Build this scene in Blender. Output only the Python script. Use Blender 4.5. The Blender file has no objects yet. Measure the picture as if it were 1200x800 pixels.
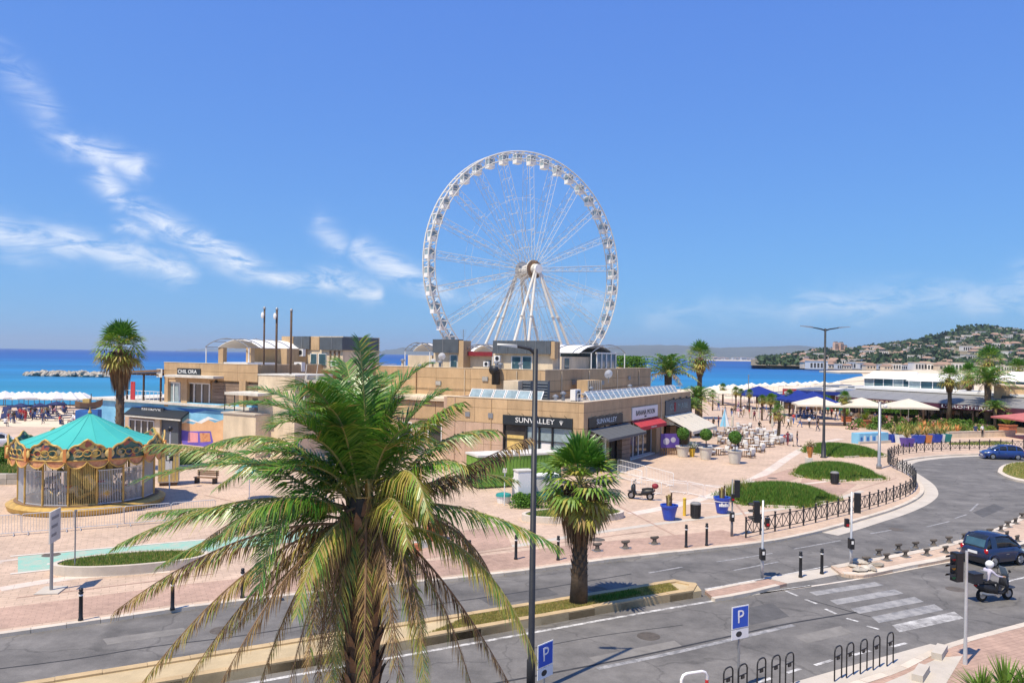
import bpy, bmesh, math, random
from mathutils import Vector, Matrix
random.seed(7)
R = math.radians
sc = bpy.context.scene
col = sc.collection
# ------------------------------------------------------------------ camera
CAM_H = 10.0; FPX = 920.0; ROLL = 0.0145; HOR = 16.2       # eye height, focal length in photo pixels, roll, horizon offset
cd = bpy.data.cameras.new('camera'); cam = bpy.data.objects.new('camera', cd); col.objects.link(cam)
cr, sr = math.cos(ROLL), math.sin(ROLL)
cam.matrix_world = Matrix(((cr, -sr, 0, 0), (0, 0, -1, 0), (sr, cr, 0, CAM_H), (0, 0, 0, 1)))
cd.sensor_fit = 'HORIZONTAL'; cd.sensor_width = 36; cd.lens = FPX / 1200 * 36
cd.shift_y = HOR / 1200; cd.shift_x = 0.235 / 1200
cd.clip_start = 0.5; cd.clip_end = 80000
sc.camera = cam
# ------------------------------------------------------------------ sky, sun, exposure
SUN_TO = Vector((-0.68, -0.73, 0)).normalized(); SUN_EL = R(63)
sun_dir = Vector((SUN_TO.x * math.cos(SUN_EL), SUN_TO.y * math.cos(SUN_EL), math.sin(SUN_EL)))
w = bpy.data.worlds.new('World'); sc.world = w; w.use_nodes = True
nt = w.node_tree; nt.nodes.clear()
def N(t, **k):
    n = nt.nodes.new(t)
    for a, b in k.items(): setattr(n, a, b)
    return n
def Mth(op, a, b=None, c=None, clamp=False):
    n = N('ShaderNodeMath', operation=op); n.use_clamp = clamp
    for i, x in enumerate((a, b, c)):
        if x is None: continue
        if isinstance(x, (int, float)): n.inputs[i].default_value = x
        else: nt.links.new(x, n.inputs[i])
    return n.outputs[0]
sky = N('ShaderNodeTexSky', sky_type='NISHITA'); sky.sun_disc = False
sky.sun_elevation = SUN_EL; sky.sun_rotation = math.atan2(SUN_TO.x, SUN_TO.y)
sky.altitude = 0; sky.air_density = 1.0; sky.dust_density = 0.35; sky.ozone_density = 3.2
# grade of the sky colour towards the deep Mediterranean blue of the photograph: out = gain * in ^ exponent per channel
KS = 0.10
sr_n = N('ShaderNodeSeparateColor'); nt.links.new(sky.outputs[0], sr_n.inputs[0]); hs = N('ShaderNodeCombineColor')
for i_, (gain, expo) in enumerate(((0.253, 0.48), (0.560, 0.58), (0.825, 0.25))):
    nt.links.new(Mth('MULTIPLY', Mth('POWER', Mth('MULTIPLY', sr_n.outputs[i_], KS), expo), gain / KS), hs.inputs[i_])
# high cirrus: wisps along a few long bands of the sky, given as (azimuth, elevation)
tc = N('ShaderNodeTexCoord'); sx = N('ShaderNodeSeparateXYZ'); nt.links.new(tc.outputs['Generated'], sx.inputs[0])
az = Mth('ARCTAN2', sx.outputs[0], sx.outputs[1]); el = Mth('ARCSINE', sx.outputs[2])
def sky_ae(x, y):
    u = (x - 600) * cr + (y - 400) * sr; v = (y - 400) * cr - (x - 600) * sr - HOR
    a = math.atan2(u, FPX); return a, math.atan2(-v, math.hypot(u, FPX))
cb = N('ShaderNodeCombineXYZ'); nt.links.new(az, cb.inputs[0]); nt.links.new(el, cb.inputs[1])
mp = N('ShaderNodeMapping'); mp.inputs['Rotation'].default_value = (0, 0, R(28)); mp.inputs['Scale'].default_value = (14, 44, 1)
nt.links.new(cb.outputs[0], mp.inputs[0])
nz = N('ShaderNodeTexNoise'); nz.inputs['Scale'].default_value = 1.1; nz.inputs['Detail'].default_value = 9; nz.inputs['Roughness'].default_value = 0.62; nz.inputs['Distortion'].default_value = 0.9
nt.links.new(mp.outputs[0], nz.inputs['Vector'])
nzw = N('ShaderNodeTexNoise'); nzw.inputs['Scale'].default_value = 14; nzw.inputs['Detail'].default_value = 3
nt.links.new(cb.outputs[0], nzw.inputs['Vector'])
wob = Mth('MULTIPLY', Mth('SUBTRACT', nzw.outputs[0], 0.5), 0.075)
azw = Mth('ADD', az, wob); elw = Mth('ADD', el, Mth('MULTIPLY', wob, -0.8))
bands = [((-160, 250), (40, 280), 14, .8), ((40, 280), (205, 312), 12, .75), ((18, 85), (75, 165), 11, .34), ((85, 168), (158, 195), 11, .85), ((120, 205), (135, 225), 10, .8),
         ((155, 240), (240, 290), 10, .95), ((240, 290), (300, 318), 11, .95), ((300, 318), (430, 338), 9, .85), ((430, 300), (520, 345), 11, .8), ((520, 345), (700, 352), 12, .3),
         ((140, 262), (170, 272), 8, .6), ((372, 262), (400, 290), 10, .45), ((940, 362), (1200, 340), 15, .42), ((1200, 340), (1420, 330), 16, .55), ((760, 372), (940, 362), 12, .2),
         ((-420, 190), (-160, 250), 16, .6)]
tot = None
for (a, b, wd, amp) in bands:
    A = sky_ae(*a); B = sky_ae(*b); dx, dy = B[0] - A[0], B[1] - A[1]; L2 = dx * dx + dy * dy
    t = Mth('DIVIDE', Mth('ADD', Mth('MULTIPLY', Mth('SUBTRACT', azw, A[0]), dx), Mth('MULTIPLY', Mth('SUBTRACT', elw, A[1]), dy)), L2, clamp=True)
    ex_ = Mth('SUBTRACT', azw, Mth('MULTIPLY_ADD', t, dx, A[0])); ey_ = Mth('SUBTRACT', elw, Mth('MULTIPLY_ADD', t, dy, A[1]))
    d2 = Mth('ADD', Mth('MULTIPLY', ex_, ex_), Mth('MULTIPLY', ey_, ey_))
    g = Mth('MULTIPLY', Mth('POWER', 2.718, Mth('MULTIPLY', d2, -1.0 / (wd * 1.2 / FPX) ** 2)), amp)
    tot = g if tot is None else Mth('MAXIMUM', tot, g)
wisp = N('ShaderNodeMapRange'); wisp.interpolation_type = 'SMOOTHSTEP'; nt.links.new(nz.outputs[0], wisp.inputs[0])
wisp.inputs[1].default_value = 0.31; wisp.inputs[2].default_value = 0.66; wisp.inputs[3].default_value = 0; wisp.inputs[4].default_value = 1.0
cov = N('ShaderNodeMath', operation='MULTIPLY'); nt.links.new(wisp.outputs[0], cov.inputs[0]); nt.links.new(Mth('MULTIPLY', tot, 0.92), cov.inputs[1])
mx = N('ShaderNodeMix', data_type='RGBA'); nt.links.new(cov.outputs[0], mx.inputs['Factor'])
nt.links.new(hs.outputs[0], mx.inputs[6]); mx.inputs[7].default_value = (8.6, 8.9, 9.4, 1)
bg = N('ShaderNodeBackground'); bg.inputs[1].default_value = 0.10; nt.links.new(mx.outputs[2], bg.inputs[0])
wo = N('ShaderNodeOutputWorld'); nt.links.new(bg.outputs[0], wo.inputs[0])
sl = bpy.data.lights.new('sun', 'SUN'); sl.energy = 4.8; sl.angle = R(0.55); sl.color = (1.0, 0.885, 0.70)
so = bpy.data.objects.new('sun', sl); col.objects.link(so); so.rotation_euler = sun_dir.to_track_quat('Z', 'Y').to_euler(); so.location = (-40, -40, 80)
sc.view_settings.view_transform = 'Standard'; sc.view_settings.look = 'None'; sc.view_settings.exposure = 0.30; sc.view_settings.gamma = 1; sc.view_settings.use_curve_mapping = False
# ------------------------------------------------------------------ pixel -> place
def ray(x, y):
    u = (x - 600) * cr + (y - 400) * sr; v = (y - 400) * cr - (x - 600) * sr - HOR
    return u / FPX, v / FPX                                   # X/Y and drop/Y
def G(x, y, h=0.0):                                           # point on a level at height h
    a, b = ray(x, y); Y = (CAM_H - h) / b
    return Vector((a * Y, Y, h))
def D(x, y, Y):                                               # point at depth Y
    a, b = ray(x, y); return Vector((a * Y, Y, CAM_H - b * Y))
def PV(x, y, O, d):                                           # pixel -> (distance along a vertical plane through O with direction d, height)
    a, b = ray(x, y)
    # O + s d = t (a,1)
    det = d.x * (-1) - (-a) * d.y
    s = (O.x * 1 - a * O.y) / (-(d.x - a * d.y)); t = O.y + s * d.y
    return s, CAM_H - b * t
# ------------------------------------------------------------------ materials
def hexc(h):
    h = h.lstrip('#'); c = [int(h[i:i + 2], 16) / 255 for i in (0, 2, 4)]
    return tuple((x / 12.92 if x <= .04045 else ((x + .055) / 1.055) ** 2.4) for x in c)
MATS = {}
def mat(name, c, rough=.75, var=.18, scale=1.5, bump=0.0, metal=0.0, fine=30, alpha=1.0, spec=.4, c2=None, trans=0.0, stain=0.0, rnd=0.0, coat=0.0, streak=0.0):
    m = bpy.data.materials.new(name); m.use_nodes = True; t = m.node_tree; b = t.nodes['Principled BSDF']
    if isinstance(c, str): c = hexc(c)
    if isinstance(c2, str): c2 = hexc(c2)
    ge = t.nodes.new('ShaderNodeNewGeometry')
    n1 = t.nodes.new('ShaderNodeTexNoise'); n1.inputs['Scale'].default_value = scale; n1.inputs['Detail'].default_value = 6; n1.inputs['Roughness'].default_value = .65
    n2 = t.nodes.new('ShaderNodeTexNoise'); n2.inputs['Scale'].default_value = fine; n2.inputs['Detail'].default_value = 3
    t.links.new(ge.outputs['Position'], n1.inputs['Vector']); t.links.new(ge.outputs['Position'], n2.inputs['Vector'])
    ad = t.nodes.new('ShaderNodeMath'); ad.operation = 'MULTIPLY_ADD'; t.links.new(n2.outputs[0], ad.inputs[0]); ad.inputs[1].default_value = .45
    t.links.new(n1.outputs[0], ad.inputs[2])
    mr = t.nodes.new('ShaderNodeMapRange'); t.links.new(ad.outputs[0], mr.inputs[0]); mr.inputs[1].default_value = .45; mr.inputs[2].default_value = 1.0
    mr.inputs[3].default_value = 0; mr.inputs[4].default_value = 1
    mi = t.nodes.new('ShaderNodeMix'); mi.data_type = 'RGBA'; t.links.new(mr.outputs[0], mi.inputs['Factor'])
    ca = tuple(x * (1 - var) for x in c); cbb = c2 if c2 else tuple(min(1, x * (1 + var)) for x in c)
    mi.inputs[6].default_value = (*ca, 1); mi.inputs[7].default_value = (*cbb, 1)
    out = mi.outputs[2]
    if streak:                                                # rain streaks and grime running down
        mp2 = t.nodes.new('ShaderNodeMapping'); mp2.inputs['Scale'].default_value = (.7, .7, .16); t.links.new(ge.outputs['Position'], mp2.inputs[0])
        n5 = t.nodes.new('ShaderNodeTexNoise'); n5.inputs['Scale'].default_value = 1.6; n5.inputs['Detail'].default_value = 7; n5.inputs['Roughness'].default_value = .7; t.links.new(mp2.outputs[0], n5.inputs[0])
        r5 = t.nodes.new('ShaderNodeMapRange'); t.links.new(n5.outputs[0], r5.inputs[0]); r5.inputs[1].default_value = .40; r5.inputs[2].default_value = .75; r5.inputs[3].default_value = 1.06; r5.inputs[4].default_value = 1 - streak
        m5 = t.nodes.new('ShaderNodeMix'); m5.data_type = 'RGBA'; m5.blend_type = 'MULTIPLY'; m5.inputs['Factor'].default_value = 1; t.links.new(out, m5.inputs[6]); t.links.new(r5.outputs[0], m5.inputs[7]); out = m5.outputs[2]
    if rnd:
        oi = t.nodes.new('ShaderNodeObjectInfo'); hv = t.nodes.new('ShaderNodeHueSaturation')
        mr2 = t.nodes.new('ShaderNodeMapRange'); t.links.new(oi.outputs['Random'], mr2.inputs[0]); mr2.inputs[3].default_value = 1 - rnd; mr2.inputs[4].default_value = 1 + rnd
        t.links.new(mr2.outputs[0], hv.inputs['Value']); t.links.new(out, hv.inputs['Color']); out = hv.outputs[0]
    t.links.new(out, b.inputs['Base Color'])
    b.inputs['Roughness'].default_value = rough; b.inputs['Metallic'].default_value = metal; b.inputs['Specular IOR Level'].default_value = spec
    if coat: b.inputs['Coat Weight'].default_value = coat; b.inputs['Coat Roughness'].default_value = .05
    if alpha < 1: b.inputs['Alpha'].default_value = alpha
    if bump:
        bp = t.nodes.new('ShaderNodeBump'); bp.inputs['Strength'].default_value = bump; bp.inputs['Distance'].default_value = .03
        t.links.new(ad.outputs[0], bp.inputs['Height']); t.links.new(bp.outputs[0], b.inputs['Normal'])
    if trans:
        tr = t.nodes.new('ShaderNodeBsdfTranslucent'); t.links.new(out, tr.inputs[0]); ms = t.nodes.new('ShaderNodeMixShader'); ms.inputs[0].default_value = trans
        t.links.new(b.outputs[0], ms.inputs[1]); t.links.new(tr.outputs[0], ms.inputs[2]); t.links.new(ms.outputs[0], t.nodes['Material Output'].inputs[0])
    MATS[name] = m
    return m
def glass(name, c, rough=.06):
    m = mat(name, c, rough=rough, var=.35, scale=.8, spec=.8, fine=3); return m
# ------------------------------------------------------------------ mesh builder
class MB:
    def __init__(s): s.v = []; s.f = []; s.m = []
    def add(s, vs, fs, m=0):
        o = len(s.v); s.v += [tuple(x) for x in vs]; s.f += [tuple(i + o for i in f) for f in fs]; s.m += [m] * len(fs); return s
    def box(s, x0, y0, z0, x1, y1, z1, m=0):
        v = [(x0, y0, z0), (x1, y0, z0), (x1, y1, z0), (x0, y1, z0), (x0, y0, z1), (x1, y0, z1), (x1, y1, z1), (x0, y1, z1)]
        return s.add(v, [(3, 2, 1, 0), (4, 5, 6, 7), (0, 1, 5, 4), (1, 2, 6, 5), (2, 3, 7, 6), (3, 0, 4, 7)], m)
    def bar(s, a, b, wx, wz, m=0, up=(0, 0, 1)):              # square bar from a to b
        a = Vector(a); b = Vector(b); d = (b - a).normalized(); u = Vector(up)
        if abs(d.dot(u)) > .95: u = Vector((0, 1, 0))
        r = d.cross(u).normalized() * wx / 2; u = r.cross(d).normalized() * wz / 2
        v = [a - r - u, a + r - u, a + r + u, a - r + u, b - r - u, b + r - u, b + r + u, b - r + u]
        return s.add(v, [(3, 2, 1, 0), (4, 5, 6, 7), (0, 1, 5, 4), (1, 2, 6, 5), (2, 3, 7, 6), (3, 0, 4, 7)], m)
    def tube(s, pts, rad, n=8, m=0, caps=True):
        pts = [Vector(p) for p in pts]
        if isinstance(rad, (int, float)): rad = [rad] * len(pts)
        ref = None; rings = []; o = len(s.v)
        for i, p in enumerate(pts):
            d = (pts[min(i + 1, len(pts) - 1)] - pts[max(i - 1, 0)]).normalized()
            if ref is None: ref = Vector((0, 0, 1)) if abs(d.z) < .9 else Vector((1, 0, 0))
            r = d.cross(ref).normalized(); u = r.cross(d).normalized(); ref = u
            for k in range(n):
                a = 2 * math.pi * k / n; s.v.append(tuple(p + r * math.cos(a) * rad[i] + u * math.sin(a) * rad[i]))
        for i in range(len(pts) - 1):
            for k in range(n):
                a = o + i * n + k; b = o + i * n + (k + 1) % n; s.f.append((a, b, b + n, a + n)); s.m.append(m)
        if caps:
            s.f.append(tuple(o + k for k in range(n))[::-1]); s.m.append(m)
            s.f.append(tuple(o + (len(pts) - 1) * n + k for k in range(n))); s.m.append(m)
        return s
    def lathe(s, prof, n=16, c=(0, 0, 0), m=0, caps=True):
        o = len(s.v)
        for (r, z) in prof:
            for k in range(n):
                a = 2 * math.pi * k / n; s.v.append((c[0] + r * math.cos(a), c[1] + r * math.sin(a), c[2] + z))
        for i in range(len(prof) - 1):
            for k in range(n):
                a = o + i * n + k; b = o + i * n + (k + 1) % n; s.f.append((a, b, b + n, a + n)); s.m.append(m)
        if caps:
            s.f.append(tuple(o + k for k in range(n))[::-1]); s.m.append(m); s.f.append(tuple(o + (len(prof) - 1) * n + k for k in range(n))); s.m.append(m)
        return s
    def prism(s, poly, z0, z1, m=0, ms=None):
        n = len(poly); ar = sum(poly[i][0] * poly[(i + 1) % n][1] - poly[(i + 1) % n][0] * poly[i][1] for i in range(n))
        if ar < 0: poly = list(poly)[::-1]
        o = len(s.v); s.v += [(p[0], p[1], z0) for p in poly] + [(p[0], p[1], z1) for p in poly]
        s.f.append(tuple(o + n + i for i in range(n))); s.m.append(m); s.f.append(tuple(o + i for i in range(n))[::-1]); s.m.append(m)
        for i in range(n):
            j = (i + 1) % n; s.f.append((o + i, o + j, o + n + j, o + n + i)); s.m.append(m if ms is None else ms)
        return s
    def sheet(s, poly, z, m=0):
        n = len(poly); ar = sum(poly[i][0] * poly[(i + 1) % n][1] - poly[(i + 1) % n][0] * poly[i][1] for i in range(n))
        if ar < 0: poly = list(poly)[::-1]
        return s.add([(p[0], p[1], z) for p in poly], [tuple(range(n))], m)
    def ball(s, c, r, m=0, n=10, k=7, sc_=(1, 1, 1), jit=0):
        o = len(s.v)
        for i in range(k + 1):
            th = math.pi * i / k
            for j in range(n):
                ph = 2 * math.pi * j / n; q = 1 + random.uniform(-jit, jit)
                s.v.append((c[0] + r * q * sc_[0] * math.sin(th) * math.cos(ph), c[1] + r * q * sc_[1] * math.sin(th) * math.sin(ph), c[2] - r * q * sc_[2] * math.cos(th)))
        for i in range(k):
            for j in range(n):
                a = o + i * n + j; b = o + i * n + (j + 1) % n; s.f.append((a, b, b + n, a + n)); s.m.append(m)
        return s
    def mesh(s, name, mats, smooth=False):
        me = bpy.data.meshes.new(name); me.from_pydata(s.v, [], s.f)
        if not isinstance(mats, (list, tuple)): mats = [mats]
        for q in mats: me.materials.append(MATS[q] if isinstance(q, str) else q)
        me.polygons.foreach_set('material_index', s.m)
        if smooth: me.polygons.foreach_set('use_smooth', [True] * len(s.f)); 
        me.update(); return me
    def build(s, name, mats, parent=None, loc=(0, 0, 0), rz=0, smooth=False):
        return link(name, s.mesh(name, mats, smooth), parent, loc, rz)
def link(name, me, parent=None, loc=(0, 0, 0), rz=0):
    o = bpy.data.objects.new(name, me); col.objects.link(o); o.location = loc; o.rotation_euler = (0, 0, rz)
    if parent: o.parent = parent
    return o
def tag(o, label=None, cat=None, group=None, kind=None):
    if label: o['label'] = label
    if cat: o['category'] = cat
    if group: o['group'] = group
    if kind: o['kind'] = kind
    return o
def thing(name, label, cat, loc=(0, 0, 0), rz=0, group=None):
    return tag(link(name, None, None, loc, rz), label, cat, group)
def copy_tree(o, parent=None):
    c = o.copy(); col.objects.link(c); c.parent = parent
    for ch in KIDS.get(o.name, []): copy_tree(ch, c)
    return c
KIDS = {}
def freeze(o):                                                # remember the parts of a prototype so that it can be copied quickly
    KIDS[o.name] = [c for c in bpy.data.objects if c.parent == o]
    for c in KIDS[o.name]: freeze(c)
    return o
def dup(o, loc, rz=0, s=1.0, label=None, group=None):
    c = copy_tree(o); c.location = loc; c.rotation_euler = (0, 0, rz); c.scale = (s, s, s)
    if label: c['label'] = label
    if group: c['group'] = group
    return c
class Proto:                                                  # first placement moves the prototype, later ones copy it
    def __init__(s, o): s.o = freeze(o); s.used = False
    def put(s, loc, rz=0, sc_=1.0, label=None, group=None):
        if not s.used:
            s.used = True; o = s.o; o.location = loc; o.rotation_euler = (0, 0, rz); o.scale = (sc_, sc_, sc_)
            if label: o['label'] = label
            if group: o['group'] = group
            return o
        return dup(s.o, loc, rz, sc_, label, group)
def struct(name, mb, mats, **k): return tag(mb.build(name, mats, **k), kind='structure')
def text(name, s, size, parent, at, ax, m, ext=.02, up=(0, 0, 1), width=None):
    c = bpy.data.curves.new('lettering', 'FONT'); c.body = s; c.size = size; c.extrude = ext; c.align_x = 'CENTER'; c.align_y = 'CENTER'; c.resolution_u = 3
    o = bpy.data.objects.new('lettering_source', c); col.objects.link(o)
    dg = bpy.context.evaluated_depsgraph_get(); me = bpy.data.meshes.new_from_object(o.evaluated_get(dg)); bpy.data.objects.remove(o); bpy.data.curves.remove(c)
    me.materials.clear(); me.materials.append(MATS[m])
    t = link(name, me, parent); a = Vector(ax).normalized(); u = Vector(up); n = a.cross(u)
    if width:
        xs = [v.co.x for v in me.vertices]; k = width / max(.01, max(xs) - min(xs))
        for v in me.vertices: v.co.x *= k
    t.matrix_local = Matrix(((a.x, u.x, n.x, at[0]), (a.y, u.y, n.y, at[1]), (a.z, u.z, n.z, at[2]), (0, 0, 0, 1)))
    return t
def inside(p, poly):
    c = False; n = len(poly); j = n - 1
    for i in range(n):
        if (poly[i][1] > p[1]) != (poly[j][1] > p[1]) and p[0] < (poly[j][0] - poly[i][0]) * (p[1] - poly[i][1]) / (poly[j][1] - poly[i][1]) + poly[i][0]: c = not c
        j = i
    return c
def grass(name, poly, zf, n, h, mats, parent=None, wid=.02, weights=None):
    mb = MB(); xs = [p[0] for p in poly]; ys = [p[1] for p in poly]; k = 0
    while k < n:
        x = random.uniform(min(xs), max(xs)); y = random.uniform(min(ys), max(ys))
        if not inside((x, y), poly): continue
        k += 1; z = zf(x, y); a = random.uniform(0, 6.28); hh = h * random.uniform(.5, 1.3); l = random.uniform(0, .6) * hh; b = random.uniform(0, 6.28)
        dx, dy = math.cos(a) * wid, math.sin(a) * wid
        mi = random.choices(range(len(mats)), weights)[0] if weights else random.randrange(len(mats))
        mb.add([(x - dx, y - dy, z - .01), (x + dx, y + dy, z - .01), (x + l * math.cos(b), y + l * math.sin(b), z + hh)], [(0, 1, 2)], mi)
    return tag(mb.build(name, mats, parent), kind='stuff')
def resample(pts, step):
    pts = [Vector((p[0], p[1], 0)) for p in pts]; out = [pts[0].copy()]; need = step
    for i in range(len(pts) - 1):
        a, b = pts[i].copy(), pts[i + 1]; L = (b - a).length; d = (b - a) / max(L, 1e-6); pos = 0
        while L - pos >= need: pos += need; out.append(a + d * pos); need = step
        need -= L - pos
    return out
def smoothline(pts, k=6):
    P = [Vector((p[0], p[1], 0)) for p in pts]; out = []
    for i in range(len(P) - 1):
        a, b, c, e = P[max(i - 1, 0)], P[i], P[i + 1], P[min(i + 2, len(P) - 1)]
        for j in range(k):
            t = j / k; out.append(.5 * ((2 * b) + (c - a) * t + (2 * a - 5 * b + 4 * c - e) * t * t + (3 * b - a - 3 * c + e) * t ** 3))
    out.append(P[-1]); return out
def offset(pts, d):
    out = []
    for i, p in enumerate(pts):
        t = (pts[min(i + 1, len(pts) - 1)] - pts[max(i - 1, 0)]).normalized(); out.append(p + Vector((-t.y, t.x, 0)) * d)
    return out
# ------------------------------------------------------------------ plain materials
mat('tan', (.50, .345, .195), .85, .14, .6, .05, fine=14, streak=.22); mat('tan2', (.495, .34, .19), .85, .14, .6, .05, rnd=.09, fine=14, streak=.22)
mat('cream', (.66, .54, .38), .85, .15, .7, fine=10, streak=.22); mat('pinkwall', (.50, .35, .25), .85, .18, .7, fine=10, streak=.22)
mat('white', (.78, .77, .74), .6, .06, .8); mat('white_metal', (.74, .74, .72), .45, .06, 1.2); mat('dirtywhite', (.62, .59, .52), .8, .18, 1, streak=.22)
mat('darksteel', (.035, .037, .042), .5, .25, 3, metal=.3); mat('blackmetal', (.018, .018, .02), .45, .3, 5); mat('grey', (.22, .22, .22), .6, .15, 2)
mat('greymetal', (.30, .31, .32), .45, .15, 2, metal=.5); mat('slate', (.085, .10, .115), .55, .2, 1.5); mat('signblack', (.022, .028, .034), .4, .15, 2)
mat('wood', (.22, .135, .08), .7, .3, 2, fine=18); mat('plank', (.25, .18, .13), .75, .2, 2, rnd=.14); mat('darkwood', (.09, .055, .035), .7, .3, 3)
mat('roofgravel', (.40, .36, .31), .95, .2, 1.2, .1); mat('concrete', (.50, .45, .38), .9, .14, .9, .12, fine=25); mat('kerb', (.56, .49, .40), .9, .16, 1.3, .15, rnd=.09, fine=30)
mat('kerb_ochre', (.47, .345, .19), .9, .22, 1.2, .15, rnd=.06, fine=22); mat('red', (.50, .03, .03), .6, .15); mat('darkred', (.22, .02, .03), .7, .2)
mat('cloth_cream', (.76, .70, .58), .85, .08, 1.0, trans=.25); mat('cloth_white', (.80, .79, .76), .85, .05, 1.0, trans=.2); mat('cloth_grey', (.10, .105, .11), .85, .1); mat('cloth_blue', (.012, .035, .25), .8, .15, trans=.2)
mat('cloth_red', (.55, .06, .07), .8, .12, trans=.2); mat('cloth_faded', (.52, .17, .16), .8, .15, trans=.2); mat('cloth_navy', (.02, .03, .10), .8, .2)
mat('teal', (.06, .46, .40), .55, .10, .5, trans=.08); mat('gold', (.50, .32, .09), .55, .35, 3, metal=.15); mat('goldlight', (.66, .47, .16), .5, .25, 4)
mat('scallop', (.55, .13, .06), .6, .35, 3, c2=(.75, .42, .2)); mat('greenpaint', (.05, .16, .12), .5, .5, 3, c2=(.45, .42, .28)); mat('pinkpaint', (.70, .30, .33), .6, .2)
mat('container_green', (.15, .32, .03), .6, .3, .8, c2=(.22, .40, .06)); mat('bluepot', (.015, .06, .42), .35, .2, 2, coat=.3); mat('purplepot', (.12, .07, .32), .4, .25); mat('orangepot', (.62, .24, .07), .6, .2); mat('terracotta', (.45, .15, .07), .75, .2, 3)
mat('tealpot', (.03, .25, .22), .4, .25); mat('yellow', (.70, .46, .05), .5, .15)
mat('sand', (.66, .55, .40), .95, .12, .15, .1); mat('rock', (.40, .36, .30), .95, .4, .8, .4, rnd=.25)
mat('turf_straw', (.42, .35, .12), .95, .3, 1.5, .3, c2=(.30, .32, .08)); mat('sandy', (.47, .37, .22), .95, .2, 1.2, .2); mat('soil', (.12, .085, .05), .95, .3, 2, .2); mat('turf_dry', (.33, .27, .11), .95, .25, 1.2, .3, c2=(.16, .2, .05)); mat('turf', (.075, .14, .022), .95, .3, 1.2, .3)
for n_, c_ in (('blade_green', (.125, .26, .03)), ('blade_deep', (.07, .175, .02)), ('blade_lime', (.16, .25, .04)), ('blade_straw', (.50, .40, .14)), ('blade_yellow', (.34, .30, .07))):
    mat(n_, c_, .7, .3, 3, trans=.3)
glass('glass_dark', (.02, .024, .026)); glass('glass_blue', (.05, .11, .14)); glass('glass_shop', (.06, .055, .05), .08); glass('glass_pale', (.28, .36, .38), .1)
mat('tyre', (.012, .012, .012), .85, .2); mat('rim', (.45, .45, .46), .35, .1, metal=.7); mat('chrome', (.6, .6, .6), .2, .05, metal=.9)
mat('lamp_red', (.45, .01, .015), .25, .2); mat('lamp_amber', (.6, .25, .02), .3, .2); mat('lamp_green', (.02, .16, .06), .3, .2); mat('blueSign', (.015, .09, .50), .4, .06); mat('paintwhite', (.78, .78, .76), .6, .05)
mat('skin', (.50, .29, .19), .6, .1); mat('skin_tan', (.36, .19, .115), .6, .1); mat('hair_dark', (.02, .014, .01), .7, .2); mat('hair_brown', (.09, .05, .025), .7, .2)
for n_, c_ in (('c_white', (.76, .76, .75)), ('c_black', (.02, .02, .022)), ('c_navy', (.03, .045, .12)), ('c_blue', (.08, .17, .42)), ('c_red', (.45, .05, .05)), ('c_grey', (.25, .25, .26)), ('c_lilac', (.52, .49, .58)), ('c_maroon', (.17, .03, .05)), ('c_khaki', (.33, .27, .17)), ('c_pink', (.62, .3, .36)), ('c_teal', (.05, .28, .3))):
    mat(n_, c_, .85, .15, 6)
# ------------------------------------------------------------------ special materials
def nodes(m): return m.node_tree, m.node_tree.nodes, m.node_tree.links
def paving(name, base, base2, rot, bw, bh, mort, stain=.25):
    m = bpy.data.materials.new(name); m.use_nodes = True; t, n, l = nodes(m); b = n['Principled BSDF']
    ge = n.new('ShaderNodeNewGeometry'); mp_ = n.new('ShaderNodeMapping'); mp_.inputs['Rotation'].default_value = (0, 0, rot); l.new(ge.outputs['Position'], mp_.inputs[0])
    br = n.new('ShaderNodeTexBrick'); l.new(mp_.outputs[0], br.inputs[0]); br.inputs['Scale'].default_value = 1; br.inputs['Brick Width'].default_value = bw; br.inputs['Row Height'].default_value = bh
    br.inputs['Mortar Size'].default_value = mort; br.inputs['Color1'].default_value = (*base, 1); br.inputs['Color2'].default_value = (*base2, 1); br.inputs['Mortar'].default_value = (*[x * .72 for x in base], 1); br.inputs['Bias'].default_value = -.2
    n1 = n.new('ShaderNodeTexNoise'); n1.inputs['Scale'].default_value = .22; n1.inputs['Detail'].default_value = 7; n1.inputs['Roughness'].default_value = .7; l.new(ge.outputs['Position'], n1.inputs[0])
    n3 = n.new('ShaderNodeTexNoise'); n3.inputs['Scale'].default_value = 2.5; n3.inputs['Detail'].default_value = 5; l.new(ge.outputs['Position'], n3.inputs[0])
    ad = n.new('ShaderNodeMath'); ad.operation = 'MULTIPLY_ADD'; l.new(n3.outputs[0], ad.inputs[0]); ad.inputs[1].default_value = .5; l.new(n1.outputs[0], ad.inputs[2])
    mr = n.new('ShaderNodeMapRange'); l.new(ad.outputs[0], mr.inputs[0]); mr.inputs[1].default_value = .45; mr.inputs[2].default_value = 1.05; mr.inputs[3].default_value = 1 - stain; mr.inputs[4].default_value = 1 + stain * .6
    mx_ = n.new('ShaderNodeMix'); mx_.data_type = 'RGBA'; mx_.blend_type = 'MULTIPLY'; mx_.inputs['Factor'].default_value = 1; l.new(br.outputs[0], mx_.inputs[6]); l.new(mr.outputs[0], mx_.inputs[7])
    l.new(mx_.outputs[2], b.inputs['Base Color']); b.inputs['Roughness'].default_value = .85
    bp = n.new('ShaderNodeBump'); bp.inputs['Strength'].default_value = .25; bp.inputs['Distance'].default_value = .01; l.new(br.outputs['Fac'], bp.inputs['Height']); bp.invert = True; l.new(bp.outputs[0], b.inputs['Normal'])
    MATS[name] = m; return m
ROAD_A = R(26)
paving('paving_pink', (.58, .43, .315), (.53, .39, .285), -ROAD_A, .6, .3, .016, .34)
paving('paving_red', (.47, .315, .235), (.42, .28, .21), -ROAD_A, .4, .2, .012, .4)
paving('paving_pale', (.66, .56, .47), (.63, .53, .45), -ROAD_A, 1.2, .6, .012, .3)
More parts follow.
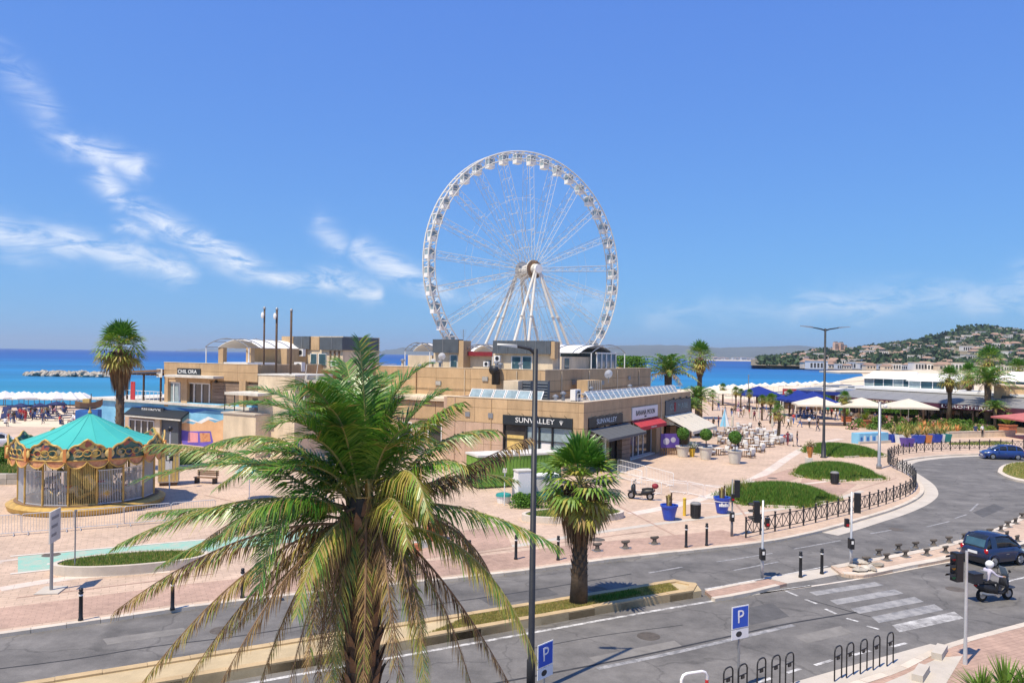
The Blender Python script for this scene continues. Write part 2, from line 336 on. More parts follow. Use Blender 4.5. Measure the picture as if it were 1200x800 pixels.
def asphalt():
    m = bpy.data.materials.new('asphalt'); m.use_nodes = True; t, n, l = nodes(m); b = n['Principled BSDF']
    ge = n.new('ShaderNodeNewGeometry')
    mp_ = n.new('ShaderNodeMapping'); mp_.inputs['Rotation'].default_value = (0, 0, -ROAD_A); mp_.inputs['Scale'].default_value = (.06, .55, 1); l.new(ge.outputs['Position'], mp_.inputs[0])
    n1 = n.new('ShaderNodeTexNoise'); n1.inputs['Scale'].default_value = 1.0; n1.inputs['Detail'].default_value = 5; l.new(mp_.outputs[0], n1.inputs[0])     # wheel tracks along the lanes
    n2 = n.new('ShaderNodeTexNoise'); n2.inputs['Scale'].default_value = .35; n2.inputs['Detail'].default_value = 8; n2.inputs['Roughness'].default_value = .7; l.new(ge.outputs['Position'], n2.inputs[0])
    n3 = n.new('ShaderNodeTexNoise'); n3.inputs['Scale'].default_value = 22; n3.inputs['Detail'].default_value = 4; l.new(ge.outputs['Position'], n3.inputs[0])
    a1 = n.new('ShaderNodeMath'); a1.operation = 'MULTIPLY_ADD'; l.new(n2.outputs[0], a1.inputs[0]); a1.inputs[1].default_value = .8; l.new(n1.outputs[0], a1.inputs[2])
    a2 = n.new('ShaderNodeMath'); a2.operation = 'MULTIPLY_ADD'; l.new(n3.outputs[0], a2.inputs[0]); a2.inputs[1].default_value = .7; l.new(a1.outputs[0], a2.inputs[2])
    cr_ = n.new('ShaderNodeValToRGB'); l.new(a2.outputs[0], cr_.inputs[0]); e = cr_.color_ramp.elements; e[0].position = .8; e[0].color = (.095, .090, .084, 1); e[1].position = 1.0; e[1].color = (.20, .188, .172, 1)
    mrr = n.new('ShaderNodeMapRange'); l.new(a2.outputs[0], mrr.inputs[0]); mrr.inputs[1].default_value = .75; mrr.inputs[2].default_value = 1.75; l.new(mrr.outputs[0], cr_.inputs[0]); e[0].position = .1; e[1].position = .9
    wv = n.new('ShaderNodeTexNoise'); wv.inputs['Scale'].default_value = .9; wv.inputs['Detail'].default_value = 6; l.new(ge.outputs['Position'], wv.inputs[0])
    av = n.new('ShaderNodeVectorMath'); av.operation = 'MULTIPLY_ADD'; l.new(wv.outputs['Color'], av.inputs[0]); av.inputs[1].default_value = (1.6, 1.6, 0); l.new(ge.outputs['Position'], av.inputs[2])
    vo = n.new('ShaderNodeTexVoronoi'); vo.feature = 'DISTANCE_TO_EDGE'; vo.inputs['Scale'].default_value = .22; l.new(av.outputs[0], vo.inputs[0])
    ck = n.new('ShaderNodeMapRange'); l.new(vo.outputs['Distance'], ck.inputs[0]); ck.inputs[1].default_value = .002; ck.inputs[2].default_value = .016; ck.inputs[3].default_value = .72; ck.inputs[4].default_value = 1
    st = n.new('ShaderNodeTexNoise'); st.inputs['Scale'].default_value = .7; st.inputs['Detail'].default_value = 9; st.inputs['Roughness'].default_value = .75; l.new(ge.outputs['Position'], st.inputs[0])
    sm_ = n.new('ShaderNodeMapRange'); l.new(st.outputs[0], sm_.inputs[0]); sm_.inputs[1].default_value = .3; sm_.inputs[2].default_value = .7; sm_.inputs[3].default_value = .74; sm_.inputs[4].default_value = 1.22
    mu = n.new('ShaderNodeMath'); mu.operation = 'MULTIPLY'; l.new(ck.outputs[0], mu.inputs[0]); l.new(sm_.outputs[0], mu.inputs[1])
    m6 = n.new('ShaderNodeMix'); m6.data_type = 'RGBA'; m6.blend_type = 'MULTIPLY'; m6.inputs['Factor'].default_value = 1; l.new(cr_.outputs[0], m6.inputs[6]); l.new(mu.outputs[0], m6.inputs[7])
    l.new(m6.outputs[2], b.inputs['Base Color']); b.inputs['Roughness'].default_value = .9
    bp = n.new('ShaderNodeBump'); bp.inputs['Strength'].default_value = .25; bp.inputs['Distance'].default_value = .01; l.new(n3.outputs[0], bp.inputs['Height']); l.new(bp.outputs[0], b.inputs['Normal'])
    MATS['asphalt'] = m
asphalt()
def worn(name, c, under, lo=.36, hi=.52, sc1=3.5):           # paint worn through to what lies under it
    m = bpy.data.materials.new(name); m.use_nodes = True; t, n, l = nodes(m); b = n['Principled BSDF']
    ge = n.new('ShaderNodeNewGeometry'); n1 = n.new('ShaderNodeTexNoise'); n1.inputs['Scale'].default_value = sc1; n1.inputs['Detail'].default_value = 8; n1.inputs['Roughness'].default_value = .75; l.new(ge.outputs['Position'], n1.inputs[0])
    mr = n.new('ShaderNodeMapRange'); l.new(n1.outputs[0], mr.inputs[0]); mr.inputs[1].default_value = lo; mr.inputs[2].default_value = hi
    mx_ = n.new('ShaderNodeMix'); mx_.data_type = 'RGBA'; l.new(mr.outputs[0], mx_.inputs['Factor']); mx_.inputs[6].default_value = (*under, 1); mx_.inputs[7].default_value = (*c, 1)
    l.new(mx_.outputs[2], b.inputs['Base Color']); b.inputs['Roughness'].default_value = .8; MATS[name] = m
mat('iron', (.10, .085, .07), .8, .35, 5, rnd=.2); mat('patch', (.095, .092, .09), .9, .3, 2, .1); mat('patch_pale', (.20, .188, .17), .9, .25, 2, .1); worn('mark_white', (.64, .63, .60), (.2, .19, .18), .38, .6); worn('mark_worn', (.56, .55, .52), (.19, .18, .17), .4, .66, 2.2); worn('mark_faint', (.36, .35, .34), (.17, .17, .17), .4, .6); worn('mark_zebra', (.34, .33, .315), (.17, .168, .168), .36, .6, 2.2); worn('lane_teal', (.20, .47, .375), (.45, .42, .34), .32, .62, 1.6)
worn('mark_pale', (.62, .56, .48), (.5, .42, .35), .3, .5, 2); worn('crack_fill', (.03, .03, .032), (.07, .07, .07), .3, .5, 3)
def sea_mat():
    m = bpy.data.materials.new('sea_water'); m.use_nodes = True; t, n, l = nodes(m); b = n['Principled BSDF']
    ge = n.new('ShaderNodeNewGeometry'); sp = n.new('ShaderNodeSeparateXYZ'); l.new(ge.outputs['Position'], sp.inputs[0])
    n0 = n.new('ShaderNodeTexNoise'); n0.inputs['Scale'].default_value = .006; n0.inputs['Detail'].default_value = 4; l.new(ge.outputs['Position'], n0.inputs[0])
    dp = n.new('ShaderNodeMath'); dp.operation = 'MULTIPLY_ADD'; l.new(n0.outputs[0], dp.inputs[0]); dp.inputs[1].default_value = 500; l.new(sp.outputs[1], dp.inputs[2])
    mr = n.new('ShaderNodeMapRange'); l.new(dp.outputs[0], mr.inputs[0]); mr.inputs[1].default_value = 380; mr.inputs[2].default_value = 2600
    cr_ = n.new('ShaderNodeValToRGB'); l.new(mr.outputs[0], cr_.inputs[0]); e = cr_.color_ramp.elements
    e[0].position = 0; e[0].color = (.022, .235, .36, 1); e[1].position = 1; e[1].color = (.004, .05, .25, 1); q = e.new(.14); q.color = (.014, .17, .36, 1); q = e.new(.42); q.color = (.007, .085, .30, 1)
    l.new(cr_.outputs[0], b.inputs['Base Color']); b.inputs['Roughness'].default_value = .38; b.inputs['Specular IOR Level'].default_value = .22
    mq = n.new('ShaderNodeMapping'); mq.inputs['Scale'].default_value = (.35, 1.0, 1); l.new(ge.outputs['Position'], mq.inputs[0])
    n1 = n.new('ShaderNodeTexNoise'); n1.inputs['Scale'].default_value = .16; n1.inputs['Detail'].default_value = 9; n1.inputs['Roughness'].default_value = .7; l.new(mq.outputs[0], n1.inputs[0])
    n7 = n.new('ShaderNodeTexNoise'); n7.inputs['Scale'].default_value = .012; n7.inputs['Detail'].default_value = 6; l.new(mq.outputs[0], n7.inputs[0])
    r7 = n.new('ShaderNodeMapRange'); l.new(n7.outputs[0], r7.inputs[0]); r7.inputs[1].default_value = .35; r7.inputs[2].default_value = .65; r7.inputs[3].default_value = .8; r7.inputs[4].default_value = 1.18
    m7 = n.new('ShaderNodeMix'); m7.data_type = 'RGBA'; m7.blend_type = 'MULTIPLY'; m7.inputs['Factor'].default_value = 1; l.new(cr_.outputs[0], m7.inputs[6]); l.new(r7.outputs[0], m7.inputs[7]); l.new(m7.outputs[2], b.inputs['Base Color'])
    bp = n.new('ShaderNodeBump'); bp.inputs['Strength'].default_value = .8; bp.inputs['Distance'].default_value = .35; l.new(n1.outputs[0], bp.inputs['Height']); l.new(bp.outputs[0], b.inputs['Normal'])
    MATS['sea_water'] = m
sea_mat()
# ------------------------------------------------------------------ sea, land, beach
SEA = -3.0
struct('sea', MB().sheet([(-32000, 60), (32000, 60), (32000, 32000), (-32000, 32000)], SEA), 'sea_water')
coast = [(-900, 190), (-400, 184), (-118, 184), (-60, 200), (0, 236), (72, 292), (115, 345), (185, 460), (290, 660), (420, 960), (700, 1050), (1500, 1060)]
inner = [(-900, 128), (-400, 126), (-118, 126), (-60, 150), (0, 205), (60, 258), (105, 300), (200, 420), (330, 620), (470, 900), (720, 985), (1500, 1000)]
mb = MB()
for i in range(len(coast) - 1):
    a, b, c, e = inner[i], inner[i + 1], coast[i + 1], coast[i]
    mid = lambda p, q: ((p[0] + q[0]) / 2, (p[1] + q[1]) / 2)
    mb.add([(a[0], a[1], -.02), (b[0], b[1], -.02), (*mid(b, c), -2.0), (*mid(a, e), -2.0), (c[0], c[1], SEA - .25), (e[0], e[1], SEA - .25)], [(0, 1, 2, 3), (3, 2, 4, 5)])
struct('beach', mb, 'sand', smooth=True)
struct('ground', MB().sheet([(-900, -250), (1500, -250)] + inner[::-1], -.14), 'sand')
# the carriageways are the asphalt sheet; pavements stand 0.13 above it
RZ = -.13
struct('road', MB().sheet([(-120, -20), (200, -20), (200, 112), (60, 112), (30, 78), (-120, 20)], RZ), 'asphalt')
kerb_px = [(-420, 800), (-180, 768), (0, 744), (120, 727), (240, 710), (420, 690), (585, 673), (720, 655.5), (836, 643), (893, 636), (940, 627), (975, 618), (1010, 607.5), (1035, 600), (1055, 592.5), (1070, 585), (1078, 577), (1075, 567), (1064, 558), (1054, 551), (1050, 545), (1058, 540), (1075, 537), (1100, 534.5), (1130, 533), (1200, 531), (1330, 530)]
kerb_line = smoothline([G(x, y, RZ) for x, y in kerb_px], 6)
plaza_poly = [(p.x, p.y) for p in kerb_line] + [(400, 140), (170, 178), (95, 190), (30, 196), (0, 196), (-60, 146), (-118, 124), (-400, 126), (-400, -20)]
struct('plaza', MB().prism(plaza_poly, RZ - .005, 0), 'paving_pink')
def kerb_row(name, line, w, z0, z1, m, step=1.0, side=1):
    root = tag(link(name, None), kind='structure'); L = resample(line, step); me = None
    for i in range(len(L) - 1):
        a, b = L[i], L[i + 1]; d = b - a; ln = d.length
        if me is None: me = [MB().box(.006, 0, z0, step - .006, w, z1 + q).mesh('kerb_stone', m) for q in (0, .006, -.004)]
        o = link('kerb_stone', me[i % 3], root, (a.x, a.y, 0), math.atan2(d.y, d.x)); o.scale = (ln / step * (1.04 if ln < step * .98 else 1), side, 1)
    return root
kerb_row('pavement_kerb', [p for p in kerb_line if -40 < p.x < 95], .28, RZ - .01, .012, 'kerb', 1.1, -1)
# pale gutter along the bend
bend = [p for p in kerb_line if 18 < p.x < 80 and p.y > 30]
gut = offset(bend, -.28); gut2 = offset(bend, -1.25)
mb = MB()
for i in range(len(gut) - 1): mb.add([(*gut[i].xy, RZ + .004), (*gut[i + 1].xy, RZ + .004), (*gut2[i + 1].xy, RZ + .004), (*gut2[i].xy, RZ + .004)], [(0, 1, 2, 3)])
struct('gutter', mb, 'concrete')
# paved bands on the plaza
def band(name, px, wd, m, z=.004, k=6):
    L = smoothline([G(x, y) for x, y in px], k); a = offset(L, wd / 2); b = offset(L, -wd / 2); q = MB()
    for i in range(len(L) - 1): q.add([(*a[i].xy, z), (*a[i + 1].xy, z), (*b[i + 1].xy, z), (*b[i].xy, z)], [(3, 2, 1, 0)])
    return struct(name, q, m)
def patch(name, px, m, z=.004): return struct(name, MB().sheet([G(x, y).xy for x, y in px], z), m)
L = [p for p in kerb_line if p.x < 14.2]
mb = MB(); a = offset(L, .3); b = offset(L, 3.0)
for i in range(len(L) - 1): mb.add([(*a[i].xy, .004), (*a[i + 1].xy, .004), (*b[i + 1].xy, .004), (*b[i].xy, .004)], [(0, 1, 2, 3)])
struct('pavement_strip', mb, 'paving_red')
band('paving_band', [(740, 602), (800, 590), (850, 575), (895, 555), (925, 535), (950, 522), (985, 514)], .9, 'paving_pale', .006)
band('paving_band', [(600, 640), (690, 625), (790, 611), (880, 600), (960, 590), (1010, 575)], .5, 'concrete', .006)
band('paving_band', [(0, 690), (90, 676), (200, 668)], .7, 'paving_pale', .006)
band('paving_band', [(0, 660), (20, 655), (300, 628)], .35, 'paving_pale', .006)
band('paving_band', [(735, 556), (800, 566), (900, 570), (1000, 560)], .4, 'paving_pale', .008)
band('paving_band', [(690, 575), (760, 585), (840, 590)], .35, 'paving_pale', .008)
patch('paving_field', [(880, 562), (930, 548), (960, 552), (905, 570)], 'paving_red', .007)
patch('paving_field', [(940, 560), (1005, 567), (985, 580), (930, 590)], 'paving_red', .007)
patch('paving_field', [(380, 640), (590, 616), (600, 640), (400, 668)], 'paving_red', .007)
patch('bicycle_lane', [(21, 652), (272, 629.5), (420, 615), (420, 626), (272, 643), (21, 671)], 'lane_teal', .010)
for p in ([(55, 660), (120, 653), (120, 654.5), (55, 661.5)], [(120, 654), (215, 645.5), (215, 646.8), (120, 655.5)], [(12, 671.5), (272, 643.4), (272, 644.6), (12, 673)], [(12, 651), (272, 628.6), (272, 629.6), (12, 652.2)]):
    patch('lane_line', p, 'mark_pale', .014)
for px_ in ([(560, 648), (760, 622)], [(640, 600), (720, 640)], [(720, 590), (800, 632)], [(850, 575), (880, 612)], [(300, 655), (330, 700)], [(20, 700), (250, 672)], [(150, 640), (175, 632)], [(760, 548), (830, 575)], [(900, 540), (1000, 555)], [(330, 600), (240, 580)], [(1000, 575), (1050, 560)]):
    band('paving_joint', px_, .14, 'paving_red', .009, 2)
for x_, y_ in ((700, 632), (330, 660), (905, 560), (60, 650)):
    c_ = G(x_, y_); mh_ = MB().lathe([(.42, .0), (.42, .012), (.36, .014)], 20, (c_.x, c_.y, 0)); struct('manhole_cover', mh_, 'iron')
for x_, y_ in ((260, 738), (760, 745), (1050, 620), (700, 690), (1120, 690)):
    c_ = G(x_, y_, RZ); mh_ = MB().lathe([(.42, .0), (.42, .008), (.34, .01)], 20, (c_.x, c_.y, RZ)); struct('manhole_cover', mh_, 'iron')
# ------------------------------------------------------------------ near pavement, median, traffic island
near_px = [(1500, 640), (1330, 690), (1240, 722), (1165, 742), (1110, 758), (1085, 768), (1050, 786), (1010, 800), (960, 815), (900, 832)]
near_line = [G(x, y, RZ) for x, y in near_px]
rd = Vector((math.cos(ROAD_A), math.sin(ROAD_A), 0)); e_ = near_line[-1]
near_line += [e_ - rd * 12, e_ - rd * 40, e_ - rd * 80]
npoly = [(p.x, p.y) for p in near_line] + [(-90, -60), (160, -60)]
struct('pavement', MB().prism(npoly, RZ - .005, 0), 'paving_red')
kerb_row('near_kerb', [Vector((p.x, p.y, 0)) for p in smoothline(near_line[::-1], 4) if -30 < p.x < 60], .28, RZ - .01, .012, 'kerb', 1.1, -1)
struct('path', MB().sheet([G(x, y).xy for x, y in [(1000, 815), (1060, 790), (1100, 770), (1128, 768), (1100, 815)]], .005), 'concrete')
struct('parking_bay', MB().sheet([G(x, y, RZ).xy for x, y in [(850, 826), (905, 806), (1010, 776), (1090, 754), (1105, 757), (1085, 767), (1050, 785), (1010, 799), (960, 814), (900, 832)]], RZ + .004), 'concrete')
MH = .20
med_far = [(-420, 880), (66, 800), (360, 752), (540, 724), (690, 700), (790, 683.5)]
med_near = [(822, 699), (760, 709), (630, 733), (480, 760), (300, 792), (66, 832), (-420, 920)]
F_ = [G(x, y, 0) for x, y in med_far]; Nn = [G(x, y, RZ) for x, y in med_near]
mpoly = [(p.x, p.y) for p in F_] + [(G(815, 686, 0)).xy[:]] + [(p.x, p.y) for p in Nn]
med = tag(link('median', None), kind='structure')
cx = sum(p[0] for p in mpoly) / len(mpoly)
MB().prism([(p[0], p[1]) for p in mpoly], RZ - .01, MH - .06).build('bed', 'sandy', med)
ring = [Vector((p[0], p[1], 0)) for p in mpoly]; ring.append(ring[0]); L = resample([p for p in ring], 1.25); mes = [MB().box(.006, 0, RZ - .01, 1.244, .3, MH + q).mesh('kerb_stone', 'kerb_ochre') for q in (0, .007, -.006)]
for i in range(len(L) - 1):
    a, b = L[i], L[i + 1]
    if min(a.x, b.x) < -24: continue
    d = b - a; o = link('kerb_stone', mes[i % 3], med, (a.x, a.y, 0), math.atan2(d.y, d.x)); o.scale = (d.length / 1.25, 1 if sum(mpoly[k][0] * mpoly[(k + 1) % len(mpoly)][1] - mpoly[(k + 1) % len(mpoly)][0] * mpoly[k][1] for k in range(len(mpoly))) > 0 else -1, 1)
gp = [p for p in mpoly if True]
nv_ = Vector((-math.sin(ROAD_A), math.cos(ROAD_A), 0)); gmed = [(q.x, q.y) for q in [G(545, 723, 0) - nv_ * .34, F_[4] - nv_ * .34, F_[5] - nv_ * .3 - rd * .5, Nn[0] + nv_ * .38 - rd * .9, Nn[1] + nv_ * .36, Nn[2] + nv_ * .36, G(505, 755.5, RZ) + nv_ * .36]]
MB().sheet(gmed, MH - .052).build('turf', 'turf_straw', med)
grass('dry_grass', gmed, lambda x, y: MH - .05, 26000, .075, ['blade_straw', 'blade_yellow', 'blade_lime', 'blade_green'], med, .016, [7, 5, 1.5, .2])
g2 = [(q[0], q[1]) for q in [G(692, 700, MH), G(742, 691, MH), G(752, 695, MH), G(704, 706, MH)]]
grass('green_grass', g2, lambda x, y: MH - .06, 2600, .15, ['blade_green', 'blade_deep', 'blade_lime'], med, .014)
# refuge strip at the crossing and the island with cleats
def slab(name, px, z, m, mk=None):
    o = struct(name, MB().prism([G(x, y, z).xy for x, y in px], RZ - .005, z), m); return o
slab('refuge', [(826, 692), (872, 683), (900, 678), (922, 683), (870, 696), (838, 701)], .0, 'paving_red')
kerb_row('refuge_kerb', [G(838, 701.5, 0), G(870, 696.5, 0), G(923, 683.5, 0)], .25, RZ - .01, .016, 'kerb', 1.0, 1)
kerb_row('refuge_kerb', [G(826, 691, 0), G(872, 682, 0), G(900, 677.5, 0)], .2, RZ - .01, .016, 'kerb', 1.0, -1)
slab('crossing_ramp', [(900, 677), (935, 670), (975, 664), (986, 672), (950, 679), (923, 683)], -.10, 'concrete')
isl_up = [(974, 663), (1010, 656.5), (1060, 647.5), (1095, 640.5), (1127, 632), (1160, 622), (1182, 612), (1205, 598), (1260, 560)]
isl_lo = [(1260, 612), (1205, 636), (1165, 643), (1116, 654), (1060, 664.5), (1012, 674), (986, 672)]
IU = smoothline([G(x, y, 0) for x, y in isl_up], 4); IL = smoothline([G(x, y, 0) for x, y in isl_lo], 4)
struct('traffic_island', MB().prism([p.xy for p in IU] + [p.xy for p in IL], RZ - .005, .01), 'paving_pink')
kerb_row('island_kerb', IU, .42, RZ - .01, .03, 'kerb', 1.0, -1); kerb_row('island_kerb', IL, .42, RZ - .01, .03, 'kerb', 1.0, -1)
# round island at the right
ri = [G(x, y, 0) for x, y in [(1169, 553), (1172, 547), (1182, 543), (1200, 541), (1260, 540), (1300, 552), (1230, 566), (1196, 563), (1178, 558)]]
RI = smoothline(ri + [ri[0]], 5)
struct('round_island', MB().prism([p.xy for p in RI[:-1]], RZ - .005, .03), 'kerb')
rc = sum((p for p in RI), Vector()) / len(RI); inn = [rc + (p - rc) * .86 for p in RI[:-1]]
struct('island_turf', MB().prism([p.xy for p in inn], .02, .10), 'turf_dry')
gr = grass('dry_grass', [p.xy for p in inn], lambda x, y: .10, 9000, .14, ['blade_straw', 'blade_yellow', 'blade_lime'], None, .03); tag(gr, 'dry yellow grass on the round traffic island', 'grass', kind='stuff')
# ------------------------------------------------------------------ road markings
def mark(name, px, m, z=RZ + .004, parent=None):
    q = MB().sheet([G(x, y, RZ).xy for x, y in px], z); o = q.build(name, m, parent)
    return tag(o, kind='structure') if parent is None else o
zc = tag(link('zebra_crossing', None), kind='structure')
for i in range(5):
    t = i / 3; a = (948 + 73 * t, 695 + 29 * t - 1.5); b = (1025 + 70 * t, 683 + 26 * t - 1.5); h = 2.0 + .55 * i
    mark('stripe', [(a[0], a[1]), (b[0], b[1]), (b[0] + 11, b[1] + h * 1.9), (a[0] + 9, a[1] + h * 2.0)], 'mark_zebra' if i < 4 else 'mark_worn', RZ + .006, zc)
def line_px(pts, w_m, m, name='lane_line', z=RZ + .006):
    L = smoothline([G(x, y, RZ) for x, y in pts], 4); a = offset(L, w_m / 2); b = offset(L, -w_m / 2); q = MB()
    for i in range(len(L) - 1): q.add([(*a[i].xy, z), (*a[i + 1].xy, z), (*b[i + 1].xy, z), (*b[i].xy, z)], [(3, 2, 1, 0)])
    return struct(name, q, m)
line_px([(250, 808), (480, 766.5), (640, 738), (760, 716.5), (890, 695), (950, 686)], .17, 'mark_white')
line_px([(890, 695), (1000, 679), (1116, 657.5), (1200, 645)], .14, 'mark_pale')
line_px([(826, 690), (900, 676.5), (970, 663)], .12, 'mark_white')
for a, b in (((1020, 625), (1046, 620.5)), ((1086, 617), (1113, 610.5)), ((1119, 607), (1133, 602.5)), ((1137, 598.5), (1146, 590)), ((840, 658), (905, 648)), ((930, 643), (985, 633)), ((860, 668), (912, 658)), ((760, 671), (800, 664))):
    line_px([a, b], .13, 'mark_faint')
for a, b in (((888, 799), (904, 794)), ((922, 788), (938, 783)), ((955, 779), (975, 773)), ((1000, 767), (1020, 762)), ((1045, 757.5), (1062, 753)), ((944, 702), (957, 707)), ((967, 713), (980, 719)), ((992, 724), (1006, 728)), ((1016, 733), (1030, 737)), ((921, 692), (935, 698))):
    line_px([a, b], .14, 'mark_white')
line_px([(1160, 686), (1205, 675)], .14, 'mark_white')
line_px([(480, 818), (700, 778), (860, 744), (920, 731), (1004, 717)], .10, 'crack_fill', 'road_crack')
line_px([(700, 783), (800, 762), (930, 732)], .22, 'mark_faint', 'lane_line', RZ + .005)
line_px([(-60, 790), (80, 773), (180, 757), (300, 742), (480, 712), (600, 695), (740, 672)], .07, 'crack_fill', 'road_crack')
line_px([(948, 702), (1000, 717), (1020, 722)], .06, 'crack_fill', 'road_crack')
line_px([(620, 760), (700, 745), (800, 732)], .04, 'crack_fill', 'road_crack')
for pp, m_ in (([(560, 700), (640, 688), (655, 696), (575, 709)], 'patch'), ([(690, 770), (790, 750), (800, 757), (700, 777)], 'patch_pale'), ([(930, 745), (985, 733), (1000, 741), (946, 753)], 'patch_pale'), ([(1140, 600), (1165, 590), (1178, 595), (1152, 606)], 'patch'), ([(860, 715), (905, 706), (925, 722), (880, 732)], 'patch'), ([(120, 748), (215, 735), (220, 741), (126, 755)], 'patch_pale')):
    struct('road_patch', MB().sheet([G(x, y, RZ).xy for x, y in pp], RZ + .003), m_)
# ------------------------------------------------------------------ the shopping complex: local axes p (along the right facade) and q (along the left facade)
PC = G(683, 556); PA = math.atan2(.862, .507)
EX = Vector((math.cos(PA), math.sin(PA), 0)); EY = Vector((-EX.y, EX.x, 0))
def W(p, q, z=0): return Vector((PC.x + p * EX.x + q * EY.x, PC.y + p * EX.y + q * EY.y, z))
def LP(x, y, p): return PV(x, y, W(p, 0), EY)                 # pixel on the plane p = const -> (q, z)
def RP(x, y, q): return PV(x, y, W(0, q), EX)                 # pixel on the plane q = const -> (p, z)
def lrect(x0, y0, x1, y1, p):
    xm = (y0 + y1) / 2; q0, _ = LP(x0, xm, p); q1, _ = LP(x1, xm, p); _, z0 = LP((x0 + x1) / 2, y1, p); _, z1 = LP((x0 + x1) / 2, y0, p)
    return min(q0, q1), max(q0, q1), z0, z1
def rrect(x0, y0, x1, y1, q):
    xm = (y0 + y1) / 2; p0, _ = RP(x0, xm, q); p1, _ = RP(x1, xm, q); _, z0 = RP((x0 + x1) / 2, y1, q); _, z1 = RP((x0 + x1) / 2, y0, q)
    return min(p0, p1), max(p0, p1), z0, z1
def Lb(x0, y0, x1, y1, p, dep, mb=None, m=0):
    q0, q1, z0, z1 = lrect(x0, y0, x1, y1, p); return (mb or MB()).box(p, q0, z0, p + dep, q1, z1, m)
def Rb(x0, y0, x1, y1, q, dep, mb=None, m=0):
    p0, p1, z0, z1 = rrect(x0, y0, x1, y1, q); return (mb or MB()).box(p0, q, z0, p1, q + dep, z1, m)
def broot(name, label, cat='building'): return thing(name, label, cat, (PC.x, PC.y, 0), PA)
def bar_frame(mb, a, b, c, d, t, m=0):
    for s, e in ((a, b), (b, c), (c, d), (d, a)): mb.bar(s, e, t, t, m)
    return mb
# ---- shop block
S = broot('shop_building', 'tan clad corner shop block with SUNVALLEY signs on two facades')
HT = 6.07
MB().box(.9, .9, 0, 28.3, 14.05, 5.5).build('core', 'glass_dark', S)
MB().box(.35, .35, 5.52, 28.8, 14.4, 5.62).build('roof', 'roofgravel', S)
MB().box(28.35, .6, 0, 29, 14.3, HT - .03).build('wall', 'tan', S)
def panel(par, ax, a0, a1, z0, z1, at=0.0, th=.5, m='tan2', nm='wall_panel'):
    g = .012
    if ax == 'p': MB().box(a0 + g, at, z0 + g, a1 - g, at + th, z1 - g).build(nm, m, par)
    else: MB().box(at, a0 + g, z0 + g, at + th, a1 - g, z1 - g).build(nm, m, par)
for i in range(8):
    panel(S, 'p', i * 3.625, i * 3.625 + 3.625, 3.85, 5.2); panel(S, 'p', i * 3.625, i * 3.625 + 3.625, 5.2, HT)
MB().box(.03, .03, 3.9, 28.9, .46, HT - .05).build('panel_backing', 'darkwood', S)
qe = [.5, 4, 7.5, 11, 14.1]
for i in range(4):
    panel(S, 'q', qe[i], qe[i + 1], 3.85, 5.2); panel(S, 'q', qe[i], qe[i + 1], 5.2, HT)
MB().box(.03, .5, 3.9, .46, 14.05, HT - .05).build('panel_backing', 'darkwood', S)
for a, b in ((7.95, 10.0), (10.0, 12.0), (12.0, 14.1)): panel(S, 'q', a, b, 0, 1.9, m='pinkwall'); panel(S, 'q', a, b, 1.9, 3.84, m='pinkwall')
panel(S, 'q', .5, 1.0, 0, 3.84, th=.5, m='tan'); panel(S, 'p', .0, .86, 0, 3.84, th=.5, m='tan'); panel(S, 'q', 1.0, 7.95, 0, 1.05, m='pinkwall')
panel(S, 'p', 17.75, 20.0, 0, 3.84, m='tan'); panel(S, 'p', 28.5, 29, 0, 3.84, m='tan')
MB().box(.05, 14.1, 0, 20, 14.5, HT - .04).build('wall', 'pinkwall', S)
MB().box(-.04, -.04, HT, 29.05, .5, HT + .06).build('coping', 'cream', S); MB().box(-.04, .52, HT, .5, 14.15, HT + .06).build('coping', 'cream', S)
for i in range(9):                                            # timber boards of the pier beside the door
    MB().box(8.46, -.03, .02 + i * .42, 10.55, .5, .42 + i * .42 - .015).build('board', 'plank', S)
# left shop window
wn = MB()
for a, b in (((0, 1.02, 1.06), (0, 7.93, 1.06)), ((0, 1.02, 3.8), (0, 7.93, 3.8))): wn.bar((.12, a[1], a[2]), (.12, b[1], b[2]), .12, .1)
for q in (1.06, 3.0, 4.3, 5.6, 7.9): wn.bar((.12, q, 1.06), (.12, q, 3.8), .14, .14)
wn.bar((.12, 1, 2.55), (.12, 7.9, 2.55), .07, .07)
wo_ = wn.build('window', 'blackmetal', S)
for i, (a, b) in enumerate(((1.13, 2.93), (3.07, 4.23), (4.37, 5.53), (5.67, 7.83))): MB().box(.2, a, 1.1, .22, b, 3.75).build('pane', ('glass_pale', 'glass_pale', 'glass_pale', 'glass_shop')[i], wo_)
MB().box(.17, 5.9, 1.2, .19, 7.6, 2.9).build('poster', 'goldlight', wo_); MB().box(.17, 3.2, 1.4, .19, 4.1, 2.4).build('poster', 'white', wo_)
def sign_l(x0q, x1q, z0, z1, txt, tw, mb_m='signblack', par=S, p=-.1, tm='paintwhite', sz=.62):
    o = MB().box(p, x0q, z0, p + .1, x1q, z1).build('sign_board', mb_m, par); text('lettering', txt, sz, o, (p - .015, (x0q + x1q) / 2 + .2, (z0 + z1) / 2), (0, -1, 0), tm, .012, width=tw); return o
def sign_r(p0, p1, z0, z1, txt, tw, m='signblack', q=-.1, tm='paintwhite', sz=.62, par=S):
    o = MB().box(p0, q, z0, p1, q + .1, z1).build('sign_board', m, par); text('lettering', txt, sz, o, ((p0 + p1) / 2, q - .015, (z0 + z1) / 2), (1, 0, 0), tm, .012, width=tw); return o
sb = sign_l(1.0, 7.93, 3.86, 4.68, 'SUNVALLEY', 3.9)
em = MB()                                                     # leaf-like emblem after the name
for k in range(5):
    a = -.6 + k * .3; em.bar((-.115, 2.05, 4.06), (-.115, 2.05 - math.sin(a) * .32, 4.06 + math.cos(a) * .42), .07, .02)
em.build('emblem', 'paintwhite', sb)
sign_r(.9, 8.4, 3.88, 4.72, 'SUNVALLEY', 4.4)
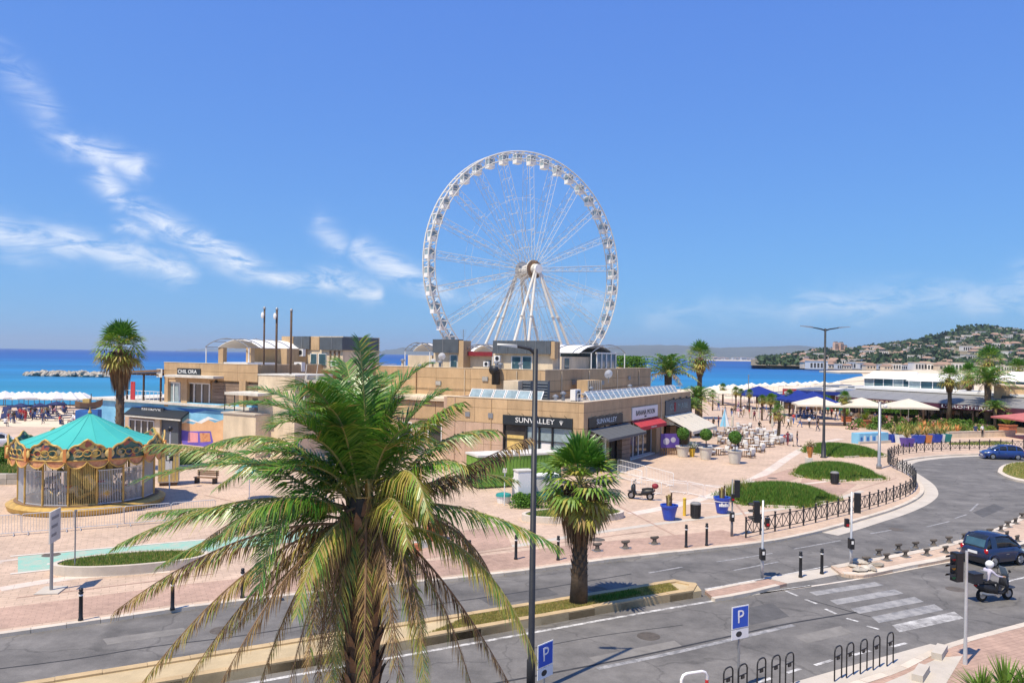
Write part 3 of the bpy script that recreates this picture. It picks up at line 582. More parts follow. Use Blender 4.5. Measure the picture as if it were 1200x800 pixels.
sg = sign_r(10.75, 17.75, 3.92, 5.1, 'BANANA MOON', 5.2, 'white', -.12, 'signblack', .72)
text('lettering', 'PARIS', .22, sg, (14.2, -.135, 4.12), (1, 0, 0), 'signblack', .01)
sg = sign_r(20.25, 28.9, 3.85, 5.35, 'CO  MARE', 6.2, 'slate', -.12, 'glass_pale', .9)
MB().box(22.9, -.15, 4.1, 23.5, -.121, 5.1).build('emblem', 'darkred', sg)
for k in range(4): MB().bar((21.2 + k * 2.2, -.05, 5.36), (21.2 + k * 2.2, -.6, 5.62), .06, .06).ball((21.2 + k * 2.2, -.65, 5.6), .14, 0, 6, 4).build('spotlight', 'blackmetal', sg)
for k in range(5): MB().bar((1.6 + k * 1.5, -.02, 4.74), (1.6 + k * 1.5, -.45, 4.92), .03, .03).build('spotlight', 'blackmetal', S)
for k in range(5): MB().bar((-.02, 1.6 + k * 1.4, 4.70), (-.45, 1.6 + k * 1.4, 4.9), .03, .03).build('spotlight', 'blackmetal', S)
# shop fronts on the right facade
def front(p0, p1, q, posts, m, rails, par=S, g='glass_shop'):
    f = MB()
    for x in posts: f.box(x - .06, q - .06, .02, x + .06, q + .06, 3.8)
    for z in rails: f.box(p0, q - .05, z - .06, p1, q + .05, z + .06)
    o = f.build('shopfront', m, par)
    ps = sorted(posts)
    for i in range(len(ps) - 1): MB().box(ps[i] + .06, q, .1, ps[i + 1] - .06, q + .02, 3.75).build('pane', g, o)
    return o
front(.9, 8.4, .62, [.95, 2.6, 4.3, 5.9, 7.2, 8.35], 'blackmetal', [.1, 2.7, 3.8]); MB().box(5.2, .3, .05, 5.5, .5, 2.9).build('door_post', 'white', S); MB().box(1.2, .55, 2.0, 2.2, .58, 2.8).build('poster', 'red', S)
front(10.6, 17.7, .55, [10.65, 12.6, 14.0, 15.3, 17.65], 'white_metal', [.12, 2.75, 3.8]); MB().box(10.6, .1, 0, 17.7, .5, .15).build('step', 'dirtywhite', S)
MB().box(20, .86, 0, 28.5, .88, 3.8).build('shopfront', 'glass_dark', S); MB().box(20.2, .3, 0, 22, .8, 1.3).build('display', 'wood', S); MB().box(23, .3, 1.4, 25, .8, 2.4).build('display', 'wood', S)
def awning(nm, p0, p1, z0, out, z1, m, par=S, val=.22, ribs=4, q0=-.05):
    v = MB(); t = .03
    v.add([(p0, q0, z0), (p1, q0, z0), (p1, q0 - out, z1), (p0, q0 - out, z1), (p0, q0, z0 - t), (p1, q0, z0 - t), (p1, q0 - out, z1 - t), (p0, q0 - out, z1 - t)], [(0, 3, 2, 1), (4, 5, 6, 7), (0, 1, 5, 4), (2, 3, 7, 6), (1, 2, 6, 5), (3, 0, 4, 7)])
    v.box(p0, q0 - out - .02, z1 - val, p1, q0 - out + .01, z1 - .005)
    o = v.build(nm, m, par)
    r_ = MB()
    for k in range(ribs + 1):
        x = p0 + (p1 - p0) * k / ribs; r_.bar((x, q0, z0 - .4), (x, q0 - out + .05, z1 - .05), .05, .05)
    r_.build('arm', 'greymetal', o)
    sm = MB()
    for k in range(1, 8): x = p0 + (p1 - p0) * k / 8; sm.bar((x, q0, z0 + .004), (x, q0 - out, z1 + .004), .03, .012)
    sm.build('seam', 'dirtywhite' if m == 'cloth_cream' else m, o)
    return o
awning('awning', .9, 9.7, 3.75, 1.9, 3.05, 'cloth_grey'); a_ = awning('awning', 10.7, 18.0, 3.82, .95, 3.3, 'cloth_red', val=.35); text('lettering', 'BANANA MOON', .2, a_, (14.3, -1.03, 3.12), (1, 0, 0), 'paintwhite', .004)
awning('awning', 20.0, 29.0, 3.78, 3.1, 2.3, 'cloth_cream', val=.3)
# slanted glazed louvres round the roof edge
lv_me = bar_frame(MB(), (0, 0, 0), (1.15, 0, 0), (1.15, .75, 1.05), (0, .75, 1.05), .07).mesh('louvre', 'white_metal'); pn_me = MB().add([(.04, .02, .03), (1.11, .02, .03), (1.11, .73, 1.02), (.04, .73, 1.02)], [(0, 1, 2, 3)]).mesh('pane', 'glass_pale')
def louvre(p, q, rz, z=5.75):
    o = link('louvre', lv_me, S, (p, q, z), rz); link('pane', pn_me, o)
for i in range(20): louvre(4.2 + i * 1.22, 1.15, 0)
for i in range(6): louvre(.95, 9.8 + i * -1.3 + 2.6, -math.pi / 2)
rl = MB()
for z in (6.35, 6.75): rl.tube([(1.1, 1.1, z), (28.7, 1.1, z)], .03, 6)
for i in range(12): rl.tube([(1.1 + i * 2.5, 1.1, 5.6), (1.1 + i * 2.5, 1.1, 6.78)], .03, 6)
rl.build('railing', 'white_metal', S)
# ---- middle wing, partly behind the palm
Mw = broot('middle_wing', 'low pinkish service wing between the shop block and the beach restaurant')
MB().box(2.6, 14.6, 0, 20, 32.6, 5.4).build('wall', 'pinkwall', Mw); MB().box(2.2, 14.55, 5.42, 20, 32.7, 5.7).build('roof', 'cream', Mw)
for q in (16.5, 20.2, 24, 28): 
    f = bar_frame(MB(), (2.56, q, 1.2), (2.56, q + 1.6, 1.2), (2.56, q + 1.6, 3.1), (2.56, q, 3.1), .1).build('window', 'white_metal', Mw); MB().box(2.57, q + .05, 1.25, 2.59, q + 1.55, 3.05).build('pane', 'glass_dark', f)
for q in (18.6, 26.2): MB().box(2.5, q, .02, 2.62, q + 1.1, 2.3).build('door', 'greymetal', Mw)
for i in range(7): MB().box(2.5, 14.7 + i * 2.56, 3.6, 2.62, 17.2 + i * 2.56, 5.3).build('wall_panel', 'tan2', Mw)
# ---- upper tier with roof-top pavilions
U = broot('upper_building', 'long tan upper storey with slate panelled roof pavilions and white barrel canopies')
UT = 8.58
MB().box(8.5, 8.5, 5, 38, 52, UT - .5).build('core', 'tan', U); MB().box(8.4, 8.4, UT - .48, 38, 52, UT - .42).build('roof', 'roofgravel', U)
for i in range(10):
    q = 8 + i * 4.4
    for z0, z1 in ((5.2, 7.5), (7.5, UT)): panel(U, 'q', q if i else 8.5, q + 4.4, z0, z1, 8.0)
for i in range(7):
    for z0, z1 in ((5.2, 7.5), (7.5, UT)): panel(U, 'p', 8 + i * 4.2, 12.2 + i * 4.2, z0, z1, 8.0)
MB().box(7.97, 7.97, UT, 37.5, 8.5, UT + .05).build('coping', 'cream', U); MB().box(7.97, 8.52, UT, 8.5, 52, UT + .05).build('coping', 'cream', U)
def pavL(x0, x1, ytop, p, dep, m='cream', ybot=434):
    return Lb(x0, ytop, x1, ybot, p, dep).build('pavilion', m, U)
pv = pavL(508, 540, 412, 12, 1.6); Lb(507, 397.5, 537, 413.5, 11.5, 1.0).build('slate_panel', 'slate', pv); Lb(537, 399, 543, 433, 11.6, 1.5).build('column', 'tan', pv)
w_ = Lb(527, 415.5, 536, 430, 11.95, .1).build('window', 'white_metal', U); Lb(528, 416.5, 535, 430, 11.9, .1).build('pane', 'glass_blue', w_)
pv = pavL(578, 648, 413, 11.5, 1.6); Lb(577.5, 399, 645, 414.5, 11, 1.0).build('slate_panel', 'slate', pv); Lb(645, 400, 650, 420, 11.1, 1.2).build('column', 'tan', pv)
for k in range(6): q0, q1, z0, z1 = lrect(578, 399, 645, 414.5, 10.97); MB().box(10.95, q0 + (q1 - q0) * (k + .5) / 6 - .015, z0, 11.0, q0 + (q1 - q0) * (k + .5) / 6 + .015, z1).build('panel_joint', 'greymetal', pv)
for x0, x1 in ((600, 609.5), (612.5, 622)):
    w_ = Lb(x0 - 1, 417, x1 + 1, 433, 11.45, .1).build('window', 'white_metal', U); Lb(x0, 418, x1, 432, 11.4, .1).build('pane', 'glass_blue', w_)
Lb(569, 422, 575, 430, 11.45, .1).build('window', 'glass_dark', pv)
pv = pavL(478, 506, 416, 12.5, 1.5); pv2 = pavL(548, 577, 417, 13, 1.5, 'cream'); Lb(546, 412, 577, 417, 12.4, .5).build('fascia', 'darkred', pv2)
pv = Rb(658, 418, 699, 436, 12, 2).build('pavilion', 'cream', U); Rb(662, 420, 667, 433, 11.95, .1).build('door', 'glass_blue', pv)
pv = Rb(700, 414, 722, 436, 11, 5).build('glass_room', 'glass_blue', U)
gf = MB()
for x in (700, 705.5, 711, 716.5, 722): Rb(x - .35, 413, x + .35, 436, 10.9, .12, gf)
Rb(699, 413, 723, 414.6, 10.88, .14, gf); gf.build('frame', 'white_metal', pv)
def vault(par, axis, c0, c1, a0, a1, z, rise, m='white', n=10, ribs=7):
    # arch spans c0..c1 across, runs a0..a1 along; open frame at the near end
    v = MB(); th = .06
    P = []
    for i in range(n + 1):
        t = i / n; an = math.pi * t; P.append((c0 + (c1 - c0) * t, z + rise * math.sin(an) ** .8))
    def pt(c, a, zz): return (a, c, zz) if axis == 'p' else (c, a, zz)
    for i in range(n):
        (ca, za), (cb_, zb) = P[i], P[i + 1]
        v.add([pt(ca, a0, za), pt(ca, a1, za), pt(cb_, a1, zb), pt(cb_, a0, zb), pt(ca, a0, za - th), pt(ca, a1, za - th), pt(cb_, a1, zb - th), pt(cb_, a0, zb - th)], [(0, 1, 2, 3), (7, 6, 5, 4), (0, 3, 7, 4), (1, 2, 6, 5)])
    o = v.build('barrel_canopy', m, par); r_ = MB()
    for k in range(ribs + 1):
        a = a0 - 1.6 + (a1 - a0 + 1.6) * k / ribs
        r_.tube([pt(c, a, zz + .05) for c, zz in P], .05, 5)
    for i in (0, 2, 4, 6, 8, 10): r_.tube([pt(P[i][0], a0 - 1.6, P[i][1] + .03), pt(P[i][0], a0, P[i][1] + .03)], .04, 5)
    r_.build('rib', 'greymetal' if m == 'white' else m, o)
    ps = MB()
    for c in (c0, c1):
        for a in (a0 - 1.5, a1 - .2): ps.tube([pt(c, a, UT - .4), pt(c, a, z)], .07, 6)
    ps.build('post', 'white_metal', o); return o
p0, p1, z0, z1 = rrect(694, 404.5, 733, 414, 9.6); vault(U, 'q', p0, p1, 11.2, 27, z0, z1 - z0)
q0, q1, z0, z1 = lrect(546, 404, 578, 412, 12.6); vault(U, 'p', q0, q1, 14, 19, z0, z1 - z0)
q0, q1, z0, z1 = lrect(478, 402, 507, 411, 13); vault(U, 'p', q0, q1, 14, 20, z0, z1 - z0)
# ---- beach restaurant at the left
B = broot('restaurant_building', 'two storey tan beach restaurant with a painted blue seaside mural on its ground floor')
AP = -5.8; qa, qb = LP(302, 440, AP)[0], LP(192, 440, AP)[0]; AT = 8.68
ql = LP(112, 480, AP)[0]; qr = LP(150, 460, AP)[0]
MB().box(AP + .4, qa, 4.2, 16, qb, AT - .4).build('wall', 'tan', B)
MB().box(AP + .3, qa + .02, AT - .38, 16, qb - .02, AT - .3).build('roof', 'roofgravel', B)
MB().box(AP + .02, qa + .01, 0, 16, ql, 4.15).build('lower_wall', 'cream', B)
MB().box(AP - .35, qa, 4.16, 16, ql + .4, 4.42).build('floor_slab', 'dirtywhite', B)
n_ = 5
for i in range(n_):
    a = qa + (qb - qa) * i / n_; b = qa + (qb - qa) * (i + 1) / n_
    panel(B, 'q', a, b, 6.95, 7.85, AP, .4); panel(B, 'q', a, b, 7.85, AT, AP, .4)
MB().box(AP - .03, qa - .02, AT, AP + .45, qb + .02, AT + .05).build('coping', 'cream', B); MB().box(AP + .47, qa - .02, AT, 16, qa + .4, AT + .05).build('coping', 'cream', B)
for i in range(5): panel(B, 'p', AP + .42 + i * 3.4, AP + 3.82 + i * 3.4, 5.6, 7.2, qa - .05, .04); panel(B, 'p', AP + .42 + i * 3.4, AP + 3.82 + i * 3.4, 7.2, AT, qa - .05, .04)
# upper floor windows, piers and timber boarding
def lwin(x0, y0, x1, y1, par, p=AP + .3, g='glass_shop', n=2):
    q0, q1, z0, z1 = lrect(x0, y0, x1, y1, p); o = MB().box(p, q0, z0, p + .05, q1, z1).build('pane', g, par); f = MB()
    for k in range(n + 1): q = q0 + (q1 - q0) * k / n; f.box(p - .1, q - .06, z0, p + .02, q + .06, z1)
    f.box(p - .1, q0, z1 - .06, p + .02, q1, z1 + .06); f.box(p - .1, q0, z0 - .06, p + .02, q1, z0 + .06); f.build('frame', 'white_metal', o); return o
lwin(197, 448, 211.5, 476, B, g='glass_pale', n=2); lwin(219.5, 449, 246, 476, B, n=3)
for x0, x1 in ((192.5, 196.5), (212, 219)): Lb(x0, 441.5, x1, 476, AP - .05, .4).build('pier', 'tan', B)
Lb(192.5, 439.8, 250, 442.5, AP - 1.3, 1.4).build('canopy', 'dirtywhite', B); Lb(194, 441.5, 246, 448, AP + .06, .3).build('lintel', 'tan', B)
q0, q1, z0, z1 = lrect(247, 449, 302, 476, AP); 
for i in range(7):
    z = z0 + (z1 - z0) * i / 7
    for k in range(4): qq = q0 + (q1 - q0) * k / 4; MB().box(AP + .15, qq + .01, z + .012, AP + .42, qq + (q1 - q0) / 4 - .01, z + (z1 - z0) / 7 - .012).build('board', 'plank', B)
Lb(280, 446, 287.5, 476, AP - .15, .5).build('pier', 'tan', B)
q0, q1, z0, z1 = lrect(208.5, 431.5, 235.5, 439.5, AP); s_ = sign_l(q0, q1, z0, z1, 'CHIL ORA', (q1 - q0) * .82, par=B, p=AP - .1, sz=.55)
MB().ball((AP - .1, LP(254, 446, AP)[0], LP(254, 447, AP)[1]), .18, 0, 8, 6).build('wall_lamp', 'blackmetal', B)
# mural on the ground floor (flat paint, a few millimetres proud)
def mural(px, m, k, nm='mural'):
    v = [LP(x, y, AP) for x, y in px]; p = AP + .012 - k * .006
    n = len(v); return MB().add([(p, q, z) for q, z in v] + [(AP + .03, q, z) for q, z in v], [tuple(range(n))[::-1]] + [(i, (i + 1) % n, n + (i + 1) % n, n + i) for i in range(n)]).build(nm, m, B)
mat('mural_blue', (.12, .42, .72), .8, .35, .35, c2=(.30, .62, .80)); mat('mural_deep', (.05, .18, .50), .8, .3, .8); mat('mural_sand', (.66, .36, .17), .8, .25, .5, c2=(.78, .50, .28)); mat('mural_violet', (.14, .10, .45), .8, .3, .8); mat('mural_white', (.72, .72, .70), .8, .1)
mural([(112.5, 466.5), (302, 475), (302, 526), (112.5, 519)], 'mural_blue', 1)
mural([(205, 477), (222, 479), (238, 478), (262, 482), (240, 481), (225, 484)], 'mural_deep', 2); mural([(155, 476), (185, 477), (205, 481), (180, 481)], 'mural_deep', 2)
mural([(205, 500), (214, 494), (226, 497), (240, 490), (252, 495), (268, 489), (290, 496), (303, 494), (303, 525), (205, 524)], 'mural_sand', 2)
mural([(211, 497), (220, 490), (232, 494), (244, 488), (258, 493), (246, 491), (236, 496), (222, 493)], 'mural_white', 3)
mural([(210, 503), (221, 505), (247, 505), (250, 518), (240, 524), (214, 521)], 'mural_violet', 3); mural([(221, 506), (232, 507), (232, 518), (220, 518)], 'pinkpaint', 4); mural([(234, 507), (246, 507), (247, 517), (235, 518)], 'scallop', 4)
# ground floor shop with black awning
sh = lwin(152, 492, 181, 512, B, AP - .45, 'glass_dark', 4); Lb(146, 488, 186, 526, AP - .4, .5).build('shop_wall', 'pinkwall', B); Lb(181, 490, 187, 526, AP - .62, .3).build('pier', 'cream', B); Lb(187.5, 490, 209, 526, AP - .4, .45).build('shop_wall', 'slate', B)
q0, q1, z0, z1 = lrect(145, 482, 212, 487, AP - 1)
av = MB(); av.add([(AP, q0, z1 + .2), (AP, q1, z1 + .2), (AP - 1.0, q1, z0), (AP - 1.0, q0, z0), (AP, q0, z1), (AP, q1, z1), (AP - 1.0, q1, z0 - .2), (AP - 1.0, q0, z0 - .2)], [(0, 1, 2, 3), (7, 6, 5, 4), (3, 2, 6, 7), (1, 5, 6, 2), (0, 3, 7, 4)]).build('awning', 'signblack', B)
MB().box(AP - 1.1, q0, z0 - .3, AP - 1.0, q1, z0 - .16).build('awning_edge', 'dirtywhite', B)
q0, q1, z0, z1 = lrect(168, 477, 194, 484, AP); sign_l(q0, q1, z0, z1, 'PAILLENOOS', (q1 - q0) * .85, par=B, p=AP - .25, sz=.5)
# terrace with pergola at the far left
pg = MB(); q0, q1, z0, z1 = lrect(150, 430, 192, 438, AP)
pg.add([(AP - .5, q0, z1 - .2), (AP - .5, q1, z0 + .25), (AP + 7, q1, z0 + .25), (AP + 7, q0, z1 - .2), (AP - .5, q0, z1 - .4), (AP - .5, q1, z0 + .05), (AP + 7, q1, z0 + .05), (AP + 7, q0, z1 - .4)], [(3, 2, 1, 0), (4, 5, 6, 7), (0, 1, 5, 4), (1, 2, 6, 5), (2, 3, 7, 6), (3, 0, 4, 7)])
for k in range(8): qq = q0 + (q1 - q0) * (k + .5) / 8; pg.box(AP - .8, qq - .05, z0 - .12, AP + 7, qq + .05, z0 + .03)
pg.build('pergola_roof', 'wood', B)
for qq in (q0 + .2, (q0 + q1) / 2, q1 - .2):
    for p_ in (AP - .2, AP + 6): MB().box(p_ - .08, qq - .08, 4.4, p_ + .08, qq + .08, z0).build('pergola_post', 'darkwood', B)
rr = MB()
for z in (4.9, 5.45): rr.tube([(AP - .2, qb, z), (AP - .2, qr + .2, z)], .035, 6)
for k in range(10): qq = qb + (qr - qb) * k / 9; rr.tube([(AP - .2, qq, 4.4), (AP - .2, qq, 5.47)], .03, 6)
rr.build('railing', 'white_metal', B)
Lb(153, 447, 158, 470, AP - .3, .05).build('banner', 'cloth_red', B)
Lb(183.5, 432, 190, 442, AP - .4, .05).build('menu_board', 'dirtywhite', B)
# roof pavilion and barrel canopy of the restaurant
q0, q1, z0, z1 = lrect(240, 397, 290, 407, AP + 1.5); UT_save = UT; UT = AT
vault(B, 'p', q0, q1, AP + 3.2, AP + 15, z0, z1 - z0)
for x in (258.5, 291): Lb(x - 2.8, 407, x + 2.8, 432, AP + 2, .5).build('column', 'tan', B)
Lb(291, 408, 336, 432, AP + 6, 5).build('pavilion', 'tan', B); Lb(262, 424.5, 290, 427.5, AP + 1, 4).build('bench', 'white', B)
pv = Lb(331, 394, 402, 432, AP + 9, 6).build('pavilion', 'cream', B)
Lb(330, 394, 343, 412, AP + 8.9, 6).build('column', 'tan', pv); Lb(344, 394, 362.5, 409, AP + 8.7, 6).build('slate_panel', 'slate', pv); Lb(363, 394.5, 374, 410, AP + 8.9, 6).build('column', 'tan', pv); Lb(374.5, 395, 401, 410, AP + 8.7, 6).build('slate_panel', 'slate', pv)
for x in (353, 388): q, z = LP(x, 402, AP + 8.6); MB().box(AP + 8.66, q - .02, z - .7, AP + 8.7, q + .02, z + .7).build('panel_joint', 'greymetal', pv)
for x0, x1 in ((363.5, 371), (373, 382)): w_ = Lb(x0, 414, x1, 428, AP + 8.9, .1).build('window', 'white_metal', B); Lb(x0 + .7, 414.7, x1 - .7, 428, AP + 8.85, .1).build('pane', 'glass_blue', w_)
for x in (386, 391, 396): Lb(x, 411, x + 1.5, 430, AP + 8.9, .1).build('pipe', 'wood', pv)
UT = UT_save
# three tall flues
fl = None
for i, (x, yt) in enumerate(((310, 362.5), (324.5, 363.5), (341.5, 365))):
    q, z = LP(x, yt, AP + .8); f = thing('flue', 'tall brown metal exhaust flue rising from the restaurant roof', 'flue', W(AP + .8, q, 5.8), PA, 'flues on the restaurant roof')
    MB().tube([(0, 0, -.6), (0, 0, z - 5.8)], .11 if i else .09, 10).build('pipe', 'darkwood', f, smooth=True); MB().lathe([(.13, z - 5.8), (.14, z - 5.65), (.04, z - 5.5)], 10).build('cap', 'greymetal', f)
    if i < 2: MB().ball((-.25, 0, z - 6.4), .2, 0, 8, 6, (.6, 1, 1.6)).build('beacon', 'white', f)
# stair tower in front of the restaurant
T = broot('stair_tower', 'cream rendered block with an outside metal stair beside the flues', 'building')
q0, q1, z0, z1 = lrect(302, 440, 345, 545, AP - 1.5); MB().box(AP - 1.5, q0, 0, AP + 3.5, q1, z1).build('block', 'cream', T); MB().box(AP - 1.55, q0 - .05, z1 + .002, AP + 3.5, q1 + .05, z1 + .12).build('coping', 'dirtywhite', T)
st = MB(); qs = q0 - 1.6
for i in range(9): st.box(AP - .6 + i * .05, qs, z1 - 2.3 + i * .26, AP + .3, qs + 1.4, z1 - 2.26 + i * .26)
st.build('stair_tread', 'greymetal', T)
sr_ = MB()
for q in (qs, qs + 1.4): sr_.bar((AP - .6, q, z1 - 2.4), (AP - .2, q, z1 + .1), .06, .2); sr_.tube([(AP - .6, q, z1 - 1.3), (AP - .2, q, z1 + 1.1)], .03, 6)
for z in (z1 - 1.5, z1 - .9): sr_.bar((AP - .7, qs, z), (AP - .7, qs + 1.4, z), .04, .04)
sr_.build('stair_rail', 'dirtywhite', T); MB().box(AP - .4, q0 - 8, z1 - .55, AP + 2, q0 + .02, z1 - .35).build('walkway', 'concrete', T)
Lb(263, 460, 302, 463, AP - 3.2, 3).build('canopy', 'dirtywhite', T)
pp = MB()
for x in (263.5, 275, 286): q, z = LP(x, 463, AP - 3.1); pp.tube([(AP - 3.1, q, 4.3), (AP - 3.1, q, z)], .05, 6)
pp.build('post', 'blackmetal', T); MB().box(AP - 3.3, LP(302, 470, AP - 3)[0], 4.0, AP - .36, LP(262, 470, AP - 3)[0], 4.14).build('platform', 'concrete', T); MB().box(AP - 3.2, LP(302, 470, AP - 3)[0], 0, AP - .36, LP(264, 470, AP - 3)[0], 3.98).build('base', 'cream', T)
# ---- roof-top equipment
ac = thing('air_conditioner', 'white air conditioning unit with round fan', 'air conditioner')
MB().box(-.45, -.2, .08, .45, .2, .85).build('case', 'white', ac); MB().lathe([(.3, 0), (.3, .03), (.26, .03), (.26, 0)], 16).build('fan_guard', 'greymetal', ac).rotation_euler = (R(90), 0, 0)
for c in KIDS.get(ac.name, []): pass
fg = [c for c in bpy.data.objects if c.parent == ac and c.name.startswith('fan_guard')][0]; fg.location = (.05, -.2, .47)
bl = MB().lathe([(.02, .03), (.26, .0)], 12).build('fan', 'blackmetal', ac); bl.rotation_euler = (R(90), 0, 0); bl.location = (.05, -.2, .47)
for s_ in (-.35, .35): MB().box(s_ - .05, -.18, 0, s_ + .05, .18, .08).build('foot', 'greymetal', ac)
AC = Proto(ac)
for (x, y, pl, p, s_, lb) in ((674.5, 455, 'R', 5, 1.35, 'white air conditioning unit on the gravel roof of the corner shop block'), (353, 418, 'L', AP + 8, 1.0, 'upper white air conditioning unit on brackets under the slate panel'), (351, 436, 'L', AP + 6, 1.25, 'white air conditioning unit beside the flues'), (570, 430, 'L', 10, .7, 'small white air conditioning unit under the roof pavilion slate panel'), (392, 430, 'L', AP + 7, .9, 'low white condenser on the parapet by the brown pipes'), (583, 424, 'L', 11, .8, 'white condenser hung on the pavilion wall')):
    if pl == 'L': q, z = LP(x, y, p); AC.put(W(p, q, z), PA - math.pi / 2, s_, lb)
    else: a, z = RP(x, y, p); AC.put(W(a, p, 5.62), PA, s_, lb)
ds = thing('satellite_dish', 'white satellite dish on a short mast', 'satellite dish')
dm = MB().lathe([(.05, .12), (.25, .09), (.5, 0)], 20, caps=False); do_ = dm.build('dish', 'white', ds, smooth=True); do_.rotation_euler = (R(105), 0, R(20)); do_.location = (0, -.05, 1.0)
MB().tube([(0, 0, 0), (0, 0, 1.0)], .04, 6).build('mast', 'greymetal', ds); MB().bar((0, -.05, 1.0), (-.15, -.55, .85), .03, .03).build('feed_arm', 'greymetal', ds)
DS = Proto(ds)
q, z = LP(518, 413, 9.5); DS.put(W(9.5, q, z - 1.2), PA - 1.2, .8, 'white satellite dish beside the roof pavilion with the single slate panel')
a, z = RP(713, 436, 6.5); DS.put(W(a, 6.5, z - 1.2), PA - 1.0, 1.0, 'white satellite dish on the roof below the glass room')
q, z = LP(508, 419, 10); DS.put(W(10, q, z - 1), PA - 1.5, .6, 'small white satellite dish at the foot of the slate panelled pavilion')
bx = Lb(590, 446, 607, 464, 2.4, 2.2).build('roof_vent_box', 'cream'); bx.location = (PC.x, PC.y, 0); bx.rotation_euler = (0, 0, PA); tag(bx, 'cream rendered ventilation box on the shop roof edge', 'vent box')
lp_ = thing('ventilation_louvre', 'dark slatted ventilation louvre panel on the shop roof', 'vent', (PC.x, PC.y, 0), PA)
for x0, x1 in ((608, 622), (629, 642)):
    q0, q1, z0, z1 = lrect(x0, 446, x1, 462, 3.2); MB().box(3.25, q0, 5.62, 3.6, q1, z1).build('frame', 'slate', lp_)
    for k in range(7): zz = 5.8 + (z1 - 5.8) * k / 7; MB().box(3.17, q0 + .05, zz, 3.24, q1 - .05, zz + .08).build('slat', 'greymetal', lp_)
fn = thing('extractor_fan', 'round dark metal extractor duct against the tan upper wall', 'extractor fan', W(7.4, *LP(581, 440, 7.4)), PA)
MB().tube([(0, 0, -.9), (0, 0, .3), (-.25, 0, .6), (-.55, 0, .55)], [.42, .42, .45, .5], 14).build('duct', 'darksteel', fn, smooth=True); MB().lathe([(.5, 0), (.5, .1), (.36, .1), (.36, 0)], 14, (0, 0, .9)).build('flange', 'greymetal', fn)
q, z = RP(697, 446, 6)[0], 5.62
ct = thing('roof_cabinet', 'tan ribbed metal equipment cabinet on the shop roof', 'cabinet', W(q, 6, z), PA); MB().box(-1.8, 0, 0, 1.8, 1.2, 1.9).build('body', 'tan', ct)
for k in range(7): MB().box(-1.75 + k * .55, -.05, .1, -1.55 + k * .55, -.002, 1.85).build('rib', 'cream', ct)
for (x, y, q_) in ((728, 430, 12), (738, 429, 12.5), (748, 430, 12)):
    a, z = RP(x, y, q_); sh_ = thing('roof_shrub', 'bushy green shrub in the roof terrace hedge', 'shrub', W(a, q_, 8.1), PA, 'shrubs of the roof terrace hedge'); cl = MB()
    for k in range(900):
        v_ = Vector((random.gauss(0, .75), random.gauss(0, .5), .3 + random.random() * 1.75)); n_v = Vector((random.uniform(-1, 1), random.uniform(-1, 1), random.uniform(-.3, 1))).normalized() * .13; t_ = n_v.cross(Vector((random.uniform(-1, 1), random.uniform(-1, 1), random.uniform(-1, 1)))).normalized() * .08
        cl.add([v_ - n_v, v_ + t_, v_ + n_v, v_ - t_], [(0, 1, 2, 3)], random.randrange(2))
    cl.build('foliage', ['blade_deep', 'blade_green'], sh_); MB().box(-1.3, -.5, 0, 1.3, .5, .55).build('planter', 'tan', sh_)

# pipes, vents and cables on the walls, small gear on the roofs
mat('rust', (.22, .12, .06), .85, .4, 4)
for q in (11.2, 17.5, 23.8, 30.5): MB().tube([(7.93, q, 5.65), (7.93, q, UT - .15)], .05, 6).build('downpipe', 'rust' if q > 20 else 'cream', U)
for p_ in (11.5, 18.2, 26.0, 33.0): MB().tube([(p_, 7.93, 5.65), (p_, 7.93, UT - .15)], .05, 6).build('downpipe', 'cream', U)
for q, z in ((9.7, 7.0), (14.6, 7.3), (20.5, 6.7), (27.0, 7.1)): 
    v = MB().box(7.9, q, z, 7.98, q + .7, z + .45).build('wall_vent', 'greymetal', U)
    for k in range(4): MB().box(7.87, q + .05, z + .05 + k * .1, 7.9, q + .65, z + .1 + k * .1).build('slat', 'dirtywhite', v)
for p_, z in ((14.0, 7.0), (21.5, 6.8), (29.5, 7.2)): MB().box(p_, 7.9, z, p_ + .7, 7.98, z + .45).build('wall_vent', 'greymetal', U)
for a_, b_ in (((7.94, 9, 6.5), (7.94, 31, 6.35)), ((9, 7.94, 6.4), (36, 7.94, 6.55))): MB().tube([a_, tuple((a_[i] + b_[i]) / 2 - (.12 if i == 2 else 0) for i in range(3)), b_], .022, 5).build('cable', 'blackmetal', U)
MB().tube([(-.03, 9.2, 0), (-.03, 9.2, 6.0)], .05, 6).build('downpipe', 'tan', S); MB().tube([(19.0, -.05, 0), (19.0, -.05, 6.0)], .05, 6).build('downpipe', 'cream', S); MB().tube([(-.03, 13.2, 0), (-.03, 13.2, 6.0)], .05, 6).build('downpipe', 'pinkwall', S)
for q in (9.0, 11.5): MB().box(-.08, q, 4.3, -.01, q + .5, 4.75).build('wall_vent', 'greymetal', S)
rr3 = random.Random(5)
for i in range(16):
    p_, q_, z_ = (rr3.uniform(9.5, 11), rr3.uniform(9.5, 34), UT - .42) if i < 8 else (rr3.uniform(3, 26), rr3.uniform(2.6, 7.2), 5.62)
    t = thing('roof_vent', 'small metal vent on the upper roof' if i < 8 else 'small metal vent on the lower shop roof', 'roof vent', W(p_, q_, z_), PA + rr3.uniform(-.3, .3), 'vents on the upper roof' if i < 8 else 'vents on the lower shop roof'); h_ = rr3.uniform(.5, 1.1)
    MB().lathe([(.16, 0), (.16, h_)], 10).build('pipe', rr3.choice(['greymetal', 'dirtywhite', 'cream']), t); MB().lathe([(.3, h_ - .05), (.28, h_ + .08), (.05, h_ + .22)], 10).build('cowl', 'greymetal', t)
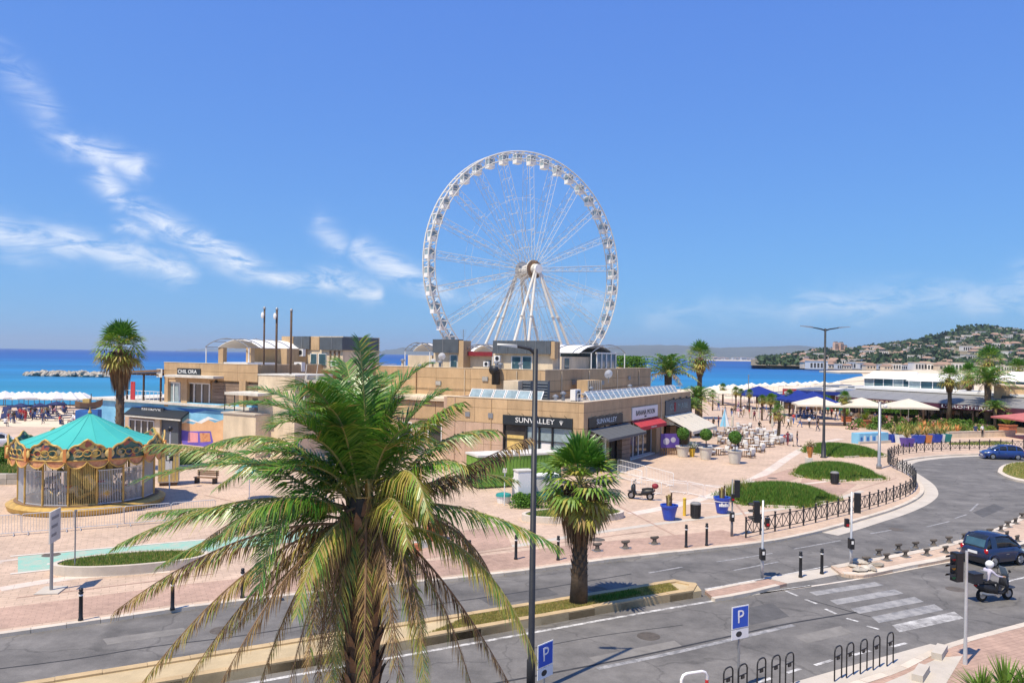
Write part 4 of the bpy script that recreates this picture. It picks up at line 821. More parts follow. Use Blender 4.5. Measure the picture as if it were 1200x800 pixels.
for i, (x, y0, p_) in enumerate(((519, 389, 10.5), (543, 386, 12.5), (655, 400, 12), (300, 396, 4))):
    q, z = LP(x, y0, p_); t = thing('antenna', 'thin television antenna on the flat roofs', 'antenna', W(p_, q, UT - .4), PA, 'antennas on the flat roofs'); MB().tube([(0, 0, 0), (0, 0, z - UT + .4)], .035, 6).build('mast', 'grey', t)
    for k in range(4): MB().tube([(0, -.45 + .06 * k, z - UT + .3 - k * .22), (0, .45 - .06 * k, z - UT + .3 - k * .22)], .014, 4).build('element', 'grey', t)
mat('wheel_cream', (.66, .64, .58), .5, .1, 1.0)
# ------------------------------------------------------------------ big wheel
WY = 170.0; hub = D(619, 316.5, WY); WR = 25.2; WA = R(35)
wh = thing('ferris_wheel', 'giant white observation wheel with closed cabins behind the shops', 'ferris wheel', (hub.x, hub.y, 0), WA)
HZ = hub.z
def wp(r, a, y): return (r * math.cos(a), y, HZ + r * math.sin(a))
for y in (-1.1, 1.1):
    rm = MB(); n = 84
    for rr_, th in ((WR, .15), (WR - 1.5, .11)): rm.tube([wp(rr_, 2 * math.pi * k / n, y) for k in range(n + 1)], th, 6, caps=False)
    for k in range(n):
        a = 2 * math.pi * k / n; b = 2 * math.pi * (k + .5) / n; c = 2 * math.pi * (k + 1) / n
        rm.tube([wp(WR - 1.5, a, y), wp(WR, b, y)], .07, 4, caps=False); rm.tube([wp(WR, b, y), wp(WR - 1.5, c, y)], .07, 4, caps=False)
    rm.build('rim', 'wheel_cream', wh)
cr_ = MB()
for k in range(42):
    a = 2 * math.pi * k / 42; cr_.tube([wp(WR, a, -1.1), wp(WR, a, 1.1)], .09, 5); cr_.tube([wp(WR - 1.5, a, -1.1), wp(WR - 1.5, a, 1.1)], .08, 5); cr_.tube([wp(WR, a, -1.1), wp(WR - 1.5, a + .075, 1.1)], .05, 4)
cr_.build('cross_tie', 'wheel_cream', wh)
sp = MB()                                                     # one lattice spoke, lying along +x from the hub
for s in (-1, 1):
    for w_ in (-1, 1): sp.tube([(1.2, s * (1.9), w_ * .35), (WR - 1.6, s * 1.1, w_ * .62)], .045, 5, caps=False)
    for k in range(20):
        t0, t1 = k / 20, (k + 1) / 20; f = lambda t, w_: (1.2 + (WR - 2.8) * t, s * (1.9 - .8 * t), w_ * (.35 + .27 * t)); sp.tube([f(t0, -1 if k % 2 else 1), f(t1, 1 if k % 2 else -1)], .024, 4, caps=False)
for k in range(1, 6):
    t = k / 6; sp.tube([(1.2 + (WR - 2.8) * t, -(1.9 - .8 * t), 0), (1.2 + (WR - 2.8) * t, (1.9 - .8 * t), 0)], .05, 4)
spm = sp.mesh('spoke', 'wheel_cream')
for k in range(21):
    o = link('spoke', spm, wh, (0, 0, HZ)); o.rotation_euler = (0, -2 * math.pi * (k + .3) / 21, 0)
br_ = MB()
for rr_ in (8.5, 15.5):
    for k in range(21):
        a = 2 * math.pi * (k + .3) / 21; b = 2 * math.pi * (k + 1.3) / 21
        for y in (-1.3, 1.3): br_.tube([wp(rr_, a, y), wp(rr_, b, y)], .022, 4)
br_.build('bracing_cable', 'wheel_cream', wh)
hb = MB(); hb.tube([(0, -3.2, HZ), (0, 3.2, HZ)], 1.15, 20); 
for y in (-2.0, 2.0): hb.tube([(0, y - .15, HZ), (0, y + .15, HZ)], 2.0, 28)
hbo = hb.build('hub', 'dirtywhite', wh)
fl_ = MB()
for k in range(28): a = 2 * math.pi * k / 28; fl_.bar(wp(1.1, a, -2.35), wp(2.0, a, -2.2), .12, .25)
fl_.build('hub_fin', 'wood', hbo); MB().tube([(0, -3.9, HZ), (0, -3.2, HZ)], .95, 16).build('hub_cap', 'white', hbo)
for y, sg in ((-3.3, -1), (3.3, 1)):
    for dx in (-12.5, -7.5, 7.5, 12.5):
        lg = MB(); lg.tube([(dx * .05, y, HZ - .4), (dx, y + sg * (5.5 if abs(dx) < 9 else 3.5), 0)], [.27, .34], 8)
        for t in (.35, .6, .8): lg.lathe([(.55, 0), (.55, .12)], 8, (dx * (.05 + .95 * t), y + sg * (5.5 if abs(dx) < 9 else 3.5) * t, (HZ - .4) * (1 - t)))
        lg.build('leg', 'wheel_cream', wh)
MB().box(-14, -10, 0, 14, 10, .9).build('platform', 'greymetal', wh)
cbm = MB().box(-.72, -.75, -1.75, .72, .75, -.95, 0).box(-.75, -.78, .12, .75, .78, .32, 0)
for sx_ in (-.68, .68):
    for sy_ in (-.7, .7): cbm.box(sx_ - .06, sy_ - .06, -.95, sx_ + .06, sy_ + .06, .12, 0)
cbm = cbm.mesh('cabin', 'white'); pnm = MB().box(-.66, -.68, -.94, .66, .68, .11).mesh('pane', 'glass_pale'); hgm = MB().bar((-.0, -1.0, .55), (0, 1.0, .55), .12, .12).bar((0, 0, .3), (0, 0, .55), .3, .1).box(-.5, -.5, .33, .5, .5, .45).mesh('hanger', 'greymetal')
for k in range(42):
    o = link('cabin', cbm, wh, wp(WR - .75, 2 * math.pi * (k + .4) / 42, 0)); link('pane', pnm, o); link('hanger', hgm, o)
mat('galv', (.55, .56, .57), .4, .12, 3, metal=.3)
# ------------------------------------------------------------------ carousel
cc = Vector((-27.35, 51.0, 0)); ca = thing('carousel', 'round merry-go-round with a turquoise canopy and gilded painted rounding boards', 'carousel', cc, R(12)); ca.scale = (.945, .945, .965)
MB().lathe([(4.3, .02), (4.75, .05), (4.85, .35), (4.55, .5), (4.3, .55)], 48).build('platform', 'gold', ca, smooth=False); MB().lathe([(4.2, 0), (4.32, .0), (4.32, .3)], 48).build('skirting', 'mural_deep', ca); MB().lathe([(4.4, .56), (0.1, .57)], 40, caps=False).build('deck', 'wood', ca)
cn = MB(); n = 16
prof = [(4.5, 4.15), (3.3, 4.55), (2.2, 4.98), (1.1, 5.5), (.25, 5.93), (.02, 6.05)]
cn.lathe(prof, n); cn.build('canopy', 'teal', ca)
sm = MB()
for k in range(n):
    a = 2 * math.pi * k / n; sm.tube([(r * math.cos(a), r * math.sin(a), z + .01) for r, z in prof], .018, 4)
sm.build('seam', 'teal', ca); MB().lathe([(.05, 6.0), (.14, 6.1), (.05, 6.3), (.01, 6.5)], 8).build('finial', 'gold', ca)
def painted(name):
    m = bpy.data.materials.new(name); m.use_nodes = True; t, n, l = nodes(m); b = n['Principled BSDF']; ge = n.new('ShaderNodeNewGeometry')
    wv = n.new('ShaderNodeTexNoise'); wv.inputs['Scale'].default_value = 2.2; wv.inputs['Detail'].default_value = 3; l.new(ge.outputs['Position'], wv.inputs[0])
    av = n.new('ShaderNodeVectorMath'); av.operation = 'MULTIPLY_ADD'; l.new(wv.outputs['Color'], av.inputs[0]); av.inputs[1].default_value = (.9, .9, .9); l.new(ge.outputs['Position'], av.inputs[2])
    vo = n.new('ShaderNodeTexVoronoi'); vo.inputs['Scale'].default_value = 3.2; l.new(av.outputs[0], vo.inputs[0]); cr2 = n.new('ShaderNodeValToRGB'); sc2 = n.new('ShaderNodeSeparateColor'); l.new(vo.outputs['Color'], sc2.inputs[0]); l.new(sc2.outputs[0], cr2.inputs[0])
    cr2.color_ramp.interpolation = 'CONSTANT'; e = cr2.color_ramp.elements; e[0].color = (.02, .07, .06, 1); e[1].position = .3; e[1].color = (.06, .14, .10, 1)
    for p_, c_ in ((.5, (.40, .34, .20, 1)), (.62, (.03, .05, .12, 1)), (.75, (.35, .10, .06, 1)), (.86, (.50, .36, .10, 1))): q = e.new(p_); q.color = c_
    l.new(cr2.outputs[0], b.inputs['Base Color']); b.inputs['Roughness'].default_value = .5; MATS[name] = m
painted('painted_board')
NB = 12
for k in range(NB):                                           # rounding boards, wavy top edge
    a0 = 2 * math.pi * k / NB; da = 2 * math.pi / NB; m_ = 14; v = MB(); g = MB(); top = []; bot = []
    for i in range(m_ + 1):
        t = i / m_; a = a0 + da * t; z = 3.95 + .62 * math.sin(math.pi * t) ** 1.6 + .18 * math.sin(3 * math.pi * t) ** 2; r = 4.72
        top.append((r * math.cos(a), r * math.sin(a), z)); bot.append(((r - .05) * math.cos(a), (r - .05) * math.sin(a), 3.45))
    for i in range(m_):
        q = lambda p, s: (p[0] * s, p[1] * s, p[2]); v.add([bot[i], bot[i + 1], top[i + 1], top[i], q(bot[i], .985), q(bot[i + 1], .985), q(top[i + 1], .985), q(top[i], .985)], [(0, 1, 2, 3), (7, 6, 5, 4), (3, 2, 6, 7), (0, 4, 5, 1)])
    o = v.build('rounding_board', 'painted_board', ca)
    g.tube(top, .07, 6); g.tube(bot, .06, 6)
    for t in (.3, .5, .7):
        a = a0 + da * t; c_ = Vector((4.76 * math.cos(a), 4.76 * math.sin(a), 3.9)); ta = Vector((-math.sin(a), math.cos(a), 0))
        g.tube([c_ + ta * .26 * math.cos(u * .7) + Vector((0, 0, .2 * math.sin(u * .7))) for u in range(10)], .035, 5)
    g.build('gilt_moulding', 'gold', o)
    a = a0; c_ = Vector((4.8 * math.cos(a), 4.8 * math.sin(a), 3.85)); rz_ = MB(); rz_.lathe([(.02, 0), (.28, 0), (.28, .08), (.16, .12), (.02, .12)], 10); b_ = rz_.build('rosette', 'goldlight', ca); b_.location = c_; b_.rotation_euler = Vector((math.cos(a), math.sin(a), 0)).to_track_quat('Z', 'Y').to_euler()
    MB().box(-.09, -.2, 3.4, .09, .0, 4.2).build('board_pilaster', 'orangepot', ca, (4.74 * math.cos(a), 4.74 * math.sin(a), 0), a - math.pi / 2 + math.pi)
    for s in range(2):                                         # scalloped valance
        b0 = a0 + da * s / 2; sv = MB(); p_ = []
        for i in range(9):
            t = i / 8; a = b0 + da / 2 * t; p_.append((4.66 * math.cos(a), 4.66 * math.sin(a), 3.42 - .42 * math.sin(math.pi * t) ** .7 - .03))
        for i in range(8):
            a_, b_ = p_[i], p_[i + 1]; sv.add([(a_[0], a_[1], 3.44), (b_[0], b_[1], 3.44), b_, a_], [(3, 2, 1, 0)])
        sv.tube([(x * 1.006, y * 1.006, z) for x, y, z in p_], .045, 5, 1); sv.build('scallop', ['scallop', 'gold'], ca)
fp = MB(); pn_ = []
NP = 16
for k in range(NP):                                            # bar panels closing the ride
    a0 = 2 * math.pi * k / NP; a1 = 2 * math.pi * (k + 1) / NP; A = Vector((4.12 * math.cos(a0), 4.12 * math.sin(a0), 0)); B_ = Vector((4.12 * math.cos(a1), 4.12 * math.sin(a1), 0)); v = MB(); hh = 2.75 if k % 3 else 3.4
    for i in range(16): p = A.lerp(B_, (i + .5) / 16); v.bar((p.x, p.y, .56), (p.x, p.y, hh), .03, .03)
    for z in (.62, hh - .03): v.bar((A.x, A.y, z), (B_.x, B_.y, z), .06, .06)
    v.build('bar_panel', 'galv' if k % 4 else 'goldlight', ca)
    MB().tube([(A.x * 1.005, A.y * 1.005, .56), (A.x * 1.005, A.y * 1.005, 3.5)], .07, 8).build('pole', 'gold', ca)
MB().lathe([(1.5, .57), (1.5, 4.6)], 12).build('centre_drum', 'wood', ca)
for k in range(12): a = 2 * math.pi * k / 12 + .26; MB().box(-.3, -.03, 1.2, .3, .0, 3.2).build('mirror', 'goldlight', ca, (1.47 * math.cos(a), 1.47 * math.sin(a), 0), a + math.pi / 2)
def horse_mesh():
    b = MB()
    b.tube([(-.62, 0, 1.0), (-.45, 0, 1.06), (-.1, 0, 1.0), (.3, 0, 1.03), (.5, 0, 1.12)], [.12, .24, .22, .24, .16], 10)
    b.tube([(.42, 0, 1.12), (.62, 0, 1.4), (.72, 0, 1.68)], [.18, .13, .10], 8); b.tube([(.66, 0, 1.72), (.86, 0, 1.6), (1.02, 0, 1.45)], [.11, .09, .055], 8)
    for x0, x1, x2 in ((.4, .62, .45), (.35, .2, .42), (-.5, -.62, -.8), (-.45, -.35, -.55)):
        y = .13 if x0 in (.4, -.5) else -.13; b.tube([(x0, y, .98), (x1, y, .68), (x2, y, .42)], [.1, .06, .045], 6)
    b.tube([(-.62, 0, 1.1), (-.82, 0, .95), (-.85, 0, .65)], [.07, .08, .03], 6, 1); b.tube([(.5, 0, 1.45), (.6, 0, 1.7), (.7, 0, 1.8)], [.05, .07, .04], 6, 1); b.lathe([(.24, 0), (.27, .08), (.2, .12)], 10, (0, 0, 1.16), 2)
    return b.mesh('horse', ['cream', 'goldlight', 'red'], True)
hm = horse_mesh(); pm = MB().tube([(0, 0, .57), (0, 0, 4.2)], .03, 6).mesh('horse_pole', 'gold')
for k in range(10):
    a = 2 * math.pi * k / 10 + .2; o = link('horse', hm, ca, (2.95 * math.cos(a), 2.95 * math.sin(a), .15 + .25 * (k % 3)), a - math.pi / 2); link('horse_pole', pm, ca, (2.95 * math.cos(a), 2.95 * math.sin(a), 0))
# painted coach on the near side behind the bars
aa = math.atan2(-cc.y, -cc.x) - R(12) + .25
co = MB(); co.ball((3.5 * math.cos(aa), 3.5 * math.sin(aa), 1.25), .6, 0, 14, 8, (1, 1, .8)); co.tube([(3.75 * math.cos(aa + .2 * i), 3.75 * math.sin(aa + .2 * i), 1.0 + .35 * (i % 2)) for i in range(-2, 3)], .1, 6, 0); co.build('coach', 'gold', ca)
# ticket booth right of the carousel
bo = G(197, 569); tb = thing('ticket_booth', 'narrow cream ticket booth beside the merry-go-round', 'booth', (bo.x, bo.y, 0), R(20))
MB().box(-.7, -.1, .25, .7, 1.3, 2.7).build('body', 'cloth_cream', tb); MB().box(-.85, -.25, 2.7, .85, 1.45, 2.85).build('roof', 'goldlight', tb); MB().box(-.6, 0, 0, .6, 1.2, .25).build('base', 'darkwood', tb)
for k in range(6): MB().box(-.66 + k * .235, -.125, .35, -.48 + k * .235, -.1, 2.6).build('board', 'goldlight', tb)
MB().box(-.2, -.15, 1.2, .25, -.127, 2.0).build('notice', 'white', tb)
ps_ = G(198.5, 573); sp_ = thing('sign_post', 'thin white post with a small dark panel beside the ticket booth', 'sign', ps_, R(10)); MB().tube([(0, 0, 0), (0, 0, 4.3)], .045, 8).build('post', 'white_metal', sp_); MB().box(-.25, -.09, 2.05, .25, -.05, 2.5).build('panel', 'signblack', sp_); MB().box(-.18, -.095, 2.12, -.02, -.091, 2.42).build('print', 'white', sp_)
MB().ball((0, 0, 4.35), .2, 0, 10, 6).build('lantern', 'blackmetal', sp_)
# ------------------------------------------------------------------ palms
mat('frond_green', (.07, .195, .02), .36, .35, 2.5, trans=.16, spec=.6); mat('frond_mid', (.17, .285, .035), .38, .3, 2.5, trans=.18, spec=.6); mat('frond_yellow', (.40, .36, .07), .6, .3, 2.5, trans=.3); mat('frond_straw', (.38, .26, .10), .7, .3, 2.5, trans=.2); mat('frond_brown', (.115, .07, .035), .8, .3, 3, trans=.1); mat('rachis', (.28, .26, .09), .6, .25, 3); mat('rachis_dry', (.24, .15, .08), .7, .25, 3)
mat('palm_trunk', (.12, .085, .055), .95, .45, 3, .5, fine=20); mat('palm_boot', (.19, .12, .065), .9, .4, 4, .3, rnd=.2); mat('skirt_brown', (.20, .105, .05), .9, .4, 2, trans=.1); mat('skirt_straw', (.30, .19, .09), .9, .35, 2, trans=.1)
FM = ['frond_green', 'frond_mid', 'frond_yellow', 'frond_straw', 'frond_brown', 'rachis', 'rachis_dry']
def feather(P, wts, nleaf=75, ll=.5, lw=.02, fwd=.75, keel=.35, droop=.0, tipdry=0.0, rr=.035, jit=.15):
    """a pinnate leaf along the points P (palm-local)"""
    mb = MB(); n = len(P); dry = wts[3] + wts[4] > wts[0] + wts[1]
    mb.tube(P, [rr * (1 - .85 * i / (n - 1)) for i in range(n)], 5, 6 if dry else 5)
    for k in range(nleaf):
        t = .10 + .90 * (k + random.random() * .5) / nleaf; f = t * (n - 1); i = min(int(f), n - 2); p = P[i].lerp(P[i + 1], f - i); T = (P[i + 1] - P[i]).normalized()
        s = T.cross(Vector((0, 0, 1)));
        if s.length < .05: s = Vector((1, 0, 0))
        s.normalize(); u = s.cross(T).normalized(); L = ll * (.45 + .75 * math.sin(math.pi * min(1, .12 + t * .86)) ** .8) * random.uniform(.7, 1.2)
        for sd in (-1, 1):
            if random.random() < .04 + (.14 if dry else 0): continue
            d = (T * (fwd + random.uniform(-jit, jit) + .5 * t * t) + s * sd * random.uniform(.85, 1.1) + u * (keel + random.uniform(-jit, jit))).normalized()
            g = Vector((0, 0, -1)) * (droop + random.uniform(0, .3)); d1 = (d + g * .5).normalized(); d2 = (d + g * 1.6).normalized()
            a = p; b = p + d1 * L * .5; c = b + d2 * L * .5; wv = T * lw * (.8 + .4 * random.random())
            pr = list(wts)
            if tipdry and t > .55: pr[3] += tipdry * (t - .5) * 5; pr[4] += tipdry * (t - .5) * 3; pr[2] += tipdry * (t - .5)
            m = random.choices(range(5), pr)[0]
            mb.add([a - wv * .6, a + wv * .6, b + wv, b - wv, c], [(0, 1, 2, 3), (3, 2, 4)], m)
    return mb
def bez(a, b, c, n=14): return [a * (1 - t) ** 2 + b * 2 * t * (1 - t) + c * t * t for t in [i / n for i in range(n + 1)]]
PY = 16.0; pc0 = D(428, 588, PY); big = thing('date_palm', 'large shaggy date palm with drooping brown lower fronds in front of the road', 'palm tree', (pc0.x, PY, 0))
base = Vector((0, 0, pc0.z))
def px(x, y, dy): q = D(x, y, PY + dy); return Vector((q.x - pc0.x, dy, q.z))
KW = {'g': (8, 3.5, .1, .05, 0), 'm': (5, 4, 1.6, .9, .4), 'y': (1, 3, 6, 2, .2), 'd': (0, .7, 2, 5, 3.5), 'b': (0, 0, .4, 3, 6)}
fr = [(430, 470, 421, 400, .3, 'g'), (440, 455, 500, 428, .6, 'g'), (425, 460, 455, 440, 1.4, 'g'), (400, 480, 392, 445, 1.0, 'g'), (395, 450, 350, 452, 1.6, 'g'), (385, 470, 300, 455, .6, 'g'), (380, 455, 268, 475, -.3, 'g'), (370, 470, 318, 500, -1.2, 'g'), (385, 490, 340, 520, -1.6, 'g'), (405, 500, 400, 500, -1.5, 'g'),
      (350, 470, 228, 528, 1.2, 'm'), (345, 500, 245, 545, -1.0, 'g'), (330, 515, 165, 562, -.5, 'g'), (320, 520, 178, 520, 1.2, 'm'), (300, 555, 137, 638, -.6, 'm'), (300, 585, 172, 600, 1.2, 'm'), (335, 540, 303, 690, -1.9, 'g'), (350, 545, 262, 625, -2.2, 'm'), (290, 600, 134, 716, -.5, 'd'), (310, 590, 190, 660, .9, 'm'),
      (300, 625, 166, 800, -.8, 'd'), (320, 640, 212, 806, 0, 'd'), (345, 635, 252, 812, -1, 'b'), (350, 655, 300, 815, .5, 'd'), (375, 640, 335, 820, -1.2, 'b'), (360, 640, 270, 740, 1.4, 'd'),
      (470, 480, 522, 458, .3, 'g'), (475, 495, 536, 472, -.7, 'm'), (490, 500, 580, 503, .5, 'm'), (515, 560, 622, 512, .9, 'b'), (540, 575, 655, 640, -.4, 'm'), (482, 500, 503, 606, -2.0, 'y'), (468, 545, 478, 640, -2.4, 'y'), (560, 600, 584, 700, .6, 'd'), (565, 605, 628, 770, -.6, 'y'), (520, 660, 598, 802, .3, 'b'),
      (510, 640, 560, 830, -.5, 'd'), (485, 620, 500, 825, -1.4, 'y'), (455, 640, 472, 830, -1.6, 'd'), (430, 650, 425, 835, -1.5, 'd'), (400, 630, 385, 830, -1.4, 'y'), (370, 610, 348, 720, -2.2, 'y'), (450, 480, 520, 520, 2.4, 'm'), (360, 490, 255, 570, 2.4, 'm'), (440, 470, 470, 455, 2.2, 'g'), (520, 540, 600, 560, 2.2, 'm'), (330, 560, 230, 640, 2.3, 'd'),
      (540, 590, 560, 660, 1.8, 'd'), (450, 520, 455, 520, -1.2, 'g'), (460, 490, 490, 500, -1.4, 'g'), (410, 470, 372, 480, -.8, 'g'), (415, 450, 405, 425, 1.6, 'g'), (445, 500, 470, 470, .2, 'g'), (480, 520, 545, 545, -1.2, 'm'), (370, 520, 300, 560, -1.6, 'g')]
rf = random.Random(11)
for k in range(9):                                            # inner green fronds
    tx = rf.uniform(310, 515); ty = rf.uniform(455, 560); fr.append(((tx + 428) / 2, ty - rf.uniform(10, 40), tx, ty, rf.uniform(-2.2, 2.2), 'g' if rf.random() < .8 else 'm'))
for k in range(18):                                           # dead fronds hanging round the trunk
    tx = rf.uniform(355, 510); fr.append((428 + (tx - 428) * .75, rf.uniform(585, 640), tx, rf.uniform(720, 850), rf.uniform(-1.9, 1.2), rf.choice('bbdd')))
for (cx_, cy_, tx, ty, dy, kd) in fr:
    tip = px(tx, ty, dy); ctl = px(cx_, cy_, dy * .55); st_ = base + Vector(((ctl - base).x, (ctl - base).y, 0)).normalized() * .22 + Vector((0, 0, random.uniform(-.25, .25) + (.25 if kd == 'g' else -.25)))
    P = bez(st_, ctl, tip); ln = sum((P[i + 1] - P[i]).length for i in range(len(P) - 1))
    dr = {'g': .14, 'm': .45, 'y': 1.1, 'd': 1.5, 'b': 1.9}[kd]
    feather(P, KW[kd], int(38 * ln) if kd != 'b' else int(30 * ln), .60 if kd in 'gmy' else .52, .017 if kd in 'gmy' else .014, .75, .45 if kd == 'g' else .1, dr, .5 if kd in 'gm' else 0, .035, .12 if kd == 'g' else .2 if kd in 'my' else .35).build('frond', FM, big)
tk = MB(); tk.tube([(0, 0, 0), (.05, 0, 2), (-.03, 0, 4), (0, 0, base.z - .7), (0, 0, base.z + .1)], [.48, .36, .34, .42, .3], 16); tk.build('trunk', 'palm_trunk', big, smooth=True)
bt = MB().add([(-.11, 0, 0), (.11, 0, 0), (.07, .1, .38), (-.07, .1, .38), (-.07, -.05, 0), (.07, -.05, 0), (0, .22, .62)], [(0, 1, 2, 3), (4, 0, 3), (1, 5, 2), (3, 2, 6), (5, 4, 3, 2)]).mesh('leaf_base', 'palm_boot')
for k in range(170):
    z = .5 + (base.z - .6) * k / 170; a = k * 2.39996; r_ = .34 if z < base.z - 1.3 else .40; o = link('leaf_base', bt, big, (r_ * math.cos(a), r_ * math.sin(a), z), a - math.pi / 2); o.scale = (1, 1, .7)
for k in range(7):
    a = k * .9 - 2.2; q = MB(); e1 = base + Vector((math.cos(a) * .9, math.sin(a) * .9, .25)); P = bez(base + Vector((0, 0, .1)), base + Vector((math.cos(a) * .5, math.sin(a) * .5, .9)), e1, 6); q.tube(P, .025, 5)
    for j in range(26): p = P[3 + j % 4]; q.tube([p, p + Vector((random.gauss(0, .14), random.gauss(0, .14), random.uniform(-.45, .05)))], .008, 3, caps=False)
    q.build('flower_stalk', 'gold' if k % 2 else 'frond_yellow', big)
# fan palms
def fan(mb, o, d, ln, R_, m, nseg=20, droop=.35, spread=2.3, pm_=5):
    d = d.normalized(); e = o + d * ln; s = d.cross(Vector((0, 0, 1)))
    if s.length < .05: s = Vector((1, 0, 0))
    s.normalize(); u = s.cross(d).normalized(); mid = o.lerp(e, .5) + Vector((0, 0, .06)); mb.tube([o, mid, e], [.025, .018, .014], 4, pm_)
    for k in range(nseg):
        a = (k - (nseg - 1) / 2) / nseg * spread * 2 * .5 * 1.35; dd = (d * math.cos(a) + s * math.sin(a) + u * (.12 * (1 if k % 2 else -1))).normalized(); L = R_ * (1 - .12 * abs(a)) * random.uniform(.9, 1.08)
        b = e + dd * L * .6; c = b + (dd + Vector((0, 0, -1)) * droop * (1 + random.random() * .6)).normalized() * L * .4; wv = dd.cross(u).normalized() * L * .062
        mm = m if random.random() > .15 else min(m + 1, 4)
        mb.add([e, b + wv, b - wv, c], [(0, 2, 1), (1, 2, 3)], mm)
def fan_palm(name, label, hgt, cr_r, ngreen, skirt_len, skirt_r, tr=.22, grp=None, seg=18, lod=1.0):
    t = thing(name, label, 'palm tree', (0, 0, 0), 0, grp); top = Vector((0, 0, hgt))
    if tr > .2 and lod >= 1:
        v = MB(); v.tube([(0, 0, 0), (.03, 0, hgt * .35), (0, 0, hgt)], [tr * 1.25, tr, tr * .8], 12); v.build('trunk', 'palm_trunk', t, smooth=True)
        b_ = MB().add([(-.08, 0, 0), (.08, 0, 0), (.04, .06, .2), (-.04, .06, .2), (.0, .12, .26)], [(0, 1, 2, 3), (3, 2, 4)]).mesh('leaf_base', 'palm_boot')
        for k in range(70): a = k * 2.4; z = .9 + (hgt - skirt_len - .9 + .4) * k / 70; link('leaf_base', b_, t, (tr * .98 * math.cos(a), tr * .98 * math.sin(a), z), a - math.pi / 2)
    else: MB().tube([(0, 0, 0), (.1, 0, hgt * .5), (0, 0, hgt)], [tr * 1.2, tr, tr * .85], 8).build('trunk', 'palm_trunk', t, smooth=True)
    for k in range(ngreen):
        f = k / ngreen; el_ = R(86 - 138 * f ** .95); a = k * 2.39996 + random.uniform(-.2, .2); d = Vector((math.cos(a) * math.cos(el_), math.sin(a) * math.cos(el_), math.sin(el_))); m = 0 if f < .3 else (1 if f < .72 else (2 if f < .92 else 3)); mb = MB()
        fan(mb, top + Vector((0, 0, .15 - .4 * f)), d, cr_r * .52 * random.uniform(.75, 1.2), cr_r * .60, m, seg, .2 + .7 * f); mb.build('frond', FM, t)
    sk = MB()
    for k in range(int(520 * lod)):
        f = random.random(); a = random.uniform(0, 6.283); z0 = hgt - .1 - skirt_len * .62 * f; r0 = tr + (skirt_r - tr) * (.55 + .45 * random.random()) * (1 - .5 * f); L = skirt_len * random.uniform(.32, .5); wv = Vector((-math.sin(a), math.cos(a), 0)) * random.uniform(.03, .07) * (1.5 if lod < 1 else 1)
        p = Vector((math.cos(a) * r0, math.sin(a) * r0, z0)); p0 = Vector((math.cos(a) * tr, math.sin(a) * tr, z0 + .25)); e = Vector((math.cos(a + random.uniform(-.15, .15)) * r0 * .8, math.sin(a) * r0 * .8, z0 - L))
        sk.add([p0, p + wv, p - wv, e], [(0, 2, 1), (1, 2, 3)], random.randrange(3))
    tag(sk.build('dead_frond_skirt', ['skirt_brown', 'skirt_straw', 'frond_brown'], t), kind='stuff')
    return t
b0 = G(678, 706, MH - .06)
fpm = fan_palm('fan_palm', 'stout fan palm with a thick brown skirt on the grassy median', 4.75, 1.85, 40, 2.5, 1.05, .30, None, 24); fpm.location = b0
b1 = G(140, 552); f2 = fan_palm('fan_palm', 'tall fan palm rising behind the turquoise carousel canopy', 10.0, 2.3, 42, 3.6, 1.15, .33); f2.location = (D(140, 500, 64).x, 64, 0)
dp = thing('date_palm', 'green feathery date palm', 'palm tree')
def feather_palm(t, hgt, L, nf, tr=.32, lod=26):
    MB().tube([(0, 0, 0), (.05, 0, hgt * .5), (0, 0, hgt)], [tr * 1.3, tr, tr * 1.2], 10).build('trunk', 'palm_trunk', t, smooth=True)
    for k in range(nf):
        f = k / nf; a = k * 2.39996; el_ = R(84 - 100 * f); d = Vector((math.cos(a) * math.cos(el_), math.sin(a) * math.cos(el_), math.sin(el_))); st_ = Vector((0, 0, hgt)); c = st_ + d * L * .55 + Vector((0, 0, .25 * L * math.cos(el_))); e = st_ + d * L * .85 + Vector((math.cos(a), math.sin(a), 0)) * L * .18 - Vector((0, 0, L * .22 * (1 - f * .3)))
        feather(bez(st_, c, e, 8), KW['g'] if f < .6 else KW['m'] if f < .85 else KW['d'], lod, L * .16, .045, .7, .35, .25 + .5 * f).build('frond', FM, t)
    return t
feather_palm(dp, 5.2, 3.3, 38); DP = Proto(dp)
fl0 = fan_palm('fan_palm', 'fan palm', 7.4, 2.0, 44, 2.2, .75, .30, None, 12, .6); FP = Proto(fl0)
GRP = None
def at_px(x, y, Y): p = D(x, y, Y); return Vector((p.x, p.y, 0))
FP.put(at_px(1112, 498, 121), .3, 1.0, 'fan palm with bare grey trunk standing before the grey roofed restaurant')
FP.put(at_px(1135, 498, 127), 1.3, 1.05, 'slim fan palm half hidden between the two palm clumps by the restaurant')
FP.put(at_px(1158, 500, 131), 2.2, 1.36, 'tallest fan palm rising above the restaurant palms')
FP.put(at_px(1192, 500, 150), .9, 1.15, 'fan palm standing over the white roof at the far restaurant terrace')
FP.put(at_px(820, 470, 128), 1.9, 1.35, 'tall fan palm behind the far end of the shop block')
DP.put(at_px(1157, 500, 117), .5, 1.28, 'dense date palm beside the black restaurant sign')
DP.put(at_px(1166, 500, 114), 1.9, .62, 'low young date palm at the foot of the restaurant palms')
DP.put(at_px(783, 440, 112), .2, 1.45, 'date palm rising behind the shop roof next to the roof hedge')
DP.put(at_px(817, 500, 101), 2.9, .88, 'bushy low date palm at the end of the cream awning')
DP.put(at_px(808, 505, 98), 1.4, .7, 'small drooping date palm against the end wall of the shop block')
